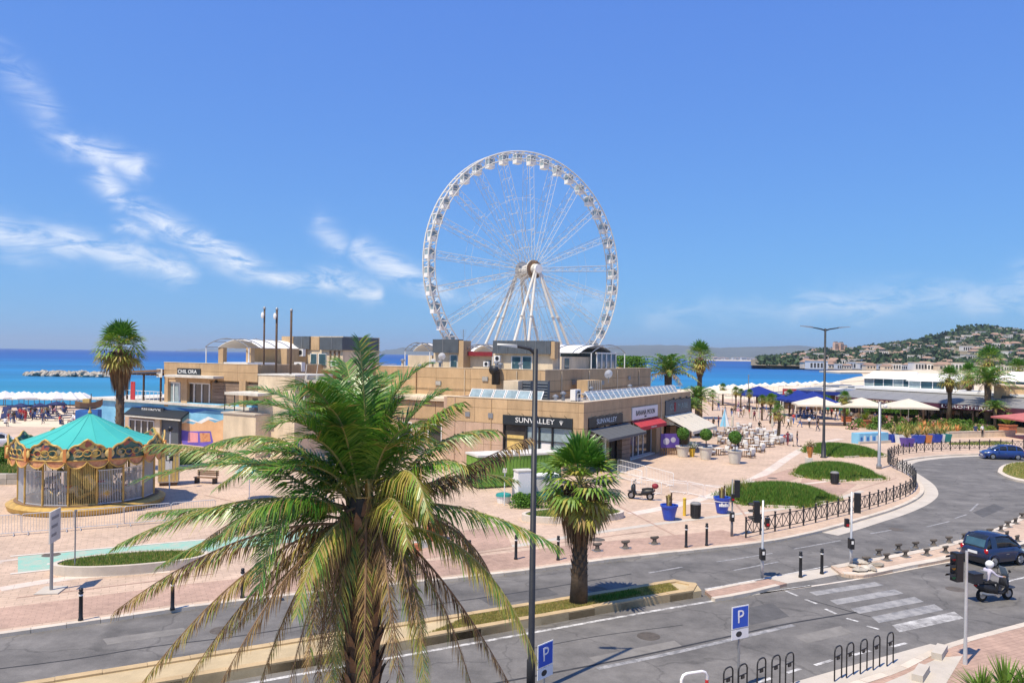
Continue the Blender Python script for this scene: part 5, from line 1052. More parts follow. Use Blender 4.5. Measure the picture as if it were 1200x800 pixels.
# ------------------------------------------------------------------ lamps, signals, signs
def lamp_near():
    Y = 23.5; b = D(622, 800, Y); t = thing('street_lamp', 'tall dark steel street lamp with one flat head beside the parking sign', 'street lamp', (b.x, Y, 0))
    top = 10.2
    MB().tube([(0, 0, 0), (0, 0, .9), (0, 0, .95), (0, 0, top)], [.13, .13, .10, .075], 12).build('pole', 'darksteel', t, smooth=True); MB().lathe([(.2, 0), (.2, .05), (.14, .09)], 12).build('base', 'darksteel', t)
    MB().tube([(0, 0, top - .15), (-.18, -.02, top + .0), (-.6, -.05, top + .08)], [.06, .05, .04], 8).build('arm', 'darksteel', t)
    h = MB(); h.add([(-.55, -.14, top + .02), (-.55, .1, top + .02), (-1.15, .06, top + .1), (-1.15, -.12, top + .1), (-.55, -.12, top + .12), (-.55, .08, top + .12), (-1.15, .03, top + .15), (-1.15, -.09, top + .15)], [(0, 1, 2, 3), (7, 6, 5, 4), (0, 4, 5, 1), (1, 5, 6, 2), (2, 6, 7, 3), (3, 7, 4, 0)]); ho = h.build('lamp_head', 'greymetal', t)
    MB().box(-1.05, -.08, top + .03, -.7, .04, top + .045).build('lens', 'glass_pale', ho)
lamp_near()
b = G(965, 536); t = thing('street_lamp', 'tall dark double armed street lamp on the plaza by the grass beds', 'street lamp', b, R(8))
MB().lathe([(.32, 0), (.32, .1), (.24, .15), (.2, 1.5), (.14, 1.6), (.10, 13.2)], 14).build('pole', 'darksteel', t, smooth=True)
for s in (-1, 1):
    MB().tube([(0, 0, 13.0), (s * .5, 0, 13.15), (s * 1.5, 0, 13.3)], [.08, .07, .05], 8).build('arm', 'darksteel', t); hd = MB().add([(s * 1.4, -.16, 13.25), (s * 1.4, .16, 13.25), (s * 2.7, .1, 13.4), (s * 2.7, -.1, 13.4), (s * 1.4, -.12, 13.38), (s * 1.4, .12, 13.38), (s * 2.7, .06, 13.46), (s * 2.7, -.06, 13.46)], [(0, 1, 2, 3), (7, 6, 5, 4), (0, 4, 5, 1), (1, 5, 6, 2), (2, 6, 7, 3), (3, 7, 4, 0)]).build('lamp_head', 'greymetal', t)
b = G(1030, 549); t = thing('camera_mast', 'pale slender mast with a small dome camera before the cream parasols', 'mast', b)
MB().lathe([(.24, 0), (.24, .35), (.14, .5), (.12, 6.2)], 12).build('pole', 'greymetal', t, smooth=True); MB().bar((0, 0, 6.0), (.45, 0, 6.0), .06, .06).build('arm', 'greymetal', t); MB().ball((.5, 0, 5.8), .2, 0, 10, 6).build('camera_dome', 'white', t)
def sig_head(t, x, y, z, rz, nm='signal_head'):
    o = MB().box(-.15, -.13, 0, .15, .13, .95).build(nm, 'blackmetal', t, (x, y, z), rz)
    for i, m in enumerate(('lamp_green', 'lamp_amber', 'lamp_red')):
        zz = .17 + .3 * i; l = MB().lathe([(.1, 0), (.02, .02)], 12); q = l.build('lens', m, o, (0, -.131, zz)); q.rotation_euler = (R(90), 0, 0)
        v = MB()
        for k in range(7):
            a0, a1 = math.pi * k / 7, math.pi * (k + 1) / 7; v.add([(.12 * math.cos(a0), -.13, zz + .12 * math.sin(a0)), (.12 * math.cos(a1), -.13, zz + .12 * math.sin(a1)), (.11 * math.cos(a1), -.36, zz + .10 * math.sin(a1)), (.11 * math.cos(a0), -.36, zz + .10 * math.sin(a0))], [(0, 1, 2, 3)])
        v.build('visor', 'blackmetal', o)
    return o
def signal(x, y, z0, hgt, label, hx, hrz, small=True, m='galv', extra=None):
    b = G(x, y, z0); t = thing('traffic_light', label, 'traffic light', b)
    MB().lathe([(.075, 0), (.075, .9), (.05, 1.0), (.045, hgt)], 12).build('pole', m, t, smooth=True)
    sig_head(t, hx, 0, hgt - 1.0, hrz)
    if small: MB().box(-.1, -.16, .85, .1, .16, 1.35).build('push_button_box', 'blackmetal', t); MB().box(-.05, -.18, 1.1, .05, -.161, 1.25).build('push_button', 'white', t)
    if extra: sig = MB().box(-.09, -.1, 0, .09, .1, .4).build('repeater', 'blackmetal', t, extra, 0); MB().box(-.06, -.13, .06, .06, -.101, .16).build('repeater_lens', 'lamp_red', t, extra, 0)
    return t
signal(893, 677, 0, 3.55, 'traffic light on a white pole on the brick refuge by the crossing', -.3, R(-95), extra=(.2, 0, 2.35))
signal(997, 663, 0, 3.6, 'traffic light on a white pole among broken kerb stones at the island tip', .28, R(160), extra=(-.22, 0, 1.9))
signal(857.5, 628, 0, 3.2, 'traffic light on a thin dark pole beside the blue mosaic pot', .26, R(170), m='grey', extra=(-.02, -.15, 2.0))
b4 = D(1131, 775, 26); t4 = thing('traffic_light', 'traffic light with bulky black hooded lamps on the near pavement', 'traffic light', (b4.x, 26, 0)); MB().lathe([(.07, 0), (.05, 1), (.045, 3.75)], 12).build('pole', 'galv', t4); sig_head(t4, -.32, 0, 2.75, R(-75))
def psign(x, ytop, Y, rz, label, tilt=0):
    b = D(x, ytop, Y); t = thing('parking_sign', label, 'sign', (b.x, Y, 0), rz); h = b.z
    MB().tube([(0, 0, 0), (0, 0, h)], .035, 8).build('post', 'greymetal', t)
    p = MB().box(-.34, -.05, h - .68, .34, -.03, h).build('sign_plate', 'paintwhite', t); MB().box(-.31, -.056, h - .65, .31, -.051, h - .03).build('sign_face', 'blueSign', p); text('lettering', 'P', .56, p, (0, -.06, h - .34), (1, 0, 0), 'paintwhite', .003)
    q = MB().box(-.34, -.05, h - 1.0, .34, -.03, h - .71).build('sub_plate', 'paintwhite', t); MB().ball((-.05, -.05, h - .85), .09, 0, 8, 5, (1.4, .1, 1)).build('pictogram', 'signblack', q)
psign(866.5, 709, 24.0, R(28), 'blue parking sign on a grey post beside the black bicycle stands'); psign(638, 752, 22.5, R(48), 'blue parking sign partly behind the near street lamp')
# direction panel seen edge-on, small pole, oval planter at the left
b = G(60, 692); t = thing('direction_sign', 'pale direction panel on a grey post by the turquoise bicycle lane', 'sign', b, R(100)); MB().tube([(0, 0, 0), (0, 0, 3.1)], .07, 8).build('post', 'greymetal', t)
s_ = MB().box(-.55, -.13, 2.05, .55, -.08, 3.35).build('sign_plate', 'dirtywhite', t)
for k in range(3): MB().box(-.4, -.136, 2.3 + k * .35, .1 + .12 * k, -.131, 2.42 + k * .35).build('print', 'grey', s_)
MB().box(-.55, -.45, .0, .55, .45, .05).build('base_plate', 'concrete', t)
b = G(87.5, 672); t = thing('small_post', 'thin grey pole at the end of the oval planter', 'post', b); MB().tube([(0, 0, 0), (0, 0, 2.75)], .03, 8).build('pole', 'grey', t); MB().lathe([(.06, 2.75), (.06, 2.85)], 8).build('cap', 'grey', t)
def planter_bed(label, cpx, a, bb, rz, h=.42, n=9000, gm=('blade_green', 'blade_lime', 'blade_straw'), w=(3, 3, 2), wall='kerb', gh=.16, nm='planter_bed'):
    c = G(*cpx); t = thing(nm, label, 'planter', c, rz); el_ = [(a * math.cos(2 * math.pi * k / 40), bb * math.sin(2 * math.pi * k / 40)) for k in range(40)]
    MB().prism([(x * .93, y * .9) for x, y in el_], 0, h - .06).build('soil', 'turf_dry', t)
    for k in range(20):
        i = 2 * k; P = [el_[i], el_[(i + 1) % 40], el_[(i + 2) % 40]]; I = [(x * (1 - .22 / a), y * (1 - .22 / bb)) for x, y in P]; v = MB(); v.prism(P + I[::-1], 0, h); v.build('kerb_stone', wall, t)
    grass('grass', [(x * .88, y * .84) for x, y in el_], lambda x, y: h - .07, n, gh, list(gm), t, .014, w); return t
planter_bed('oval planter of patchy grass with a pale stone kerb by the bicycle lane', (156, 664), 3.3, 1.35, R(20)); planter_bed('curved planter of green grass behind the median fan palm', (672, 607), 3.3, 1.5, R(15), .38, 8000)
# ------------------------------------------------------------------ bollards
def bollard(h=1.15):
    t = thing('bollard', 'x', 'bollard'); MB().lathe([(.09, 0), (.085, .08), (.07, .1), (.065, h - .2), (.085, h - .18), (.085, h - .14), (.055, h - .12), (.075, h - .07), (.06, h - .01), (.01, h)], 12).build('shaft', 'blackmetal', t, smooth=True); MB().lathe([(.068, h - .27), (.068, h - .21)], 12).build('ring', 'white', t); return t
BL = Proto(bollard())
for x, y, lb, g in ((94.5, 727, 'slim black bollard along the left pavement kerb', 'black bollards along the left pavement'), (202, 714, None, None), (284, 700, None, None), (370, 690, None, None), (480, 675, None, None), (604.5, 655, 'slim black bollard near the median fan palm', 'black bollards near the fan palm'), (654, 656, 'slim black bollard near the median fan palm', 'black bollards near the fan palm'), (550, 662, 'slim black bollard near the median fan palm', 'black bollards near the fan palm'),
                    (804, 641, 'slim black bollard at the lowered kerb opposite the crossing', 'black bollards opposite the crossing'), (828, 639, 'slim black bollard at the lowered kerb opposite the crossing', 'black bollards opposite the crossing'), (938, 676, 'black bollard on the concrete ramp between refuge and island', 'bollards on the crossing ramp'), (963, 672, 'black bollard on the concrete ramp between refuge and island', 'bollards on the crossing ramp')):
    if lb is None: lb, g = 'slim black bollard along the left pavement kerb', 'black bollards along the left pavement'
    p = G(x, y, -.1 if 930 < x < 970 else 0); BL.put(p, 0, 1.05, lb, g)
cl = thing('cleat_bollard', 'x', 'bollard'); MB().lathe([(.2, 0), (.2, .05), (.11, .12), (.10, .26), (.13, .3)], 10).build('stem', 'iron', cl); MB().tube([(-.24, 0, .36), (-.1, 0, .33), (.1, 0, .33), (.24, 0, .36)], [.06, .09, .09, .06], 8).build('crosspiece', 'iron', cl); MB().box(-.24, -.24, 0, .24, .24, .03).build('foot', 'greymetal', cl)
CL = Proto(cl)
for i, (x, y) in enumerate(((1030, 650.5), (1039, 656), (1053, 644.5), (1061, 652), (1073, 642), (1086, 650), (1094, 639), (1108, 647), (1112, 635.5), (1130, 631.5), (1160, 626), (1173, 622), (1181, 617), (1190, 613), (1198, 607), (1192, 634), (1128, 643), (1168, 634), (1015, 660), (1180, 629))):
    CL.put(G(x, y, .02), R(20 + 25 * math.sin(i * 3.1)), .85, 'low cast iron mooring cleat bollard on the traffic island', 'cleat bollards on the traffic island')
for x, y in ((733, 642), (767, 637), (700, 645)): CL.put(G(x, y, .0), .4, 1.0, 'low cast iron cleat bollard on the pavement behind the fan palm', 'cleat bollards on the pavement')
# broken kerb stones at the island tip
rk = []
for i in range(10):
    p = G(1003 + random.uniform(-4, 26), 664 + random.uniform(-8, 7), .02); v = MB(); s = random.uniform(.15, .32); v.ball((0, 0, s * .35), s, 0, 6, 4, (1.5, .9, .45), .25); o = v.build('stone', 'rock', None, p, random.uniform(0, 3)); tag(o, 'loose broken kerb stone at the island tip', 'stone', 'broken stones at the island tip')
# ------------------------------------------------------------------ curved guard rail
fence_px = [(874, 630), (900, 624), (940, 616), (980, 606), (1015, 597.5), (1040, 590), (1060, 582.5), (1070, 576), (1073.5, 569), (1069, 561), (1060, 554.5), (1048, 549), (1041, 543.5), (1041, 538.5), (1050, 534), (1066, 531), (1090, 529), (1120, 527.5), (1160, 526.5), (1200, 526.5), (1260, 526)]
fl = smoothline([G(x, y) for x, y in fence_px], 6); FS = 1.42; pts = resample(fl, FS)
gr = thing('guard_rail', 'long dark cross-braced guard rail curving along the pavement edge', 'railing')
pnl = MB()
for z in (.22, .98): pnl.bar((.03, 0, z), (FS - .03, 0, z), .035, .04)
pnl.bar((.05, 0, .22), (FS / 2 - .05, 0, .98), .034, .03); pnl.bar((FS / 2 - .05, .0, .22), (.05, .0, .98), .028, .03); pnl.bar((FS / 2 + .05, 0, .22), (FS - .05, 0, .98), .034, .03); pnl.bar((FS - .05, .0, .22), (FS / 2 + .05, .0, .98), .028, .03); pnl.bar((FS / 2, 0, .2), (FS / 2, 0, 1.0), .03, .03)
pnm_ = pnl.mesh('cross_panel', 'darksteel'); psm = MB().box(-.035, -.035, 0, .035, .035, 1.12).box(-.05, -.05, 1.12, .05, .05, 1.17).mesh('post', 'darksteel'); lfm = MB()
for k in range(26):
    a = random.uniform(0, 6.28); lfm.add([(0, 0, 0), (.12 * math.cos(a), .12 * math.sin(a), .12), (.3 * math.cos(a + .1), .3 * math.sin(a + .1), random.uniform(.1, .5)), (.12 * math.cos(a + .4), .12 * math.sin(a + .4), .12)], [(0, 1, 2, 3)])
lfm = lfm.mesh('weed_tuft', 'blade_lime')
for i in range(len(pts) - 1):
    a, b = pts[i], pts[i + 1]; d = b - a; o = link('cross_panel', pnm_, gr, (a.x, a.y, 0), math.atan2(d.y, d.x)); o.scale = (d.length / FS, 1, 1); link('post', psm, gr, (a.x, a.y, 0), math.atan2(d.y, d.x))
# ------------------------------------------------------------------ bicycle stands
bs = thing('bicycle_stand', 'x', 'bicycle stand')
def hoop(z0=.0):
    r = .06; P = [(-.24, 0, 0), (-.24, 0, .95)] + [(-.24 + .18 - .18 * math.cos(a), 0, .95 + .16 * math.sin(a)) for a in (R(30), R(60), R(90))] + [(.06, 0, 1.11), (.14, 0, 1.09), (.21, 0, 1.03), (.24, 0, .95), (.24, 0, 0)]
    return P
MB().tube(hoop(), .025, 8).build('hoop', 'blackmetal', bs, smooth=True); MB().bar((-.24, 0, .78), (.24, 0, .78), .02, .03).build('crossbar', 'blackmetal', bs); MB().box(-.08, -.02, .66, .08, .02, .76).build('plate', 'blackmetal', bs)
BS = Proto(bs)
for x, y in ((982, 795), (996, 791), (1012, 786.5), (1027, 782), (1043, 777.5)): BS.put(G(x, y, -.1), R(40), .94, 'black hoop bicycle stand in the row beside the brown path', 'bicycle stands beside the brown path')
for x, y in ((853, 823), (870, 819), (892, 811), (909, 807.5), (925, 804)): BS.put(G(x, y, -.1), R(40), .94, 'black hoop bicycle stand in the row beside the parking sign', 'bicycle stands beside the parking sign')
b = G(813, 833, 0); t = thing('hoop_barrier', 'red and white hoop barrier at the pavement edge', 'barrier', b, R(20)); MB().tube([(-.42, 0, 0), (-.42, 0, .95), (-.36, 0, 1.06), (-.25, 0, 1.1), (.25, 0, 1.1), (.36, 0, 1.06), (.42, 0, .95), (.42, 0, 0)], .045, 8).build('hoop', 'white', t, smooth=True)
for s in (-1, 1): MB().tube([(s * .42, 0, .3), (s * .42, 0, .85)], .049, 8).build('stripe', 'red', t)
# ------------------------------------------------------------------ crowd barriers
def crowd(L=2.4, m='greymetal'):
    t = thing('crowd_barrier', 'x', 'barrier'); MB().tube([(0, 0, .15), (0, 0, 1.05), (.08, 0, 1.12), (L - .08, 0, 1.12), (L, 0, 1.05), (L, 0, .15), (0, 0, .15)], .022, 6).build('frame', m, t)
    v = MB()
    for k in range(1, 18): v.tube([(L * k / 18, 0, .15), (L * k / 18, 0, 1.12)], .009, 4)
    v.build('bars', m, t)
    for x in (.3, L - .3): MB().tube([(x, -.32, .03), (x, -.2, .08), (x, .2, .08), (x, .32, .03)], .022, 6).build('foot', m, t)
    return t
CB = Proto(crowd(2.4, 'galv'))
a, b = G(-40, 632), G(205, 611); d = (b - a).normalized(); n = int((b - a).length / 2.45)
for k in range(n + 1): p = a + d * 2.47 * k; CB.put((p.x, p.y, 0), math.atan2(d.y, d.x) + random.uniform(-.03, .03), 1, 'grey steel crowd barrier in the row in front of the carousel', 'crowd barriers in front of the carousel')
WB = Proto(crowd(2.2, 'white'))
for (x0, y0, x1, y1) in ((724, 553, 757, 562), (757, 562, 789, 571), (724, 560, 752, 568)):
    a, b = G(x0, y0), G(x1, y1); d = b - a; o = WB.put(a, math.atan2(d.y, d.x), 1, 'white crowd barrier in the row behind the parked scooter', 'white barriers behind the scooter'); o.scale = (d.length / 2.2, 1, 1)
for (x0, y0, x1, y1) in ((785, 577, 805, 579), (806, 579, 824, 583), (826, 584, 850, 588), (740, 575, 775, 580)):
    a, b = G(x0, y0), G(x1, y1); d = b - a; o = WB.put(a, math.atan2(d.y, d.x), .8, 'white crowd barrier standing on the plaza behind the blue pots', 'white barriers behind the blue pots'); o.scale = (d.length / 2.2, .9, .85)
# ------------------------------------------------------------------ container, cabinets, bins, small posts
a, b = G(560, 573), G(645, 567); d = (G(624, 569) - G(560, 573)).normalized(); rz = math.atan2(d.y, d.x); t = thing('green_container', 'long green clad storage container with a pale roof beside the shops', 'container', a, rz)
MB().box(0, 0, .12, 7.0, 2.4, 2.35).build('body', 'container_green', t); MB().box(-.08, -.08, 2.36, 7.08, 2.48, 2.5).build('roof', 'dirtywhite', t); MB().box(.1, .1, 0, 6.9, 2.3, .12).build('skid', 'darkwood', t)
for k in range(24): MB().box(.05 + k * .29, -.03, .16, .24 + k * .29, -.002, 2.3).build('rib', 'container_green', t)
for z in (.2, 1.0): MB().box(-.02, -.05, z, 7.02, -.031, z + .07).build('band', 'container_green', t)
for k in range(2): MB().box(-.03, .15 + k * 1.1, .2, -.002, 1.15 + k * 1.1, 2.25).build('door', 'container_green', t)
b = G(616, 592); t = thing('electrical_cabinet', 'white electrical cabinet on a green base behind the street lamp', 'cabinet', b, R(20)); MB().box(-.55, 0, .7, .5, .9, 2.25).build('body', 'white', t); MB().box(-.6, -.04, 2.25, .55, .95, 2.33).build('lid', 'dirtywhite', t); MB().box(-.5, .05, 0, .45, .85, .7).build('base', 'container_green', t); MB().box(-.5, -.02, .8, .45, -.002, 2.15).build('door', 'white', t)
b = G(640, 588); t = thing('recycling_bin', 'white slanted recycling bin behind the median fan palm', 'bin', b, R(15)); MB().box(-.9, 0, .75, .9, 1.0, 1.75).build('body', 'dirtywhite', t); MB().box(-.85, .05, 0, .85, .95, .75).build('base', 'tealpot', t); MB().box(-.95, -.05, 1.75, .95, 1.05, 1.85).build('lid', 'white', t)
def shrub(name, label, loc, r, h, n, mats, leaf=.09, grp=None, base_h=0):
    t = thing(name, label, 'shrub', loc, 0, grp); v = MB()
    for k in range(n):
        u = random.random() ** .4; a = random.uniform(0, 6.283); ph = random.uniform(0, math.pi / 2 * 1.1); c = Vector((r * u * math.cos(a) * math.sin(ph), r * u * math.sin(a) * math.sin(ph), base_h + h * u * math.cos(ph) + .05)); nv = Vector((random.gauss(0, 1), random.gauss(0, 1), random.gauss(.3, .7))).normalized() * leaf; tv = nv.cross(Vector((random.gauss(0, 1), random.gauss(0, 1), random.gauss(0, 1)))).normalized() * leaf * .55
        v.add([c - nv, c + tv, c + nv, c - tv], [(0, 1, 2, 3)], random.randrange(len(mats)))
    v.build('foliage', mats, t); MB().tube([(0, 0, 0), (0, 0, base_h + h * .5)], .03, 5).build('stem', 'darkwood', t); return t
for i, (x, y) in enumerate(((609, 594), (625, 594), (650, 595), (665, 594))): shrub('shrub', 'low dark shrub growing behind the grass planter', G(x, y), .75, .95, 900, ['blade_deep', 'blade_green'], .08, 'dark shrubs behind the grass planter')
b = G(591, 592); t = thing('short_lamp', 'slim pale post with a square lamp head before the green container', 'lamp', b); MB().tube([(0, 0, 0), (0, 0, 2.2)], .035, 8).build('post', 'white_metal', t); MB().box(-.14, -.14, 2.2, .14, .14, 2.45).build('lantern', 'dirtywhite', t)
b = G(603.5, 590); t = thing('bus_stop_totem', 'white rounded information totem next to the electrical cabinet', 'totem', b); MB().box(-.22, -.05, 0, .22, .05, 1.35).build('panel', 'dirtywhite', t); MB().tube([(0, -.06, 1.55), (0, .06, 1.55)], .26, 16).build('disc', 'white', t); MB().tube([(0, -.075, 1.55), (0, -.062, 1.55)], .17, 14).build('symbol', 'grey', t)
b = G(590, 588.5); t = thing('ground_bin', 'round low bin with a dark green lid in front of the container', 'bin', b); MB().lathe([(.42, 0), (.5, .45)], 18).build('body', 'white', t); MB().lathe([(.55, .46), (.5, .6), (.2, .68), (.02, .69)], 18).build('lid', 'tealpot', t)
def bin_(x, y, label, m='darksteel'):
    t = thing('litter_bin', label, 'bin', G(x, y)); MB().lathe([(.26, .05), (.28, .1), (.3, .82), (.31, .9)], 14).build('body', m, t, smooth=False); MB().lathe([(.33, .88), (.33, .95), (.22, 1.02), (.2, .98)], 14).build('lid', 'grey', t); v = MB()
    for k in range(14): a = 2 * math.pi * k / 14; v.bar((.3 * math.cos(a), .3 * math.sin(a), .12), (.315 * math.cos(a), .315 * math.sin(a), .85), .04, .02)
    v.build('slats', 'blackmetal', t)
bin_(815, 607, 'grey litter bin between the two blue flower pots'); bin_(978, 567, 'dark litter bin at the corner of a grass bed')
b = G(802, 604); t = thing('yellow_post', 'short yellow utility post beside the litter bin', 'post', b); MB().tube([(0, 0, 0), (0, 0, 1.05)], .1, 10).build('post', 'yellow', t); MB().lathe([(.12, 1.05), (.12, 1.1), (.03, 1.16)], 10).build('cap', 'yellow', t)
def agave(mb, z, n, L, w, m):
    for k in range(n):
        a = k * 2.4; e_ = R(25 + 60 * ((k * .37) % 1)); d = Vector((math.cos(a) * math.cos(e_), math.sin(a) * math.cos(e_), math.sin(e_))); s = Vector((-math.sin(a), math.cos(a), 0)) * w; p = Vector((0, 0, z)); mb.add([p - s * .5, p + s * .5, p + d * L * .5 + s, p + d * L * .5 - s, p + d * L + Vector((0, 0, -.1 * L))], [(0, 1, 2, 3), (3, 2, 4)], m)
def bluepot(x, y, label, h=.95, glaz='bluepot', mosaic=False):
    t = thing('flower_pot', label, 'flower pot', G(x, y), .3); o = MB().lathe([(.30, 0), (.34, .05), (.50, h - .14), (.55, h - .12), (.56, h), (.47, h), (.45, h - .1)], 18).build('pot', glaz, t); MB().lathe([(.45, h - .11), (.01, h - .08)], 14, caps=False).build('soil', 'soil', t)
    v = MB(); 
    for k in range(5): a = k * 1.3; v.tube([(.1 * math.cos(a), .1 * math.sin(a), h - .1), (.16 * math.cos(a), .16 * math.sin(a), h + .35 + .1 * k)], [.07, .05], 7, k % 2)
    agave(v, h + .25, 10, .5, .05, 1); v.build('cactus', ['darkwood', 'blade_straw'], t)
    if mosaic:
        for k in range(7): a = -2.4 + k * .25; MB().box(-.05, -.012, -.05, .05, .0, .12 + .06 * (k % 2)).build('mosaic_tile', 'white', o, (.49 * math.cos(a), .49 * math.sin(a), .55), a + math.pi / 2)
        MB().lathe([(.525, .78), (.53, .82)], 18).build('band', 'white', o)
bluepot(784, 609, 'glossy blue flower pot with a dry stump beside the yellow post'); bluepot(846, 601, 'blue flower pot with white mosaic pattern beside the traffic light', 1.05, 'bluepot', True)
# terracotta pot and red rubber blocks behind the date palm
t = thing('terracotta_pot', 'large terracotta pot standing on the plaza behind the date palm', 'flower pot', G(508, 632)); MB().lathe([(.42, 0), (.5, .1), (.58, .6), (.62, .62), (.64, .78), (.55, .78), (.5, .6)], 20).build('pot', 'terracotta', t); MB().lathe([(.5, .62), (.01, .64)], 14, caps=False).build('soil', 'soil', t)
for k, (x, y) in enumerate(((470, 648), (482, 645), (494, 641), (480, 652))):
    t = MB().add([(-.5, -.25, 0), (.5, -.25, 0), (.5, .25, 0), (-.5, .25, 0), (-.42, -.18, .32), (.42, -.18, .32), (.42, .18, .32), (-.42, .18, .32)], [(3, 2, 1, 0), (4, 5, 6, 7), (0, 1, 5, 4), (1, 2, 6, 5), (2, 3, 7, 6), (3, 0, 4, 7)]).build('road_block', 'terracotta' if k % 2 else 'dirtywhite', None, G(x, y), .5 + .1 * k); tag(t, ('red' if k % 2 else 'white') + ' plastic road block lying on the plaza behind the date palm', 'road block', ('red' if k % 2 else 'white') + ' road blocks')
# grass mounds on the plaza
def mound(label, cpx, a, bb, rz, hgt, n, seed, tall=None):
    c = G(*cpx); t = thing('grass_bed', label, 'grass bed', c, rz); rnd = random.Random(seed); rs = [1 + .12 * math.sin(3 * u + seed) + .08 * math.sin(5 * u + seed * 2) for u in [2 * math.pi * k / 36 for k in range(36)]]
    el_ = [(a * rs[k] * math.cos(2 * math.pi * k / 36), bb * rs[k] * math.sin(2 * math.pi * k / 36)) for k in range(36)]; zf = lambda x, y: hgt * max(0, 1 - (x / a / 1.05) ** 2 - (y / bb / 1.05) ** 2) ** .7
    v = MB(); vs = [(0, 0, hgt)]; fs = []
    for r_ in (.35, .7, 1.0):
        for k in range(36): x, y = el_[k][0] * r_, el_[k][1] * r_; vs.append((x, y, zf(x, y) * .97 if r_ < 1 else -.02))
    for k in range(36): fs.append((0, 1 + k, 1 + (k + 1) % 36))
    for j in range(2):
        for k in range(36): fs.append((1 + j * 36 + k, 37 + j * 36 + k, 37 + j * 36 + (k + 1) % 36, 1 + j * 36 + (k + 1) % 36))
    v.add(vs, fs).build('soil', 'turf', t, smooth=True); grass('grass', el_, zf, n, .32, ['blade_green', 'blade_deep', 'blade_lime', 'blade_yellow'], t, .028, [5, 2.5, 3, .5])
    edge = MB()
    for k in range(n // 4):                                   # grass spilling over the edge
        u_ = rnd.uniform(0, 6.283); i_ = int(u_ / (2 * math.pi) * 36) % 36; f_ = rnd.uniform(.9, 1.0 + abs(rnd.gauss(0, .07))); x, y = el_[i_][0] * f_ + rnd.uniform(-.3, .3), el_[i_][1] * f_ + rnd.uniform(-.25, .25); b_ = rnd.uniform(0, 6.28); h_ = rnd.uniform(.08, .38)
        edge.add([(x - .025, y, 0), (x + .025, y, 0), (x + .5 * h_ * math.cos(b_), y + .5 * h_ * math.sin(b_), h_)], [(0, 1, 2)], rnd.randrange(4))
    tag(edge.build('grass_edge', ['blade_green', 'blade_deep', 'blade_lime', 'blade_yellow'], t), kind='stuff')
    ru = MB()
    for k in range(60 if tall else 46):
        x, y = (rnd.uniform(-a, a) * .8, rnd.uniform(-bb, bb) * .8); z = zf(x, y)
        if tall: x = -a * .7 + rnd.gauss(0, a * .12); y = bb * .3 + rnd.gauss(0, bb * .2); z = zf(x, y)
        for j in range(8): b_ = rnd.uniform(0, 6.28); h_ = rnd.uniform(.35, .9) * (1 if tall else .5); ru.add([(x - .015, y, z), (x + .015, y, z), (x + .35 * math.cos(b_), y + .35 * math.sin(b_), z + h_)], [(0, 1, 2)], rnd.randrange(2))
    tag(ru.build('tall_grass', ['blade_yellow', 'blade_lime'], t), kind='stuff')
    kk = [(x * 1.06, y * 1.08) for x, y in el_]; 
    for k in range(0, 36, 6):
        P = [kk[k], kk[(k + 1) % 36], kk[(k + 2) % 36], kk[(k + 3) % 36]]; I = [(x * .96, y * .94) for x, y in P]; MB().prism(P + I[::-1], 0, .13).build('kerb_stone', 'kerb', t)
mound('wide mound of green grass with a tall tuft beside the guard rail', (910, 585), 3.8, 2.7, R(8), .95, 17000, 1, True); mound('grass mound with yellowish flowers by the double street lamp', (977, 557), 3.3, 3.0, R(-5), .9, 13000, 2); mound('smooth oval grass mound behind the double street lamp', (983, 530), 3.6, 4.2, R(10), .7, 13000, 3)
# grass verge at the left behind the carousel and shrubs by the ramp
vg = [G(x, y).xy for x, y in ((203, 538), (232, 536), (235, 543), (204, 545))]; mb_ = grass('grass_verge', vg, lambda x, y: 0.0, 6000, .35, ['blade_green', 'blade_deep', 'blade_lime'], None, .03); tag(mb_, 'bright green grass verge beside the ticket booth', 'grass', kind='stuff')
vg = [G(x, y).xy for x, y in ((-30, 540), (18, 535), (20, 556), (-30, 565))]; mb_ = grass('scrub_verge', vg, lambda x, y: 0.0, 7000, .45, ['blade_green', 'blade_deep', 'blade_lime', 'blade_straw'], None, .035); tag(mb_, 'scrubby green verge left of the carousel', 'grass', kind='stuff')
for i, (x, y, r_) in enumerate(((3, 546, 1.2), (10, 540, .9), (14, 528, .8))): shrub('shrub', 'leafy dark shrub on the verge left of the carousel', G(x, y), r_, r_ * 1.3, 1500, ['blade_deep', 'blade_green', 'blade_lime'], .1, 'shrubs left of the carousel')
for i, (x, y) in enumerate(((205, 540), (215, 541), (226, 540))): shrub('shrub', 'low bright green shrub on the verge beside the ticket booth', G(x, y), .9, .8, 900, ['blade_green', 'blade_lime'], .09, 'shrubs beside the ticket booth')
t = thing('bench', 'brown timber bench on the plaza near the carousel', 'bench', G(241, 566), R(-12)); 
for k in range(4): MB().box(-.9, -.25 + k * .14, .42, .9, -.14 + k * .14, .46).build('seat_slat', 'wood', t)
for k in range(3): MB().box(-.9, .3, .55 + k * .14, .9, .34, .66 + k * .14).build('back_slat', 'wood', t)
for s in (-.75, .75): MB().box(s - .04, -.25, 0, s + .04, .32, .42).box(s - .04, .27, .42, s + .04, .3, .95).build('leg', 'blackmetal', t)
lw = thing('stone_wall', 'low weathered stone wall behind the carousel barriers', 'wall', G(-20, 568), R(8))
for r_ in range(2):
    for k in range(5): MB().box(k * .8 + .01, 0, r_ * .4 + .01, k * .8 + .78, .4, r_ * .4 + .39).build('stone', 'rock', lw)
t = thing('closed_parasol', 'closed teal and white parasol glimpsed through the palm fronds', 'parasol', G(292, 585)); MB().tube([(0, 0, 0), (0, 0, 2.6)], .03, 6).build('pole', 'white_metal', t); v = MB()
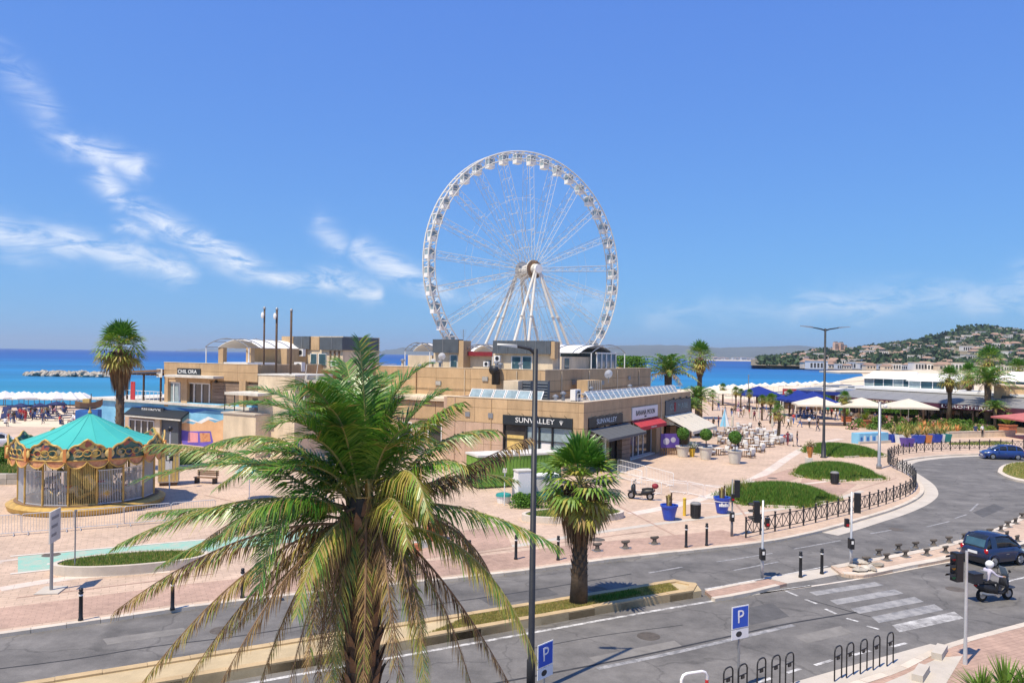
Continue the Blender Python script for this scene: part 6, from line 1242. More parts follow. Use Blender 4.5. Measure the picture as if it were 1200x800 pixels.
for k in range(10):
    a, b_ = 2 * math.pi * k / 10, 2 * math.pi * (k + 1) / 10; v.add([(0, 0, 2.6), (1.0 * math.cos(a), 1.0 * math.sin(a), 1.9), (1.0 * math.cos(b_), 1.0 * math.sin(b_), 1.9)], [(0, 1, 2)], k % 2)
v.build('canopy', ['c_teal', 'cloth_white'], t)
# spiky plant and low stones at the bottom right corner
for (x, y, L_, n_) in ((1150, 822, 1.1, 40), (1178, 818, 1.3, 46), (1205, 826, 1.2, 40)):
    t = thing('yucca', 'bright green spiky yucca at the edge of the near pavement', 'plant', G(x, y), x * .3, 'yuccas on the near pavement'); v = MB(); agave(v, .12, n_, L_, .035, 0); agave(v, .2, n_ // 2, L_ * .8, .03, 1); v.build('leaves', ['blade_lime', 'blade_green'], t); MB().lathe([(.1, 0), (.08, .25)], 8).build('stem', 'darkwood', t)
for i, (x, y) in enumerate(((1101, 767), (1079, 792))):
    o = MB().box(-.55, -.16, 0, .55, .16, .22).build('kerb_block', 'concrete', None, G(x, y), R(52)); tag(o, 'loose concrete kerb block along the brown path', 'kerb block', 'kerb blocks along the brown path')
# ------------------------------------------------------------------ vehicles
def loft(stations, ring, mb, m=0, close=True):
    o = len(mb.v); k = len(ring(stations[0]))
    for s in stations: mb.v += ring(s)
    for i in range(len(stations) - 1):
        for j in range(k): a = o + i * k + j; b = o + i * k + (j + 1) % k; mb.f.append((a, b, b + k, a + k)); mb.m.append(m)
    if close: mb.f.append(tuple(o + j for j in range(k))[::-1]); mb.m.append(m); mb.f.append(tuple(o + (len(stations) - 1) * k + j for j in range(k))); mb.m.append(m)
    return mb
def body_ring(s):
    x, zb, zt, w, wt = s; q = [(-w * .86, zb), (-w * .98, zb + .1), (-w, zb + (zt - zb) * .45), (-w * .985, zb + (zt - zb) * .75), (-wt, zt), (-wt * .5, zt + .025), (wt * .5, zt + .025), (wt, zt), (w * .985, zb + (zt - zb) * .75), (w, zb + (zt - zb) * .45), (w * .98, zb + .1), (w * .86, zb)]
    return [(x, y, z) for y, z in q]
def cab_ring(s):
    x, zb, zt, w, wt = s; q = [(-w, zb), (-(w + wt) / 2 - .02, (zb + zt) / 2), (-wt, zt - .05), (-wt * .85, zt), (0, zt + .02), (wt * .85, zt), (wt, zt - .05), ((w + wt) / 2 + .02, (zb + zt) / 2), (w, zb)]
    return [(x, y, z) for y, z in q]
def wheel(t, x, y, r, w=.2):
    o = MB().tube([(0, -w / 2, 0), (0, -w / 2 + .03, 0), (0, w / 2 - .03, 0), (0, w / 2, 0)], [r * .93, r, r, r * .93], 24).build('wheel', 'tyre', t, (x, y, r)); s = 1 if y > 0 else -1
    rm = MB().tube([(0, s * (w / 2 - .02), 0), (0, s * (w / 2 + .008), 0)], [r * .64, r * .6], 16)
    for k in range(5): a = 2 * math.pi * k / 5; rm.bar((0, s * (w / 2 + .015), 0), (r * .55 * math.cos(a), s * (w / 2 + .015), r * .55 * math.sin(a)), .05, .02)
    rm.build('rim', 'rim', o)
def car(label, loc, rz, paint, body, cab, wb, tr, wr, roofp, kind):
    t = thing('car', label, 'car', loc, rz)
    loft(body, body_ring, MB()).build('body', paint, t, smooth=True)
    g = loft(cab, cab_ring, MB()).build('windows', 'glass_dark', t, smooth=True)
    rp = MB(); rs = [(x, zt - .07, zt + .012, w * .2 + wt * .82, wt * 1.01) for x, zb, zt, w, wt in cab[roofp[0]:roofp[1]]]; loft(rs, cab_ring, rp); rp.build('roof', paint, t, smooth=True)
    pl = MB()
    n = len(cab)
    for sd in (-1, 1):
        for i, fr_ in kind['pillars']:
            i2 = min(i + 1, n - 1); L = lambda a, b: a + (b - a) * fr_; x = L(cab[i][0], cab[i2][0]); zb = L(cab[i][1], cab[i2][1]); zt = L(cab[i][2], cab[i2][2]); w = L(cab[i][3], cab[i2][3]); wt = L(cab[i][4], cab[i2][4]); pl.bar((x, sd * (w + .005), zb), (x + kind.get('lean', 0) * (1 if i > n / 2 else 0), sd * (wt + .01), zt - .03), .1, .05)
    for s0, s1 in ((0, roofp[0]), (n - 1, roofp[1] - 1)):
        for sd in (-1, 1): P = [(cab[k][0], sd * (cab[k][4] + .0), cab[k][2] - .02) for k in (range(s0, s1 + 1) if s0 < s1 else range(s0, s1 - 1, -1))]; pl.tube(P, .05, 6)
    pl.build('pillar', paint, t)
    for x in wb:
        for y in (-tr, tr): wheel(t, x, y, wr); MB().tube([(x + (wr + .05) * math.cos(a), y + (.07 if y > 0 else -.07), wr + (wr + .05) * math.sin(a)) for a in [math.pi * k / 10 for k in range(11)]], .045, 6).build('wheel_arch', paint, t)
    x0, x1 = body[0][0], body[-1][0]; W_ = body[len(body) // 2][3]
    MB().box(x1 - .12, -W_ * .8, .18, x1 + .03, W_ * .8, .42).build('front_bumper', paint if kind.get('pb') else 'blackmetal', t); MB().box(x0 - .03, -W_ * .82, .2, x0 + .12, W_ * .82, .45).build('rear_bumper', 'blackmetal', t)
    p = MB().box(x0 - .055, -.26, kind['plate'], x0 - .031, .26, kind['plate'] + .12).build('number_plate', 'paintwhite', t); MB().box(x1 + .031, -.26, .35, x1 + .045, .26, .46).build('number_plate', 'paintwhite', t)
    for sd in (-1, 1):
        MB().ball((x0 + .06, sd * W_ * .8, kind['tail']), .12, 0, 10, 7, (.5, 1, 1.1)).build('tail_light', 'lamp_red', t); MB().ball((x1 - .12, sd * W_ * .72, .68), .16, 0, 10, 7, (1, 1, .6)).build('headlight', 'glass_pale', t)
        MB().ball((cab[-2][0] - .1, sd * (W_ + .1), cab[-1][1] + .08), .1, 0, 8, 6, (.6, 1, .8)).build('mirror', paint, t)
        MB().box(-.1, sd * W_ - .005, .62, .1, sd * W_ + .012, .65).build('door_handle', 'chrome', t)
    if kind.get('rw'):
        a_, b_ = cab[0], cab[1]; dx = (b_[0] - a_[0]); MB().add([(a_[0] + dx * .15 - .02, -a_[4] * .86, a_[2] + .03), (a_[0] + dx * .15 - .02, a_[4] * .86, a_[2] + .03), (b_[0] - .035, b_[4] * .92, b_[2] - .04), (b_[0] - .035, -b_[4] * .92, b_[2] - .04), (a_[0] + dx * .15, -a_[4] * .86, a_[2] + .03), (a_[0] + dx * .15, a_[4] * .86, a_[2] + .03), (b_[0] - .01, b_[4] * .92, b_[2] - .04), (b_[0] - .01, -b_[4] * .92, b_[2] - .04)], [(3, 2, 1, 0), (4, 5, 6, 7), (0, 1, 5, 4), (1, 2, 6, 5), (2, 3, 7, 6), (3, 0, 4, 7)]).build('rear_window', 'glass_blue', t)
    return t
mat('paint_navy', (.012, .022, .065), .3, .15, 2, coat=.8); mat('paint_blue', (.015, .045, .19), .3, .15, 2, coat=.8); mat('paint_white', (.7, .7, .7), .3, .08, 2, coat=.5)
# very short two-seater, tall cabin
smart_b = [(-1.34, .42, .80, .64, .56), (-1.28, .32, .88, .74, .66), (-1.0, .22, .93, .82, .74), (-.4, .20, .94, .83, .78), (.4, .20, .94, .83, .78), (.9, .22, .92, .81, .72), (1.2, .26, .82, .76, .62), (1.34, .36, .66, .62, .5)]
smart_c = [(-1.26, .86, .96, .68, .62), (-1.1, .90, 1.38, .70, .58), (-.9, .92, 1.52, .72, .57), (-.2, .93, 1.56, .74, .58), (.3, .93, 1.50, .73, .57), (.75, .92, 1.20, .72, .62), (1.0, .90, .96, .68, .66)]
p = G(1163, 659, RZ); car('very small dark navy two seater car driving away past the traffic island', (p.x, p.y, RZ), R(20), 'paint_navy', smart_b, smart_c, (-.88, .92), .72, .31, (2, 5), dict(pillars=[(1, .95), (2, .1), (2, .22), (2, .34)], plate=.62, tail=.8, pb=True, rw=True))
hb_b = [(-1.95, .45, .80, .66, .5), (-1.88, .30, .92, .76, .66), (-1.5, .22, .97, .84, .76), (-.5, .2, .96, .85, .79), (.6, .2, .94, .85, .78), (1.2, .22, .90, .83, .72), (1.7, .26, .80, .78, .62), (1.95, .36, .62, .62, .5)]
hb_c = [(-1.82, .92, 1.0, .68, .62), (-1.5, .95, 1.33, .72, .58), (-1.1, .95, 1.45, .75, .58), (-.3, .95, 1.5, .76, .59), (.25, .94, 1.44, .75, .58), (.8, .93, 1.16, .74, .63), (1.15, .90, .95, .7, .66)]
p = G(1174, 537.5, RZ); car('dark blue five door hatchback rounding the bend by the guard rail', (p.x, p.y, RZ), R(172), 'paint_blue', hb_b, hb_c, (-1.2, 1.22), .74, .31, (2, 5), dict(pillars=[(3, .2), (2, 0), (4, .6)], plate=.6, tail=.85, pb=True))
p = G(-2, 524); car('white parked car half hidden at the verge left of the carousel', (p.x, p.y, 0), R(35), 'paint_white', hb_b, hb_c, (-1.2, 1.22), .74, .31, (2, 5), dict(pillars=[(3, .2), (2, 0), (4, .6)], plate=.6, tail=.85, pb=True))
def scooter(label, loc, rz, box, boxm, seatm='c_black', screen=True):
    t = thing('motor_scooter', label, 'motor scooter', loc, rz)
    for x in (-.65, .68):
        o = MB().tube([(0, -.06, 0), (0, -.03, 0), (0, .03, 0), (0, .06, 0)], [.22, .27, .27, .22], 20).build('wheel', 'tyre', t, (x, 0, .27)); MB().tube([(0, -.065, 0), (0, .065, 0)], .15, 12).build('rim', 'rim', o)
    b = MB(); rg = lambda s: [(s[0], y, z) for y, z in ((-s[3], s[1] + .03), (-s[3] * 1.05, (s[1] + s[2]) / 2), (-s[3] * .8, s[2]), (0, s[2] + .03), (s[3] * .8, s[2]), (s[3] * 1.05, (s[1] + s[2]) / 2), (s[3], s[1] + .03), (0, s[1]))]
    loft([(-.98, .62, .74, .06), (-.8, .5, .78, .13), (-.45, .35, .74, .19), (-.1, .3, .7, .19), (.0, .27, .42, .17), (.3, .27, .40, .17), (.42, .3, .6, .18), (.5, .36, .8, .17)], rg, b)
    b.build('body', 'blackmetal', t, smooth=True)
    f = MB(); loft([(.42, .35, .95, .2), (.52, .4, 1.05, .19), (.62, .5, 1.0, .13), (.7, .62, .9, .05)], rg, f); f.build('front_fairing', 'darksteel', t, smooth=True); MB().lathe([(.29, .0), (.31, .02)], 14).build('mudguard', 'darksteel', t, (.66, 0, .55)); 
    MB().tube([(.66, -.08, .27), (.52, -.08, .75)], .025, 6).tube([(.66, .08, .27), (.52, .08, .75)], .025, 6).build('fork', 'chrome', t)
    s_ = MB(); loft([(-.85, .76, .86, .12), (-.5, .74, .86, .17), (-.15, .70, .79, .15), (-.05, .7, .74, .1)], rg, s_); s_.build('seat', seatm, t, smooth=True)
    MB().tube([(.5, 0, .95), (.42, -.18, 1.08), (.34, -.33, 1.06)], .018, 6).tube([(.5, 0, .95), (.42, .18, 1.08), (.34, .33, 1.06)], .018, 6).build('handlebar', 'blackmetal', t)
    for s in (-1, 1): MB().tube([(.42, s * .24, 1.08), (.45, s * .3, 1.26)], .01, 5).ball((.45, s * .32, 1.3), .07, 0, 8, 6, (.4, 1.2, .8)).build('mirror', 'blackmetal', t)
    MB().ball((.68, 0, .85), .09, 0, 8, 6, (.6, 1, 1)).build('headlight', 'glass_pale', t); MB().box(-1.0, -.07, .66, -.96, .07, .72).build('tail_light', 'lamp_red', t); MB().tube([(-.2, -.18, .3), (-.6, -.22, .35), (-.9, -.22, .42)], [.03, .06, .065], 8).build('exhaust', 'greymetal', t)
    if screen: MB().add([(.55, -.2, 1.02), (.55, .2, 1.02), (.38, .17, 1.42), (.38, -.17, 1.42), (.57, -.2, 1.02), (.57, .2, 1.02), (.4, .17, 1.42), (.4, -.17, 1.42)], [(0, 1, 2, 3), (7, 6, 5, 4), (3, 2, 6, 7), (0, 3, 7, 4), (1, 5, 6, 2)]).build('windscreen', 'glass_pale', t)
    if box == 'round': MB().ball((-1.0, 0, 1.02), .24, 0, 14, 8, (1, 1.05, .8)).build('top_box', boxm, t, smooth=True)
    elif box: MB().box(-1.28, -.24, .82, -.82, .24, 1.2).build('top_box', boxm, t); MB().box(-1.3, -.25, 1.2, -.8, .25, 1.25).build('top_box_lid', 'blackmetal', t)
    MB().bar((-.9, 0, .72), (-.95, 0, .84), .2, .05).build('rack', 'greymetal', t); MB().bar((-.1, .15, .3), (-.22, .3, .02), .025, .025).build('side_stand', 'greymetal', t)
    return t
p = G(751, 585); scooter('black parked scooter with a dark red round top box on the plaza', p, R(158), 'round', 'darkred')
p = G(1165, 703, RZ); RID = p.copy(); RRZ = R(14); scooter('black scooter with a windscreen being ridden along the near carriageway', (p.x, p.y, RZ), RRZ, 'box', 'darksteel')
# ------------------------------------------------------------------ people
def person_mesh(pose):
    J = {'pel': (0, 0, .95), 'sp': (0, 0, 1.14), 'ch': (0, .01, 1.33), 'nk': (0, 0, 1.47), 'hd': (0, .03, 1.58), 'ht': (0, .02, 1.68)}
    for s, n in ((-1, 'l'), (1, 'r')):
        J['sh' + n] = (s * .17, 0, 1.40); J['el' + n] = (s * .25, -.02, 1.12); J['wr' + n] = (s * .26, .06, .88); J['ha' + n] = (s * .255, .09, .80); J['hp' + n] = (s * .09, 0, .90); J['kn' + n] = (s * .10, .02, .49); J['an' + n] = (s * .10, -.02, .09); J['to' + n] = (s * .11, .14, .04)
    if pose == 'walk':
        for s, n, d in ((-1, 'l', 1), (1, 'r', -1)):
            J['kn' + n] = (s * .09, .16 * d + .03, .50); J['an' + n] = (s * .09, .26 * d - (.08 if d > 0 else .14), .09 if d > 0 else .17); J['to' + n] = (s * .1, J['an' + n][1] + .15, .04 if d > 0 else .06); J['el' + n] = (s * .24, -.12 * d, 1.13); J['wr' + n] = (s * .23, -.10 * d + .1, .92); J['ha' + n] = (s * .23, -.10 * d + .14, .85)
    if pose in ('sit', 'ride'):
        dz = .95 - .50 if pose == 'sit' else .95 - .86
        for k in J: J[k] = (J[k][0], J[k][1], J[k][2] - dz)
        for s, n in ((-1, 'l'), (1, 'r')):
            hz = J['pel'][2]; J['kn' + n] = (s * (.11 if pose == 'sit' else .17), .42, hz + .02 if pose == 'sit' else hz - .08); J['an' + n] = (s * (.11 if pose == 'sit' else .15), .40 if pose == 'sit' else .40, .09 if pose == 'sit' else .38); J['to' + n] = (s * .12, .55, .04 if pose == 'sit' else .33); J['el' + n] = (s * .24, .12, J['shl'][2] - .24); J['wr' + n] = (s * .18, .34, J['shl'][2] - .28); J['ha' + n] = (s * .16, .41, J['shl'][2] - .27)
        if pose == 'ride':
            for k, f in (('sp', .03), ('ch', .08), ('nk', .12), ('hd', .17), ('ht', .16)): J[k] = (0, f, J[k][2])
            for s, n in ((-1, 'l'), (1, 'r')): J['sh' + n] = (s * .18, .09, J['sh' + n][2]); J['el' + n] = (s * .29, .26, 1.12); J['wr' + n] = (s * .31, .52, 1.08); J['ha' + n] = (s * .31, .60, 1.08)
    E_ = [('pel', 'sp'), ('sp', 'ch'), ('ch', 'nk'), ('nk', 'hd'), ('hd', 'ht')]
    for n in 'lr': E_ += [('ch', 'sh' + n), ('sh' + n, 'el' + n), ('el' + n, 'wr' + n), ('wr' + n, 'ha' + n), ('pel', 'hp' + n), ('hp' + n, 'kn' + n), ('kn' + n, 'an' + n), ('an' + n, 'to' + n)]
    RAD = {'pel': .145, 'sp': .125, 'ch': .145, 'nk': .055, 'hd': .095, 'ht': .075, 'sh': .065, 'el': .043, 'wr': .03, 'ha': .038, 'hp': .095, 'kn': .06, 'an': .042, 'to': .036}
    ks = list(J); me = bpy.data.meshes.new('person'); me.from_pydata([J[k] for k in ks], [(ks.index(a), ks.index(b)) for a, b in E_], []); o = bpy.data.objects.new('person_source', me); col.objects.link(o)
    md = o.modifiers.new('skin', 'SKIN'); md.use_smooth_shade = True
    for i, k in enumerate(ks):
        r = RAD.get(k) or RAD[k[:2]]; sv = me.skin_vertices[0].data[i]; sv.radius = (r, r * (.8 if k in ('pel', 'sp', 'ch') else 1)); sv.use_root = (k == 'pel')
    sd = o.modifiers.new('sub', 'SUBSURF'); sd.levels = 1; sd.render_levels = 1
    dg = bpy.context.evaluated_depsgraph_get(); m = bpy.data.meshes.new_from_object(o.evaluated_get(dg)); bpy.data.objects.remove(o); bpy.data.meshes.remove(me)
    reg = {}
    for a, b in E_:
        kk = b[:2]; reg[(a, b)] = {'sp': 2, 'ch': 2, 'nk': 2, 'hd': 0, 'ht': 0, 'sh': 2, 'el': 2, 'wr': 0, 'ha': 0, 'hp': 3, 'kn': 3, 'an': 3, 'to': 4}[kk]
        if pose == 'ride' and kk == 'wr': reg[(a, b)] = 2
    JV = {k: Vector(v) for k, v in J.items()}
    def dist(p, a, b):
        ab = b - a; t = max(0, min(1, (p - a).dot(ab) / max(1e-6, ab.length_squared))); return (p - a - ab * t).length
    idx = []
    for pg in m.polygons:
        c = pg.center; best = min(reg, key=lambda e: dist(c, JV[e[0]], JV[e[1]])); r = reg[best]
        if best in (('nk', 'hd'), ('hd', 'ht')):
            r = 1 if (c.z > JV['hd'].z + .045 or c.y < JV['hd'].y - .03) and c.z > JV['nk'].z + .03 else 0
        if best == ('pel', 'sp') and c.z < JV['pel'].z + .05: r = 3
        idx.append(r)
    b = MB(); b.v = [tuple(v.co) for v in m.vertices]; b.f = [tuple(pg.vertices) for pg in m.polygons]; b.m = idx; bpy.data.meshes.remove(m)
    for n, s in (('l', -1), ('r', 1)):                        # five fingers on each hand, rooted in the palm
        h = JV['ha' + n]; d = (h - JV['wr' + n]).normalized(); side = Vector((0, 1, 0)) if abs(d.y) < .7 else Vector((1, 0, 0))
        for k in range(4): o_ = h + side * (-.027 + .018 * k); L = (.062, .075, .07, .052)[k]; b.tube([o_ + d * .02, o_ + d * (.02 + L * .5), o_ + d * (.02 + L * .85) + Vector((-s * .02, 0, 0))], [.010, .009, .007], 5, 0)
        b.tube([h - d * .02 + side * .03, h + d * .02 + side * .055, h + d * .045 + side * .05], [.012, .010, .008], 5, 0)
    f = JV['hd']; b.tube([f + Vector((0, .085, .03)), f + Vector((0, .115, -.01)), f + Vector((0, .09, -.03))], [.012, .018, .012], 5, 0)
    for s in (-1, 1): b.ball(f + Vector((s * .035, .088, .03)), .012, 1, 6, 4); b.ball(f + Vector((s * .095, 0, .0)), .025, 0, 6, 4, (.5, 1, 1.4))
    b.tube([f + Vector((-.025, .088, -.05)), f + Vector((.025, .088, -.05))], .006, 4, 1)
    return b
PM = {k: person_mesh(k).mesh('person_body', ['skin', 'hair_dark', 'c_white', 'c_navy', 'c_black'], True) for k in ('stand', 'walk', 'sit', 'ride')}
def person(label, loc, rz, pose, top, bot, hair='hair_dark', skin='skin', s=1.0, group=None):
    o = link('person', PM[pose], None, loc, rz); o.scale = (s, s, s)
    for i, m in enumerate((skin, hair, top, bot, 'c_black')): o.material_slots[i].link = 'OBJECT'; o.material_slots[i].material = MATS[m]
    return tag(o, label, 'person', group)
hd = person('person in a pale lilac shirt and white helmet riding the scooter', (RID.x - .42 * math.cos(RRZ), RID.y - .42 * math.sin(RRZ), RZ), RRZ - math.pi / 2, 'ride', 'c_lilac', 'c_black')
hl = MB(); hl.ball((0, .16, 1.55), .165, 0, 14, 10, (.95, 1.1, 1.0)); hl.build('helmet', 'white', hd, smooth=True); MB().ball((0, .225, 1.53), .125, 0, 12, 8, (.98, 1, .6)).build('visor', 'glass_dark', hd, smooth=True)
MB().box(-.15, -.2, .98, .15, -.1, 1.3).build('backpack', 'c_grey', hd)
for (x, y, pose, top, bot, rz, lb) in ((956, 0, 0, 0, 0, 0, 0),) if False else (
        (1143, 512, 'stand', 'c_navy', 'c_navy', 2.6, 'person in dark navy clothes standing on the verge above the guard rail'), (1151, 512, 'stand', 'c_white', 'c_black', 3.4, 'person in a white top and black trousers standing next to the navy clad person'),
        (923, 522, 'walk', 'c_maroon', 'c_maroon', -.5, 'person in a long maroon outfit walking past the low white planter'), (919, 520, 'walk', 'c_red', 'c_grey', -.6, 'child in a red top walking beside the person in maroon'), (958, 505, 'walk', 'c_black', 'c_navy', 1.5, 'person in black walking towards the parasol terrace'),
        (902, 494, 'stand', 'c_white', 'c_white', .4, 'person all in white standing near the orange planter'), (865, 489, 'walk', 'c_pink', 'c_white', 2.6, 'person in a pink top walking on the promenade'), (884, 493, 'walk', 'c_maroon', 'c_black', .2, 'person in maroon and black strolling towards the beach'), (872, 484, 'walk', 'c_navy', 'c_khaki', 3.0, 'person in a navy top and khaki trousers on the promenade'), (950, 490, 'stand', 'c_blue', 'c_grey', 1.2, 'person in a blue top standing beside the terracotta planter'),
        (946, 489, 'stand', 'c_black', 'c_blue', 2.2, 'person in a black top and blue trousers by the terrace edge'), (830, 505, 'stand', 'c_white', 'c_khaki', -2.0, 'person in a white shirt under the edge of the cream awning'), (836, 503, 'stand', 'c_black', 'c_black', 2.0, 'waiter dressed in black beside the cream awning'), (842, 500, 'stand', 'c_maroon', 'c_navy', 1.0, 'person in a dark red top beside the blue parasol')):
    p = G(x, y); person(lb, p, rz, pose, top, bot, s=1.0 if 'child' not in lb else .68)
p = G(934, 523); person('person in a black top riding a kick scooter across the plaza', p + Vector((0, 0, .12)), -1.9, 'stand', 'c_black', 'c_navy'); t = thing('kick_scooter', 'dark kick scooter under the person in the black top', 'kick scooter', p, R(160)); MB().box(-.4, -.08, .08, .35, .08, .11).build('deck', 'blackmetal', t); MB().tube([(.35, 0, .1), (.48, 0, 1.05)], .02, 6).build('stem', 'greymetal', t); MB().tube([(.48, -.25, 1.05), (.48, .25, 1.05)], .016, 6).build('handlebar', 'blackmetal', t)
for x in (-.42, .42): MB().tube([(x, -.025, .09), (x, .025, .09)], .09, 12).build('wheel', 'tyre', t)
# ------------------------------------------------------------------ cafe terrace on the plaza
ch = thing('lounge_chair', 'x', 'chair')
for x in (-.3, .3):
    for y in (-.3, .3): MB().box(x - .03, y - .03, 0, x + .03, y + .03, .55 if y < 0 else .75).build('leg', 'wood', ch)
for x in (-.3, .3): MB().box(x - .04, -.34, .55, x + .04, .34, .6).build('armrest', 'wood', ch)
MB().box(-.3, -.33, .24, .3, .33, .3).build('seat_frame', 'wood', ch); MB().add([(-.28, -.36, .3), (.28, -.36, .3), (.28, .28, .3), (-.28, .28, .3), (-.26, -.34, .46), (.26, -.34, .46), (.26, .28, .44), (-.26, .28, .44)], [(3, 2, 1, 0), (4, 5, 6, 7), (0, 1, 5, 4), (1, 2, 6, 5), (2, 3, 7, 6), (3, 0, 4, 7)]).build('seat_cushion', 'cloth_white', ch); MB().add([(-.28, .2, .45), (.28, .2, .45), (.28, .36, .45), (-.28, .36, .45), (-.27, .3, .92), (.27, .3, .92), (.27, .42, .9), (-.27, .42, .9)], [(3, 2, 1, 0), (4, 5, 6, 7), (0, 1, 5, 4), (1, 2, 6, 5), (2, 3, 7, 6), (3, 0, 4, 7)]).build('back_cushion', 'cloth_white', ch)
CH = Proto(ch)
tb_ = thing('cafe_table', 'x', 'table'); MB().box(-.4, -.4, .68, .4, .4, .72).build('table_top', 'cloth_white', tb_)
for x in (-.33, .33):
    for y in (-.33, .33): MB().box(x - .03, y - .03, 0, x + .03, y + .03, .68).build('leg', 'wood', tb_)
TB = Proto(tb_)
tabs = [(842, 533), (872, 535), (884, 529), (896, 524), (907, 520), (918, 516), (864, 525), (877, 520), (890, 515), (852, 520), (866, 514), (880, 509), (846, 511), (858, 506), (900, 511), (872, 503)]
for i, (x, y) in enumerate(tabs):
    c = G(x, y); TB.put(c, .5, 1, 'white topped table of the lounge terrace on the plaza', 'tables of the lounge terrace')
    for a in (.5, .5 + math.pi / 2, .5 + math.pi, .5 + 3 * math.pi / 2)[: 4 if i % 3 else 3]: CH.put(c + Vector((math.cos(a), math.sin(a), 0)) * .88, a - math.pi / 2 + random.uniform(-.15, .15), 1, 'wooden lounge chair with white cushions on the plaza terrace', 'lounge chairs of the plaza terrace')
for i, (x, y, top) in enumerate(((848, 514, 'c_black'), (868, 508, 'c_white'), (876, 516, 'c_grey'), (861, 519, 'c_black'), (855, 528, 'c_black'), (888, 510, 'c_white'), (845, 522, 'c_navy'), (883, 503, 'c_black'))):
    p = G(x, y); person('seated guest in a %s top at the lounge terrace' % top[2:], p + Vector((.9, .2, 0)), i * 1.7, 'sit', top, 'c_khaki' if i % 2 else 'c_navy', group='guests in %s at the lounge terrace' % top[2:])
def topiary(x, y, label, hp=1.15, r=.55):
    t = thing('topiary', label, 'potted tree', G(x, y)); MB().lathe([(.45, 0), (.48, .05), (.66, hp - .12), (.72, hp - .1), (.74, hp), (.64, hp), (.62, hp - .08)], 20).build('pot', 'dirtywhite', t); MB().lathe([(.62, hp - .09), (.01, hp - .07)], 14, caps=False).build('soil', 'soil', t); MB().tube([(0, 0, hp - .1), (.03, 0, hp + .4), (0, 0, hp + .9)], .05, 8).build('trunk', 'darkwood', t); v = MB(); c = hp + .9 + r * .6
    for k in range(2200):
        d = Vector((random.gauss(0, 1), random.gauss(0, 1), random.gauss(0, 1))).normalized(); rr_ = r * random.uniform(.8, 1.04); q = d * rr_ + Vector((0, 0, c)); nv = (d.cross(Vector((random.gauss(0, 1), random.gauss(0, 1), random.gauss(0, 1)))).normalized()) * .07; tv = (d * .5 + nv.cross(d).normalized() * .7) * .06; v.add([q - nv, q + tv, q + nv, q - tv], [(0, 1, 2, 3)], random.randrange(3))
    v.ball((0, 0, c), r * .8, 1, 12, 8); v.build('crown', ['blade_green', 'blade_deep', 'frond_green'], t)
topiary(800, 535, 'ball topiary in a white pot nearest the shop awning', 1.1, .62); topiary(827, 538, 'ball topiary in a white pot between the other two white pots', 1.2, .58); topiary(861, 543, 'ball topiary in a white pot at the corner of the lounge terrace', 1.25, .6)
t = thing('flower_pot', 'pale yellow tapered pot with white flowers beside the topiary', 'flower pot', G(811, 535)); MB().lathe([(.22, 0), (.34, .85), (.3, .85), (.28, .75)], 4).build('pot', 'yellow', t); v = MB()
for k in range(500): q = Vector((random.gauss(0, .22), random.gauss(0, .22), .95 + abs(random.gauss(0, .25)))); nv = Vector((random.gauss(0, 1), random.gauss(0, 1), random.gauss(0, 1))).normalized() * .06; tv = nv.cross(Vector((0, .3, 1))).normalized() * .05; v.add([q - nv, q + tv, q + nv, q - tv], [(0, 1, 2, 3)], random.choice((0, 0, 1)))
tag(v.build('flowers', ['cloth_white', 'blade_green'], t), kind='stuff')
t = thing('terrace_screen', 'purple printed screen with slatted base at the cream awning', 'screen', G(774, 533), R(10)); MB().box(0, -.03, .75, 2.0, .03, 2.2).build('print', 'purplepot', t); MB().ball((.6, -.03, 1.4), .35, 0, 10, 7, (1, .05, 1)).ball((1.35, -.03, 1.55), .28, 0, 10, 7, (1, .05, 1)).build('pattern', 'c_lilac', t)
for k in range(9): MB().box(.02 + k * .23, -.03, 0, .16 + k * .23, .03, .72).build('slat', 'wood', t)
t = thing('tapered_planter', 'orange tapered planter with pale flowers on a white plinth at the grass bed', 'planter', G(949, 548)); MB().lathe([(.15, .95), (.34, 1.95), (.28, 1.95)], 12).build('pot', 'orangepot', t); MB().box(-.35, -.3, 0, .15, .3, .95).build('plinth', 'dirtywhite', t); v = MB()
for k in range(420): q = Vector((random.gauss(0, .2), random.gauss(0, .2), 2.0 + abs(random.gauss(0, .22)))); nv = Vector((random.gauss(0, 1), random.gauss(0, 1), random.gauss(0, 1))).normalized() * .07; tv = nv.cross(Vector((0, .3, 1))).normalized() * .05; v.add([q - nv, q + tv, q + nv, q - tv], [(0, 1, 2, 3)], random.choice((0, 0, 1)))
tag(v.build('flowers', ['cream', 'blade_lime'], t), kind='stuff')
t = thing('blue_parasol', 'folded blue and white parasol beside the cream awning', 'parasol', G(849, 508)); MB().tube([(0, 0, 0), (0, 0, 3.3)], .04, 8).build('pole', 'white_metal', t); v = MB()
for k in range(12):
    a, b_ = 2 * math.pi * k / 12, 2 * math.pi * (k + 1) / 12; r1, r2 = (.25, .55) if k % 2 else (.22, .42); v.add([(.05 * math.cos(a), .05 * math.sin(a), 3.3), (.05 * math.cos(b_), .05 * math.sin(b_), 3.3), (r1 * math.cos(b_), r1 * math.sin(b_), 2.6), (r1 * math.cos(a), r1 * math.sin(a), 2.6), (r2 * 1.6 * math.cos(b_), r2 * 1.6 * math.sin(b_), 1.0), (r2 * 1.6 * math.cos(a), r2 * 1.6 * math.sin(a), 1.0)], [(0, 3, 2, 1), (3, 5, 4, 2)], 0 if k % 3 else 1)
v.build('canopy', ['mural_blue', 'cloth_white'], t)
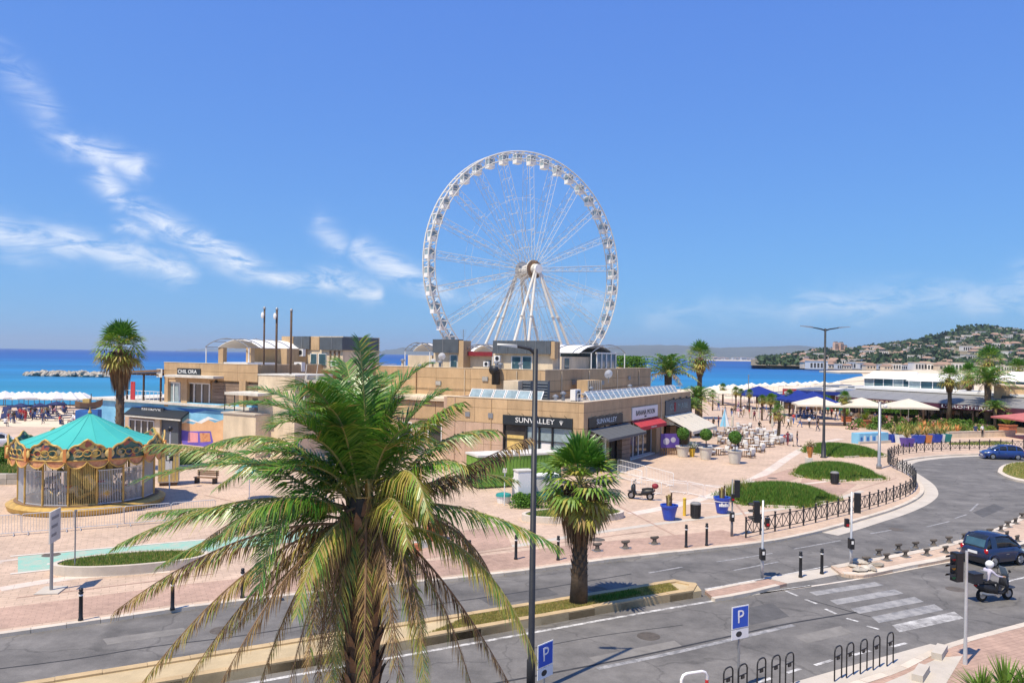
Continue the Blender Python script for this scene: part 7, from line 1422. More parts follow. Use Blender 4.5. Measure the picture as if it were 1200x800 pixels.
for x, y in ((858, 512), (880, 500), (889, 501), (905, 512)): t = thing('closed_parasol', 'closed cream parasol among the lounge terrace tables', 'parasol', G(x, y), 0, 'closed cream parasols of the lounge terrace'); MB().tube([(0, 0, 0), (0, 0, 2.9)], .03, 6).build('pole', 'white_metal', t); MB().lathe([(.04, 2.95), (.14, 2.5), (.18, 1.4), (.1, 1.3)], 8).build('canopy', 'cloth_cream', t)
# ------------------------------------------------------------------ promenade at the right
def parasol(name, label, c, s, zt, ze, m, pole='white_metal', grp=None, rz=0, val=.18, ground=0.0):
    t = thing(name, label, 'parasol', (c[0], c[1], ground), rz, grp); MB().tube([(0, 0, 0), (0, 0, zt)], .05, 8).build('pole', pole, t); v = MB(); h = s / 2; C4 = [(-h, -h), (h, -h), (h, h), (-h, h)]
    for k in range(4):
        a, b_ = C4[k], C4[(k + 1) % 4]; mdx = ((a[0] + b_[0]) / 2 * .97, (a[1] + b_[1]) / 2 * .97); 
        v.add([(0, 0, zt), (a[0], a[1], ze), (mdx[0], mdx[1], ze + .04), (b_[0], b_[1], ze), (a[0], a[1], ze - val), (mdx[0], mdx[1], ze + .04 - val), (b_[0], b_[1], ze - val)], [(0, 1, 2), (0, 2, 3), (1, 4, 5, 2), (2, 5, 6, 3)])
    v.build('canopy', m, t); r_ = MB()
    for a in C4: r_.tube([(0, 0, zt - .06), (a[0], a[1], ze - .03)], .025, 4)
    r_.build('rib', pole, t); return t
for x, y in ((47.5, 122), (54.0, 121), (60.5, 119.5)): parasol('cream_parasol', 'large square cream parasol over the restaurant terrace', (x, y), 6.6, 4.3, 3.1, 'cloth_cream', grp='cream parasols of the restaurant terrace', rz=R(-12), val=.25)
# grey roofed restaurant; local x runs along the front, towards the left and away
RO = Vector((73.5, 110.5, 0)); RA = math.atan2(.90, -.44); rs = thing('restaurant_building', 'long low restaurant with grey sloping awning roof and plum fascia sign', 'building', RO, RA)
Lr = 34; 
MB().box(0, -12, 0, Lr, -3.2, 3.6).build('wall', 'darkwood', rs); MB().box(0, -13, 4.9, Lr, -4.4, 5.3).build('flat_roof', 'white', rs); MB().box(.1, -12.5, 3.62, Lr - .1, -4.6, 4.88).build('attic_wall', 'cream', rs)
NR = 12
for k in range(NR):
    x0, x1 = Lr * k / NR + .02, Lr * (k + 1) / NR - .02; MB().add([(x0, -4.5, 4.75), (x1, -4.5, 4.75), (x1, .4, 3.55), (x0, .4, 3.55), (x0, -4.5, 4.65), (x1, -4.5, 4.65), (x1, .4, 3.45), (x0, .4, 3.45)], [(0, 1, 2, 3), (7, 6, 5, 4), (3, 2, 6, 7), (0, 3, 7, 4), (1, 5, 6, 2)]).build('roof_panel', 'grey', rs)
mat('plum', (.09, .025, .045), .6, .2); fs = MB().box(0, .35, 2.75, Lr, .45, 3.44).build('fascia', 'plum', rs); text('lettering', "L'AROMTERIO", .62, fs, (9.5, .47, 3.1), (-1, 0, 0), 'paintwhite', .02, width=8); text('lettering', 'TERRASSE', .5, fs, (24, .47, 3.1), (-1, 0, 0), 'cream', .02, width=6)
for k in range(9): MB().box(k * 4.1 + .3, .1, 0, k * 4.1 + .5, .3, 2.75).build('post', 'darkwood', rs)
for k in range(8): MB().box(k * 4.1 + .6, .15, 0, k * 4.1 + 4.2, .25, .8).build('terrace_panel', 'plank', rs); MB().box(k * 4.1 + .6, -3.15, .3, k * 4.1 + 4.2, -3.1, 2.8).build('pane', 'glass_dark', rs)
# upper terrace pavilions behind it
for (x0, x1, yt, ye, yb, Y, lb) in ((1013, 1070, 436.5, 443, 458, 150, 'white roofed glass pavilion on the upper terrace facing the sea'), (1065, 1122, 439, 446, 463, 138, 'white roofed glass pavilion behind the restaurant palms'), (1166, 1215, 437, 446, 466, 126, 'white roofed glass pavilion beside the black sign')):
    a, b = D(x0, ye, Y), D(x1, ye, Y - 6); zr = D((x0 + x1) / 2, yt, Y).z; ze = a.z; zb = D((x0 + x1) / 2, yb, Y).z; d = (b - a); d.z = 0; ln = d.length; t = thing('terrace_pavilion', lb, 'pavilion', (a.x, a.y, 0), math.atan2(d.y, d.x))
    v = MB(); dp_ = 8
    v.add([(-.4, -.4, ze), (ln + .4, -.4, ze), (ln + .4, dp_, ze + .1), (-.4, dp_, ze + .1), (.4, dp_ * .45, zr + .2), (ln - .4, dp_ * .45, zr + .2)], [(0, 1, 5, 4), (1, 2, 5), (2, 3, 4, 5), (3, 0, 4), (3, 2, 1, 0)]).build('roof', 'white', t)
    MB().box(0, 0, 0, ln, dp_, zb).build('lower_storey', 'tan', t); n = max(4, int(ln / 1.7)); 
    for k in range(n): MB().box(ln * k / n + .08, .05, zb + .9, ln * (k + 1) / n - .08, .08, ze - .05).build('pane', 'glass_blue' if k % 3 else 'glass_pale', t); MB().box(ln * k / n - .06, 0, zb, ln * k / n + .06, .14, ze).build('post', 'white_metal', t)
    MB().box(0, -.1, zb, ln, .04, zb + .9).build('parapet', 'white', t); MB().box(.1, 1.5, zb + .02, ln - .1, dp_ - .2, ze - .1).build('back_room', 'cream', t)
# tan corner building with black sign at the far right
ro2 = D(1164, 500, 119); t = thing('corner_building', 'tan corner building with a black name board and red parasol', 'building', (ro2.x, 119, 0), R(-35)); MB().box(0, 0, 0, 14, 10, 6.4).build('wall', 'tan', t); MB().box(-.2, -.2, 6.4, 14.2, 10.2, 6.6).build('coping', 'cream', t); MB().box(.5, -.06, .1, 13, -.01, 3.4).build('shopfront', 'glass_dark', t)
for k in range(6): MB().box(.4 + k * 2.5, -.16, 0, .6 + k * 2.5, -.07, 3.4).build('post', 'darkred', t)
sb = MB().box(1.0, -.25, 3.6, 4.9, -.1, 5.0).build('sign_board', 'signblack', t); text('lettering', 'VOYOU', .75, sb, (2.9, -.27, 4.35), (1, 0, 0), 'paintwhite', .02, width=2.6); MB().tube([(2.2, -.27, 4.0), (3.2, -.27, 4.15), (4.6, -.27, 3.75)], .05, 6).build('flourish', 'paintwhite', sb)
parasol('red_parasol', 'large faded red parasol before the tan corner building', (69.5, 104.5), 7.0, 3.5, 2.6, 'cloth_faded', val=.22)
# blue awnings and pavilions left of it
for (x, y, Y, s, lb) in ((889, 470, 158, 7.5, 'blue canvas tent nearest the sea on the promenade'), (935, 474, 140, 6.5, 'blue canvas tent beside the grey flat roof'), (953, 476, 134, 6.5, 'blue canvas tent behind the double street lamp')):
    p = D(x, y, Y); parasol('blue_tent', lb, (p.x, Y), s, 4.6, 2.9, 'cloth_blue', val=.35)
for (x0, x1, yt, Y, dep, m, lb) in ((918, 1012, 455, 158, 12, 'cloth_blue', 'flat grey roofed beach bar with blue awning valance'), (884, 932, 459, 176, 9, 'greymetal', 'low metal roofed beach hut with white trim'), (955, 1015, 451, 172, 10, 'white', 'pale flat roofed seafront bar')):
    a, b = D(x0, yt, Y), D(x1, yt, Y - 8); d = b - a; d.z = 0; ln = d.length; z = a.z; t = thing('beach_bar', lb, 'building', (a.x, a.y, 0), math.atan2(d.y, d.x)); MB().box(0, .6, 0, ln, dep, z - .3).build('wall', 'darkwood', t)
    for k in range(6): MB().box(ln * k / 6 + .02, -.3, z - .28, ln * (k + 1) / 6 - .02, dep + .3, z - .05 + (.1 if k % 2 else 0)).build('roof_panel', 'greymetal' if k % 3 else 'dirtywhite', t)
    MB().box(0, -.4, z - 1.0, ln, -.32, z - .3).build('valance', m, t)
    for k in range(7): MB().box(ln * k / 6 - .07, -.2, 0, ln * k / 6 + .07, -.06, z - .3).build('post', 'white_metal', t)
sgn = D(925, 459, 150); o = thing('sign_board', 'red and white sign board above the blue tents', 'sign', (sgn.x, 150, 0)); MB().box(-1.3, -.1, 3.0, 1.3, 0, 4.4).build('board', 'cloth_red', o); MB().box(-1.0, -.12, 3.5, .9, -.101, 3.9).build('print', 'paintwhite', o); MB().tube([(-1, .05, 0), (-1, .05, 3.2)], .06, 6).tube([(1, .05, 0), (1, .05, 3.2)], .06, 6).build('post', 'greymetal', o)
for (x, Y, s) in ((848, 168, 6), (858, 172, 5), (866, 165, 6), (842, 176, 5), (872, 178, 4.5), (835, 182, 4.5), (880, 182, 4)): p = D(x, 470, Y); parasol('white_parasol', 'pale cream parasol on the sand behind the promenade', (p.x, Y), s * .8, 3.4, 2.6, 'cloth_cream', grp='cream parasols behind the promenade')
mp_ = D(877, 465, 178); t = thing('flag_mast', 'thin dark mast by the beach behind the promenade', 'mast', (mp_.x, 178, 0)); MB().tube([(0, 0, 0), (0, 0, 10 - (440 - 420.2) * 178 / 920)], .09, 6).build('pole', 'grey', t); MB().ball((0, 0, 6.25), .15, 0, 6, 4).build('finial', 'grey', t)
# blue mural block and row of coloured planters
a, b = G(1007, 520), G(1041, 518.5); d = b - a; t = thing('painted_block', 'low block painted bright blue with pale lettering before the cream parasols', 'planter', a, math.atan2(d.y, d.x)); MB().box(0, 0, 0, d.length, 1.2, 1.25).build('block', 'mural_blue', t)
for k in range(6): MB().box(.2 + k * .52, -.02, .3, .5 + k * .52, -.002, .95 if k % 2 else .8).build('painted_letter', 'mural_white' if k % 2 else 'mural_deep', t)
MB().box(-.2, -.25, 0, d.length + .2, -.03, .3).build('plinth', 'concrete', t)
PL = [('bluepot', 1046, 518, .8, 'blue'), ('white', 1054, 519, .6, 'white'), ('purplepot', 1063, 523, .9, 'purple'), ('bluepot', 1076, 519, .9, 'dark blue'), ('orangepot', 1086, 519, .7, 'orange'), ('bluepot', 1096, 518, .9, 'cobalt'), ('white', 1102, 518, .6, 'plain white'), ('tealpot', 1107, 517.5, .9, 'teal')]
for m, x, y, s, cn in PL:
    t = thing('planter_pot', '%s painted planter in the row behind the guard rail' % cn, 'flower pot', G(x, y), .2); MB().add([(-.45, -.45, 0), (.45, -.45, 0), (.45, .45, 0), (-.45, .45, 0), (-.6, -.6, 1.0), (.6, -.6, 1.0), (.6, .6, 1.0), (-.6, .6, 1.0)], [(3, 2, 1, 0), (4, 5, 6, 7), (0, 1, 5, 4), (1, 2, 6, 5), (2, 3, 7, 6), (3, 0, 4, 7)]).build('pot', m, t).scale = (s * 1.1, s * 1.1, 1); v = MB(); agave(v, 1.0, 26, 1.3 if m != 'white' else .7, .06, 0); agave(v, 1.0, 14, 1.0, .06, 1); v.build('plant', ['blade_straw', 'blade_lime', 'blade_green'], t)
def bedplant(label, x, y, L, n, mats, grp, h=1.5):
    t = thing('spiky_plant', label, 'plant', G(x, y), random.uniform(0, 6), grp); v = MB()
    for k in range(3): 
        w = MB(); agave(w, .15 + .1 * k, n // 3, L, .09, 0); o_ = Vector((random.uniform(-.5, .5), random.uniform(-.4, .4), 0)); v.add([Vector(q) + o_ for q in w.v], w.f, k % len(mats))
    v.build('leaves', mats, t); MB().lathe([(.08, 0), (.06, .3)], 6).build('stem', 'darkwood', t)
for i in range(16): bedplant('spiky green and straw coloured plant in the terrace border', 1052 + i * 4.2 + random.uniform(-1, 1), 511 - (i % 3) * 2.5, 1.6, 36, ['blade_straw', 'blade_lime', 'orangepot'] if i > 5 else ['blade_green', 'blade_lime', 'blade_yellow'], 'spiky plants of the terrace border')
for i in range(24): shrub('shrub', 'leafy border shrub in front of the restaurant terrace', G(1000 + i * 5.0 + random.uniform(-2, 2), 503 - (i % 4) * 2.2), random.uniform(.7, 1.2), random.uniform(.8, 1.7), 420, ['blade_green', 'blade_deep', 'blade_lime'] if i % 3 else ['blade_deep', 'frond_mid', 'pinkpaint'], .13, 'border shrubs of the restaurant terrace')
wl = G(1112, 513); wr = G(1190, 511); d = wr - wl; t = thing('low_wall', 'low cream wall behind the guard rail verge', 'wall', wl, math.atan2(d.y, d.x)); MB().box(0, 0, 0, d.length, .3, .75).build('wall', 'cream', t); MB().box(-.02, -.04, .75, d.length + .02, .34, .82).build('coping', 'kerb', t)
vg = [G(x, y).xy for x, y in ((1112, 519), (1165, 517), (1190, 519), (1165, 521.5), (1112, 521))]; tag(grass('grass_verge', vg, lambda x, y: 0, 5000, .12, ['blade_lime', 'blade_straw', 'blade_green'], None, .03), 'thin grass verge between guard rail and low wall', 'grass', kind='stuff')
def squarepot(x, y, label, s=1.0, m='terracotta'):
    t = thing('terracotta_planter', label, 'planter', G(x, y), .3); MB().box(-.7 * s, -.7 * s, 0, .7 * s, .7 * s, .95 * s).build('box', m, t); MB().box(-.78 * s, -.78 * s, .95 * s, .78 * s, .78 * s, 1.08 * s).build('rim', m, t); v = MB(); agave(v, 1.05 * s, 30, 1.9 * s, .1, 0); v.build('plant', ['frond_mid'], t)
squarepot(1014, 500, 'terracotta box planter with spreading palm leaves on the plaza', 1.0); squarepot(1181, 507, 'terracotta box planter with palm leaves by the corner building', 1.1); squarepot(992, 494, 'small terracotta planter behind the double street lamp', .8); squarepot(908, 492, 'orange wooden planter near the strolling people', .9, 'orangepot')
fp_ = fan_palm('potted_palm', 'small palm in a low white planter at the edge of the lounge terrace', 2.9, 1.15, 26, .7, .3, .19, None, 12, .5); fp_.location = G(912, 517) + Vector((0, 0, .6)); pl_ = MB().lathe([(.9, 0), (1.05, .75), (.95, .75), (.9, .65)], 20).build('planter', 'white', fp_); pl_.location = (0, 0, -.6)
for x, y, Y, s in ((835, 478, 150, .34), (862, 480, 150, .4), (893, 487, 128, .36), (847, 474, 168, .4), (878, 478, 150, .36), (903, 489, 122, .4), (868, 478, 158, .34), (925, 485, 140, .4), (990, 480, 120, .45)): FP.put(at_px(x, y, Y), x * .7, s * 1.25, 'small fan palm planted along the promenade', 'small promenade palms')
# bistro chairs, tables and guests under the parasols
bc = thing('bistro_chair', 'x', 'chair'); MB().box(-.22, -.22, .43, .22, .22, .47).build('seat', 'wood', bc); MB().box(-.22, .18, .55, .22, .22, .9).build('backrest', 'wood', bc)
for x in (-.19, .19):
    for y in (-.19, .19): MB().box(x - .02, y - .02, 0, x + .02, y + .02, .43 if y < 0 else .9).build('leg', 'darkwood', bc)
BC = Proto(bc)
for i in range(34):
    x, y = 1000 + (i * 7.3) % 66, 497 - (i * 3.7) % 9; p = G(x, y); BC.put((p.x, p.y, 0), i * 1.1, 1.05, 'brown bistro chair under the cream parasols', 'bistro chairs under the cream parasols')
tops = ['c_white', 'c_black', 'c_navy', 'c_red', 'c_pink', 'c_grey', 'c_khaki']
for i in range(18):
    x, y = 1003 + (i * 11.9) % 84, 496 - (i * 2.9) % 7; p = G(x, y); m = tops[i % 7]; person('guest in a %s top sitting on the restaurant terrace' % m[2:], p, i * 2.1, 'sit', m, 'c_navy' if i % 2 else 'c_khaki', group='seated terrace guests in %s' % m[2:])
for i, (x, y) in enumerate(((1016, 489), (1052, 489), (1075, 492), (985, 489), (970, 488))): t = thing('closed_parasol', 'closed dark green parasol on the restaurant terrace', 'parasol', G(x, y), 0, 'closed green parasols of the restaurant terrace'); MB().tube([(0, 0, 0), (0, 0, 2.9)], .04, 6).build('pole', 'wood', t); MB().lathe([(.05, 3.0), (.22, 2.4), (.3, 1.3), (.14, 1.2)], 8).build('canopy', 'tealpot', t)
for i in range(26):
    x, y = 925 + (i * 13.7) % 78, 485 + (i * 1.9) % 8; p = G(x, y); m = tops[(i * 3) % 7]; person('person in a %s top among the promenade crowd by the blue tents' % m[2:], p, i * 1.7, ('stand', 'walk', 'sit')[i % 3], m, 'c_black' if i % 2 else 'c_blue', group='promenade crowd in %s' % m[2:])
for i in range(22):
    x, Y = 832 + (i * 37.3) % 165, 198 + (i * 17.7) % 75; p = D(x, 460, Y); parasol('beach_parasol', 'pale parasol on the sand between the promenade and the sea', (p.x, Y), 2.9, 3.0, 2.1, ('cloth_cream', 'cloth_white')[i % 2], grp='parasols on the far sand', rz=i * .6, ground=-.12)
for i in range(30):
    x, y = 842 + (i * 29.3) % 128, 481 + (i * 5.3) % 22
    if x < 905 and y > 492: y -= 12
    p = G(x, y); m = tops[(i * 5 + 2) % 7]; person('pedestrian in a %s top strolling on the plaza promenade' % m[2:], p, i * 1.9, ('walk', 'stand', 'walk')[i % 3], m, ('c_blue', 'c_khaki', 'c_black')[i % 3], ('hair_dark', 'hair_brown')[i % 2], group='strolling pedestrians in %s' % m[2:])
# ------------------------------------------------------------------ beach at the left
def beach_z(Y): return -.02 - (Y - 126) / 29 * 2.0
for i, (x, Y) in enumerate(((4, 140), (22, 141), (33, 139), (46, 140), (60, 138), (74, 140), (89, 139), (98, 142), (14, 146), (52, 146), (82, 132), (93, 133), (70, 146), (40, 147), (28, 134), (66, 131), (6, 134))):
    p = D(x, 480, Y); parasol('white_parasol', 'square white beach parasol at the left beach', (p.x, Y), 3.1, 3.3, 2.1, 'cloth_white', 'wood', 'white parasols at the left beach', R(10 * i), ground=beach_z(Y))
for i, (x, y) in enumerate(((16, 498), (24, 496), (35, 502), (41, 499), (50, 497), (48, 503), (56, 500), (62, 497), (70, 494), (38, 494), (30, 492), (75, 492))):
    Y = 104 + i % 4 * 5; p = D(x, y, Y); m = tops[(i * 2 + 1) % 7]; person('bather in a %s top near the white beach parasols' % m[2:], (p.x, Y, 0), i * 2.3, ('stand', 'walk', 'sit')[i % 3], m, 'c_navy', group='bathers in %s' % m[2:], skin='skin_tan')
for i, (x, Y) in enumerate(((24, 112), (47, 113), (66, 117))): p = D(x, 495, Y); parasol('dark_parasol', 'small dark blue beach parasol among the bathers', (p.x, Y), 1.9, 2.2, 1.75, 'cloth_navy', 'greymetal', 'dark beach parasols', i * .7)
for i in range(26):
    x, Y = 6 + (i * 23.7) % 84, 100 + (i * 7.3) % 25; p = D(x, 495, Y); m = tops[(i * 3) % 7]; person('beachgoer in a %s top in the crowd on the left sand' % m[2:], (p.x, Y, 0), i * 1.3, ('sit', 'stand', 'walk')[i % 3], m, ('c_navy', 'c_red', 'c_blue')[i % 3], ('hair_dark', 'hair_brown')[i % 2], ('skin', 'skin_tan')[i % 2], group='beachgoers in %s on the left sand' % m[2:])
sb_ = thing('sun_lounger', 'x', 'sun lounger'); MB().box(-.32, -.9, .28, .32, .35, .36).build('mattress', 'cloth_navy', sb_); MB().add([(-.32, .35, .3), (.32, .35, .3), (.32, .95, .75), (-.32, .95, .75), (-.32, .35, .38), (.32, .35, .38), (.32, .92, .83), (-.32, .92, .83)], [(3, 2, 1, 0), (4, 5, 6, 7), (0, 1, 5, 4), (1, 2, 6, 5), (2, 3, 7, 6), (3, 0, 4, 7)]).build('backrest', 'cloth_navy', sb_)
for x_ in (-.28, .28):
    for y_ in (-.8, .3): MB().box(x_ - .03, y_ - .03, 0, x_ + .03, y_ + .03, .28).build('leg', 'wood', sb_)
SL = Proto(sb_)
for i in range(22): x, Y = 4 + (i * 17.9) % 88, 108 + (i * 5.9) % 17; p = D(x, 495, Y); SL.put((p.x, Y, 0), .5 + .4 * (i % 5), 1.1, 'dark blue sun lounger on the left sand', 'sun loungers on the left sand')
struct('sand_strip', MB().sheet([D(-60, 500, 100).xy, D(110, 500, 100).xy, D(112, 490, 126).xy, D(-60, 490, 126).xy], .006), 'sand')
ky = 78; k0 = D(104, 480, ky); t = thing('boat_kiosk', 'blue kiosk carrying a small wooden fishing boat on its roof', 'kiosk', (k0.x, ky, 0), R(15)); MB().box(-1.0, -.8, 0, 1.0, .8, k0.z).build('body', 'mural_deep', t); hl = MB(); rg = lambda s: [(s[0], y, z) for y, z in ((-s[1], s[3]), (-s[1] * .75, s[2] + .15), (0, s[2]), (s[1] * .75, s[2] + .15), (s[1], s[3]), (s[1] * .85, s[3] - .06), (0, s[2] + .2), (-s[1] * .85, s[3] - .06))]
loft([(-1.2, .25, .25, .9), (-.7, .5, .1, .75), (0, .58, .05, .7), (.6, .5, .1, .78), (1.1, .22, .3, 1.0), (1.25, .04, .55, 1.1)], rg, hl); hl.build('boat_hull', 'wood', t, (0, 0, k0.z)); MB().box(-.5, -.3, .7, .1, .3, 1.1).build('boat_cabin', 'goldlight', t, (0, 0, k0.z)); MB().tube([(.2, 0, .5), (.2, 0, 1.6)], .04, 6).build('boat_mast', 'darkwood', t, (0, 0, k0.z))
# breakwater of boulders
bw = thing('breakwater', 'long low breakwater of pale boulders out in the sea', 'breakwater', (0, 0, 0)); rkm = [MB().ball((0, 0, 0), 1.0, 0, 7, 5, (1.3, 1.0, .8), .22).mesh('boulder', 'rock') for _ in range(4)]
for k in range(200):
    t_ = random.random() ** .9; x = 30 + t_ * 105; p = D(x, 440, 372 + random.uniform(-5, 5)); s = random.uniform(.8, 1.7); o = link('boulder', rkm[k % 4], bw, (p.x, p.y, SEA + random.uniform(-.2, 1.7) * min(1, t_ * 6 + .3)), random.uniform(0, 6)); o.scale = (s, s, s); o.rotation_euler = (random.uniform(-.4, .4), random.uniform(-.4, .4), random.uniform(0, 6))
# ------------------------------------------------------------------ far shore and hills
mat('hill_ground', (.12, .12, .06), .95, .4, .02, c2=(.30, .24, .16), fine=.15); mat('hill_far', (.10, .11, .09), .95, .3, .001, fine=.004); mat('tree_dark', (.028, .06, .022), .9, .4, .05, fine=.3); mat('tree_mid', (.05, .085, .03), .9, .4, .05, fine=.3)
mat('house_cream', (.60, .50, .38), .9, .15, .1, rnd=.15); mat('house_white', (.68, .65, .60), .9, .1, .1, rnd=.12); mat('house_pink', (.58, .40, .31), .9, .15, .1, rnd=.1); mat('roof_tile', (.34, .22, .16), .9, .25, .2, rnd=.15)
def interp(T, x):
    if x <= T[0][0]: return T[0][1]
    for i in range(len(T) - 1):
        if x <= T[i + 1][0]: return T[i][1] + (T[i + 1][1] - T[i][1]) * (x - T[i][0]) / (T[i + 1][0] - T[i][0])
    return T[-1][1]
ridge = [(880, 421), (905, 419.5), (930, 417), (950, 413), (965, 411), (1000, 410), (1030, 406), (1060, 402), (1080, 400), (1100, 394), (1125, 387), (1150, 384), (1180, 386.5), (1200, 389), (1260, 386), (1340, 392), (1450, 400), (1600, 410)]
def hillz(x, t):                                              # x: bearing as photo column, t: 0 at the foot, 1 at the ridge
    zr = max(3, D(x, interp(ridge, x), 1900).z); n = math.sin(x * .11 + t * 5) * 3 + math.sin(x * .045 - t * 9) * 4
    return max(1.0, 1.5 + (zr - 1.5) * (t ** 1.15) + n * math.sin(math.pi * t) * min(1, zr / 40))
def hillY(t): return 1020 + 880 * t
mb = MB(); cols = 90; rows = 14
for i in range(cols + 1):
    x = 880 + 720 * i / cols
    for j in range(rows + 3):
        t = j / rows
        if j <= rows: Y = hillY(t); z = hillz(x, t)
        else: Y = hillY(1) + 400 * (j - rows); z = hillz(x, 1) * (1 - .45 * (j - rows))
        a, _ = ray(x, 420); mb.v.append((a * Y, Y, z))
k_ = rows + 3
for i in range(cols):
    for j in range(k_ - 1): a = i * k_ + j; mb.f.append((a, a + k_, a + k_ + 1, a + 1)); mb.m.append(0)
struct('hill', mb, 'hill_ground', smooth=True)
cape = [D(x, y, 10).xy for x, y in ()]
def land(name, px, z, m): return struct(name, MB().prism([G(x, y, z).xy for x, y in px], SEA - 1, z), m)
land('headland', [(897, 428.5), (935, 427.2), (1000, 427), (1210, 429), (1400, 431.5), (1400, 438), (1210, 435.5), (1090, 433), (1010, 431.5), (960, 431), (930, 430.8), (905, 429.8)], .0 - 1.2, 'sand')
land('spit', [(960, 434.2), (1000, 433.6), (1100, 434.5), (1100, 436.5), (1040, 436), (985, 436)], -1.4, 'sand')
land('far_shore', [(815, 421.0), (960, 423.0), (960, 424.0), (840, 422.3), (812, 421.7)], -1.0, 'sand')
hs_ = thing('hill_house', 'x', 'house'); MB().box(-1, -.7, 0, 1, .7, .9).build('wall', 'house_cream', hs_); MB().add([(-1.1, -.8, .9), (1.1, -.8, .9), (1.1, .8, .9), (-1.1, .8, .9), (-.7, 0, 1.3), (.7, 0, 1.3)], [(0, 1, 5, 4), (1, 2, 5), (2, 3, 4, 5), (3, 0, 4), (3, 2, 1, 0)]).build('roof', 'roof_tile', hs_)
for k in range(3): MB().box(-.75 + k * .6, -.715, .3, -.45 + k * .6, -.702, .65).build('window', 'glass_dark', hs_)
HS = Proto(hs_); wh_ = thing('hill_house', 'x', 'house'); MB().box(-1.3, -.8, 0, 1.3, .8, 1.1).build('wall', 'house_white', wh_); MB().box(-1.35, -.85, 1.1, 1.35, .85, 1.2).build('roof', 'house_cream', wh_)
for k in range(5): MB().box(-1.15 + k * .48, -.815, .2, -.85 + k * .48, -.802, .85).build('window', 'glass_dark', wh_)
WH = Proto(wh_); rh = random.Random(3)
for i in range(270):
    x = rh.uniform(920, 1230); t = rh.random() ** .8 * .97; Y = hillY(t); a, _ = ray(x, 420); z = hillz(x, t)
    if t > .82 and 1095 < x < 1165: continue
    s = rh.uniform(4.2, 8.2)
    (HS if i % 2 else WH).put((a * Y, Y, z - .8), rh.uniform(-.5, .5), s, 'cream hillside house with tiled roof' if i % 2 else 'white flat roofed hillside house', 'tiled houses on the hill' if i % 2 else 'white houses on the hill')
for i in range(34):
    x = 950 + i * 7.5 + rh.uniform(-3, 3); a, _ = ray(x, 420); Y = 960 + rh.uniform(-40, 60) + (x - 950) * .15; (WH if i % 3 else HS).put((a * Y, Y, -1.2), rh.uniform(-.2, .2), rh.uniform(5, 9), 'long low seafront building at the foot of the hill', 'seafront buildings at the foot of the hill')
for i, (x, yt, s) in enumerate(((979, 401, 1), (985.5, 401.5, .9), (990, 405, .8))):
    Y = 1750; b = D(x, 412, Y); top = D(x, yt, Y); t = thing('tower_block', 'tall grey apartment tower on the ridge above the bay', 'building', (b.x, Y, b.z - 12), .3, 'apartment towers on the ridge'); h = top.z - b.z + 12; MB().box(-4.5 * s, -4, 0, 4.5 * s, 4, h).build('wall', 'house_pink', t)
    for k in range(5): MB().box(-4 * s, -4.3, h * (.3 + .13 * k), 4 * s, -4.02, h * (.3 + .13 * k) + 1.3).build('window_band', 'glass_dark', t)
    MB().box(-3 * s, -3, h, 3 * s, 3, h + 2).build('roof_house', 'grey', t)
tr_ = MB()                                                    # woods on the hill: leaf clumps
for i in range(6500):
    x = rh.uniform(890, 1260); t = rh.random() ** .75
    if math.sin(x * .07 + 2 * t) + math.sin(x * .023 + t * 11) + rh.gauss(0, .6) < (-.55 if t < .85 else -1.5): continue
    Y = hillY(t); a, _ = ray(x, 420); z = hillz(x, t); c = Vector((a * Y, Y, z)); s = rh.uniform(3.5, 7.5) * (1.35 if t > .8 and 1080 < x < 1170 else 1)
    for k in range(4):
        o_ = c + Vector((rh.gauss(0, s * .5), rh.gauss(0, s * .5), rh.uniform(.2, 1.1) * s)); n_ = Vector((rh.gauss(0, 1), rh.gauss(0, 1), rh.gauss(0, 1))).normalized() * s * .55; u_ = n_.cross(Vector((rh.gauss(0, 1), rh.gauss(0, 1), rh.gauss(0, 1)))).normalized() * s * .5; tr_.add([o_ - n_, o_ + u_, o_ + n_, o_ - u_], [(0, 1, 2, 3)], rh.randrange(2))
w_ = tr_.build('hillside_wood', ['tree_dark', 'tree_mid']); tag(w_, 'dark green pine woods spread over the far hillside', 'wood', kind='stuff')
for i in range(70):
    x = 838 + i * 1.75 + rh.uniform(-1, 1); Y = 6500 + rh.uniform(-300, 500); a, _ = ray(x, 420); (WH if i % 2 else HS).put((a * Y, Y, -1), rh.uniform(-.4, .4), rh.uniform(9, 19), 'distant pale waterfront building across the bay', 'distant buildings across the bay')
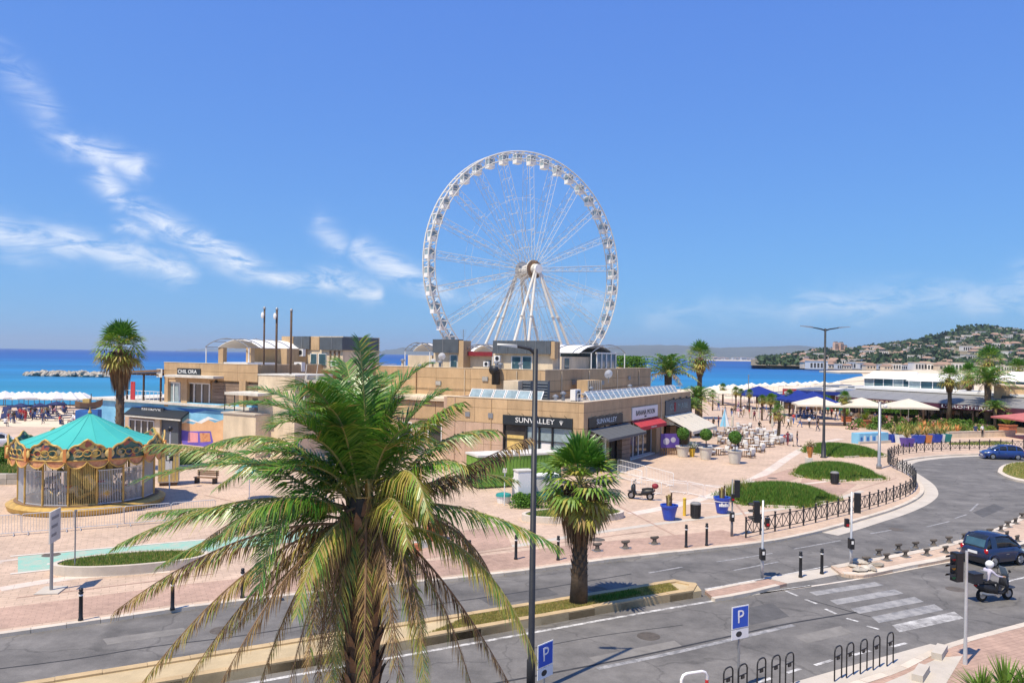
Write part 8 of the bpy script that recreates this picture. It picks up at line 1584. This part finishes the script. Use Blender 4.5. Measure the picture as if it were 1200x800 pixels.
def range_(name, T, Y, dep):
    mb = MB(); n = 60
    for i in range(n + 1):
        x = T[0][0] + (T[-1][0] - T[0][0]) * i / n; a, _ = ray(x, 415); yy = interp(T, x) + .5 * math.sin(x * .33) + .3 * math.sin(x * .9); z = max(-2, D(x, yy, Y).z); mb.v += [(a * (Y - dep), Y - dep, SEA - .5), (a * (Y - dep * .5), Y - dep * .5, SEA + (z - SEA) * (.42 + .1 * math.sin(x * .2))), (a * Y, Y, z), (a * (Y + dep), Y + dep, SEA - .5)]
    for i in range(n):
        for j in range(3): q = i * 4 + j; mb.f.append((q, q + 4, q + 5, q + 1)); mb.m.append(0)
    return struct(name, mb, 'hill_far', smooth=True)
range_('far_hills', [(640, 414), (690, 409), (720, 405), (760, 404), (800, 404.5), (840, 407.5), (870, 406.5), (900, 406), (935, 404.5), (960, 407), (1000, 409), (1100, 411), (1250, 416)], 11500, 2500)
range_('far_islands', [(405, 414.2), (440, 412.5), (462, 408.5), (480, 406.5), (492, 405), (505, 408), (525, 409), (560, 411), (600, 413), (640, 415)], 14000, 1500)
range_('far_cape', [(205, 411), (230, 408.5), (250, 407.5), (300, 409), (340, 411.5)], 21000, 900)
# ------------------------------------------------------------------ the air
hz = bpy.data.materials.new('haze'); hz.use_nodes = True; n_ = hz.node_tree.nodes; n_.clear(); ou = n_.new('ShaderNodeOutputMaterial'); pv_ = n_.new('ShaderNodeVolumePrincipled'); pv_.inputs['Color'].default_value = (.74, .88, 1.0, 1); pv_.inputs['Density'].default_value = 5.5e-5; pv_.inputs['Anisotropy'].default_value = .2
hz.node_tree.links.new(pv_.outputs[0], ou.inputs['Volume'])
hb_ = MB().box(-33000, -400, -6, 33000, 33000, 420).mesh('haze', hz); tag(link('haze', hb_), 'pale sea haze over the bay and far hills', 'haze', kind='stuff')

for i in range(20): shrub('shrub', 'flowering shrub among the planters at the corner building', G(1108 + i * 4.6 + random.uniform(-2, 2), 506 - (i % 4) * 1.6), random.uniform(.7, 1.3), random.uniform(.8, 1.8), 420, ['blade_green', 'blade_deep', 'blade_lime'] if i % 4 else ['blade_deep', 'frond_mid', 'blade_yellow'], .13, 'shrubs at the corner building')
for i, (x, y, Y) in enumerate(((985, 488, 132), (1000, 486, 138), (1022, 488, 128), (1044, 490, 125), (968, 484, 146), (1066, 492, 122), (905, 482, 150), (938, 482, 146))):
    p = D(x, y, Y); t = shrub('small_tree', 'small leafy tree along the promenade terraces', (p.x, Y, 0), 1.3, 1.5, 1100, ['blade_green', 'blade_deep', 'frond_green'], .16, 'small trees along the promenade terraces', 1.9)
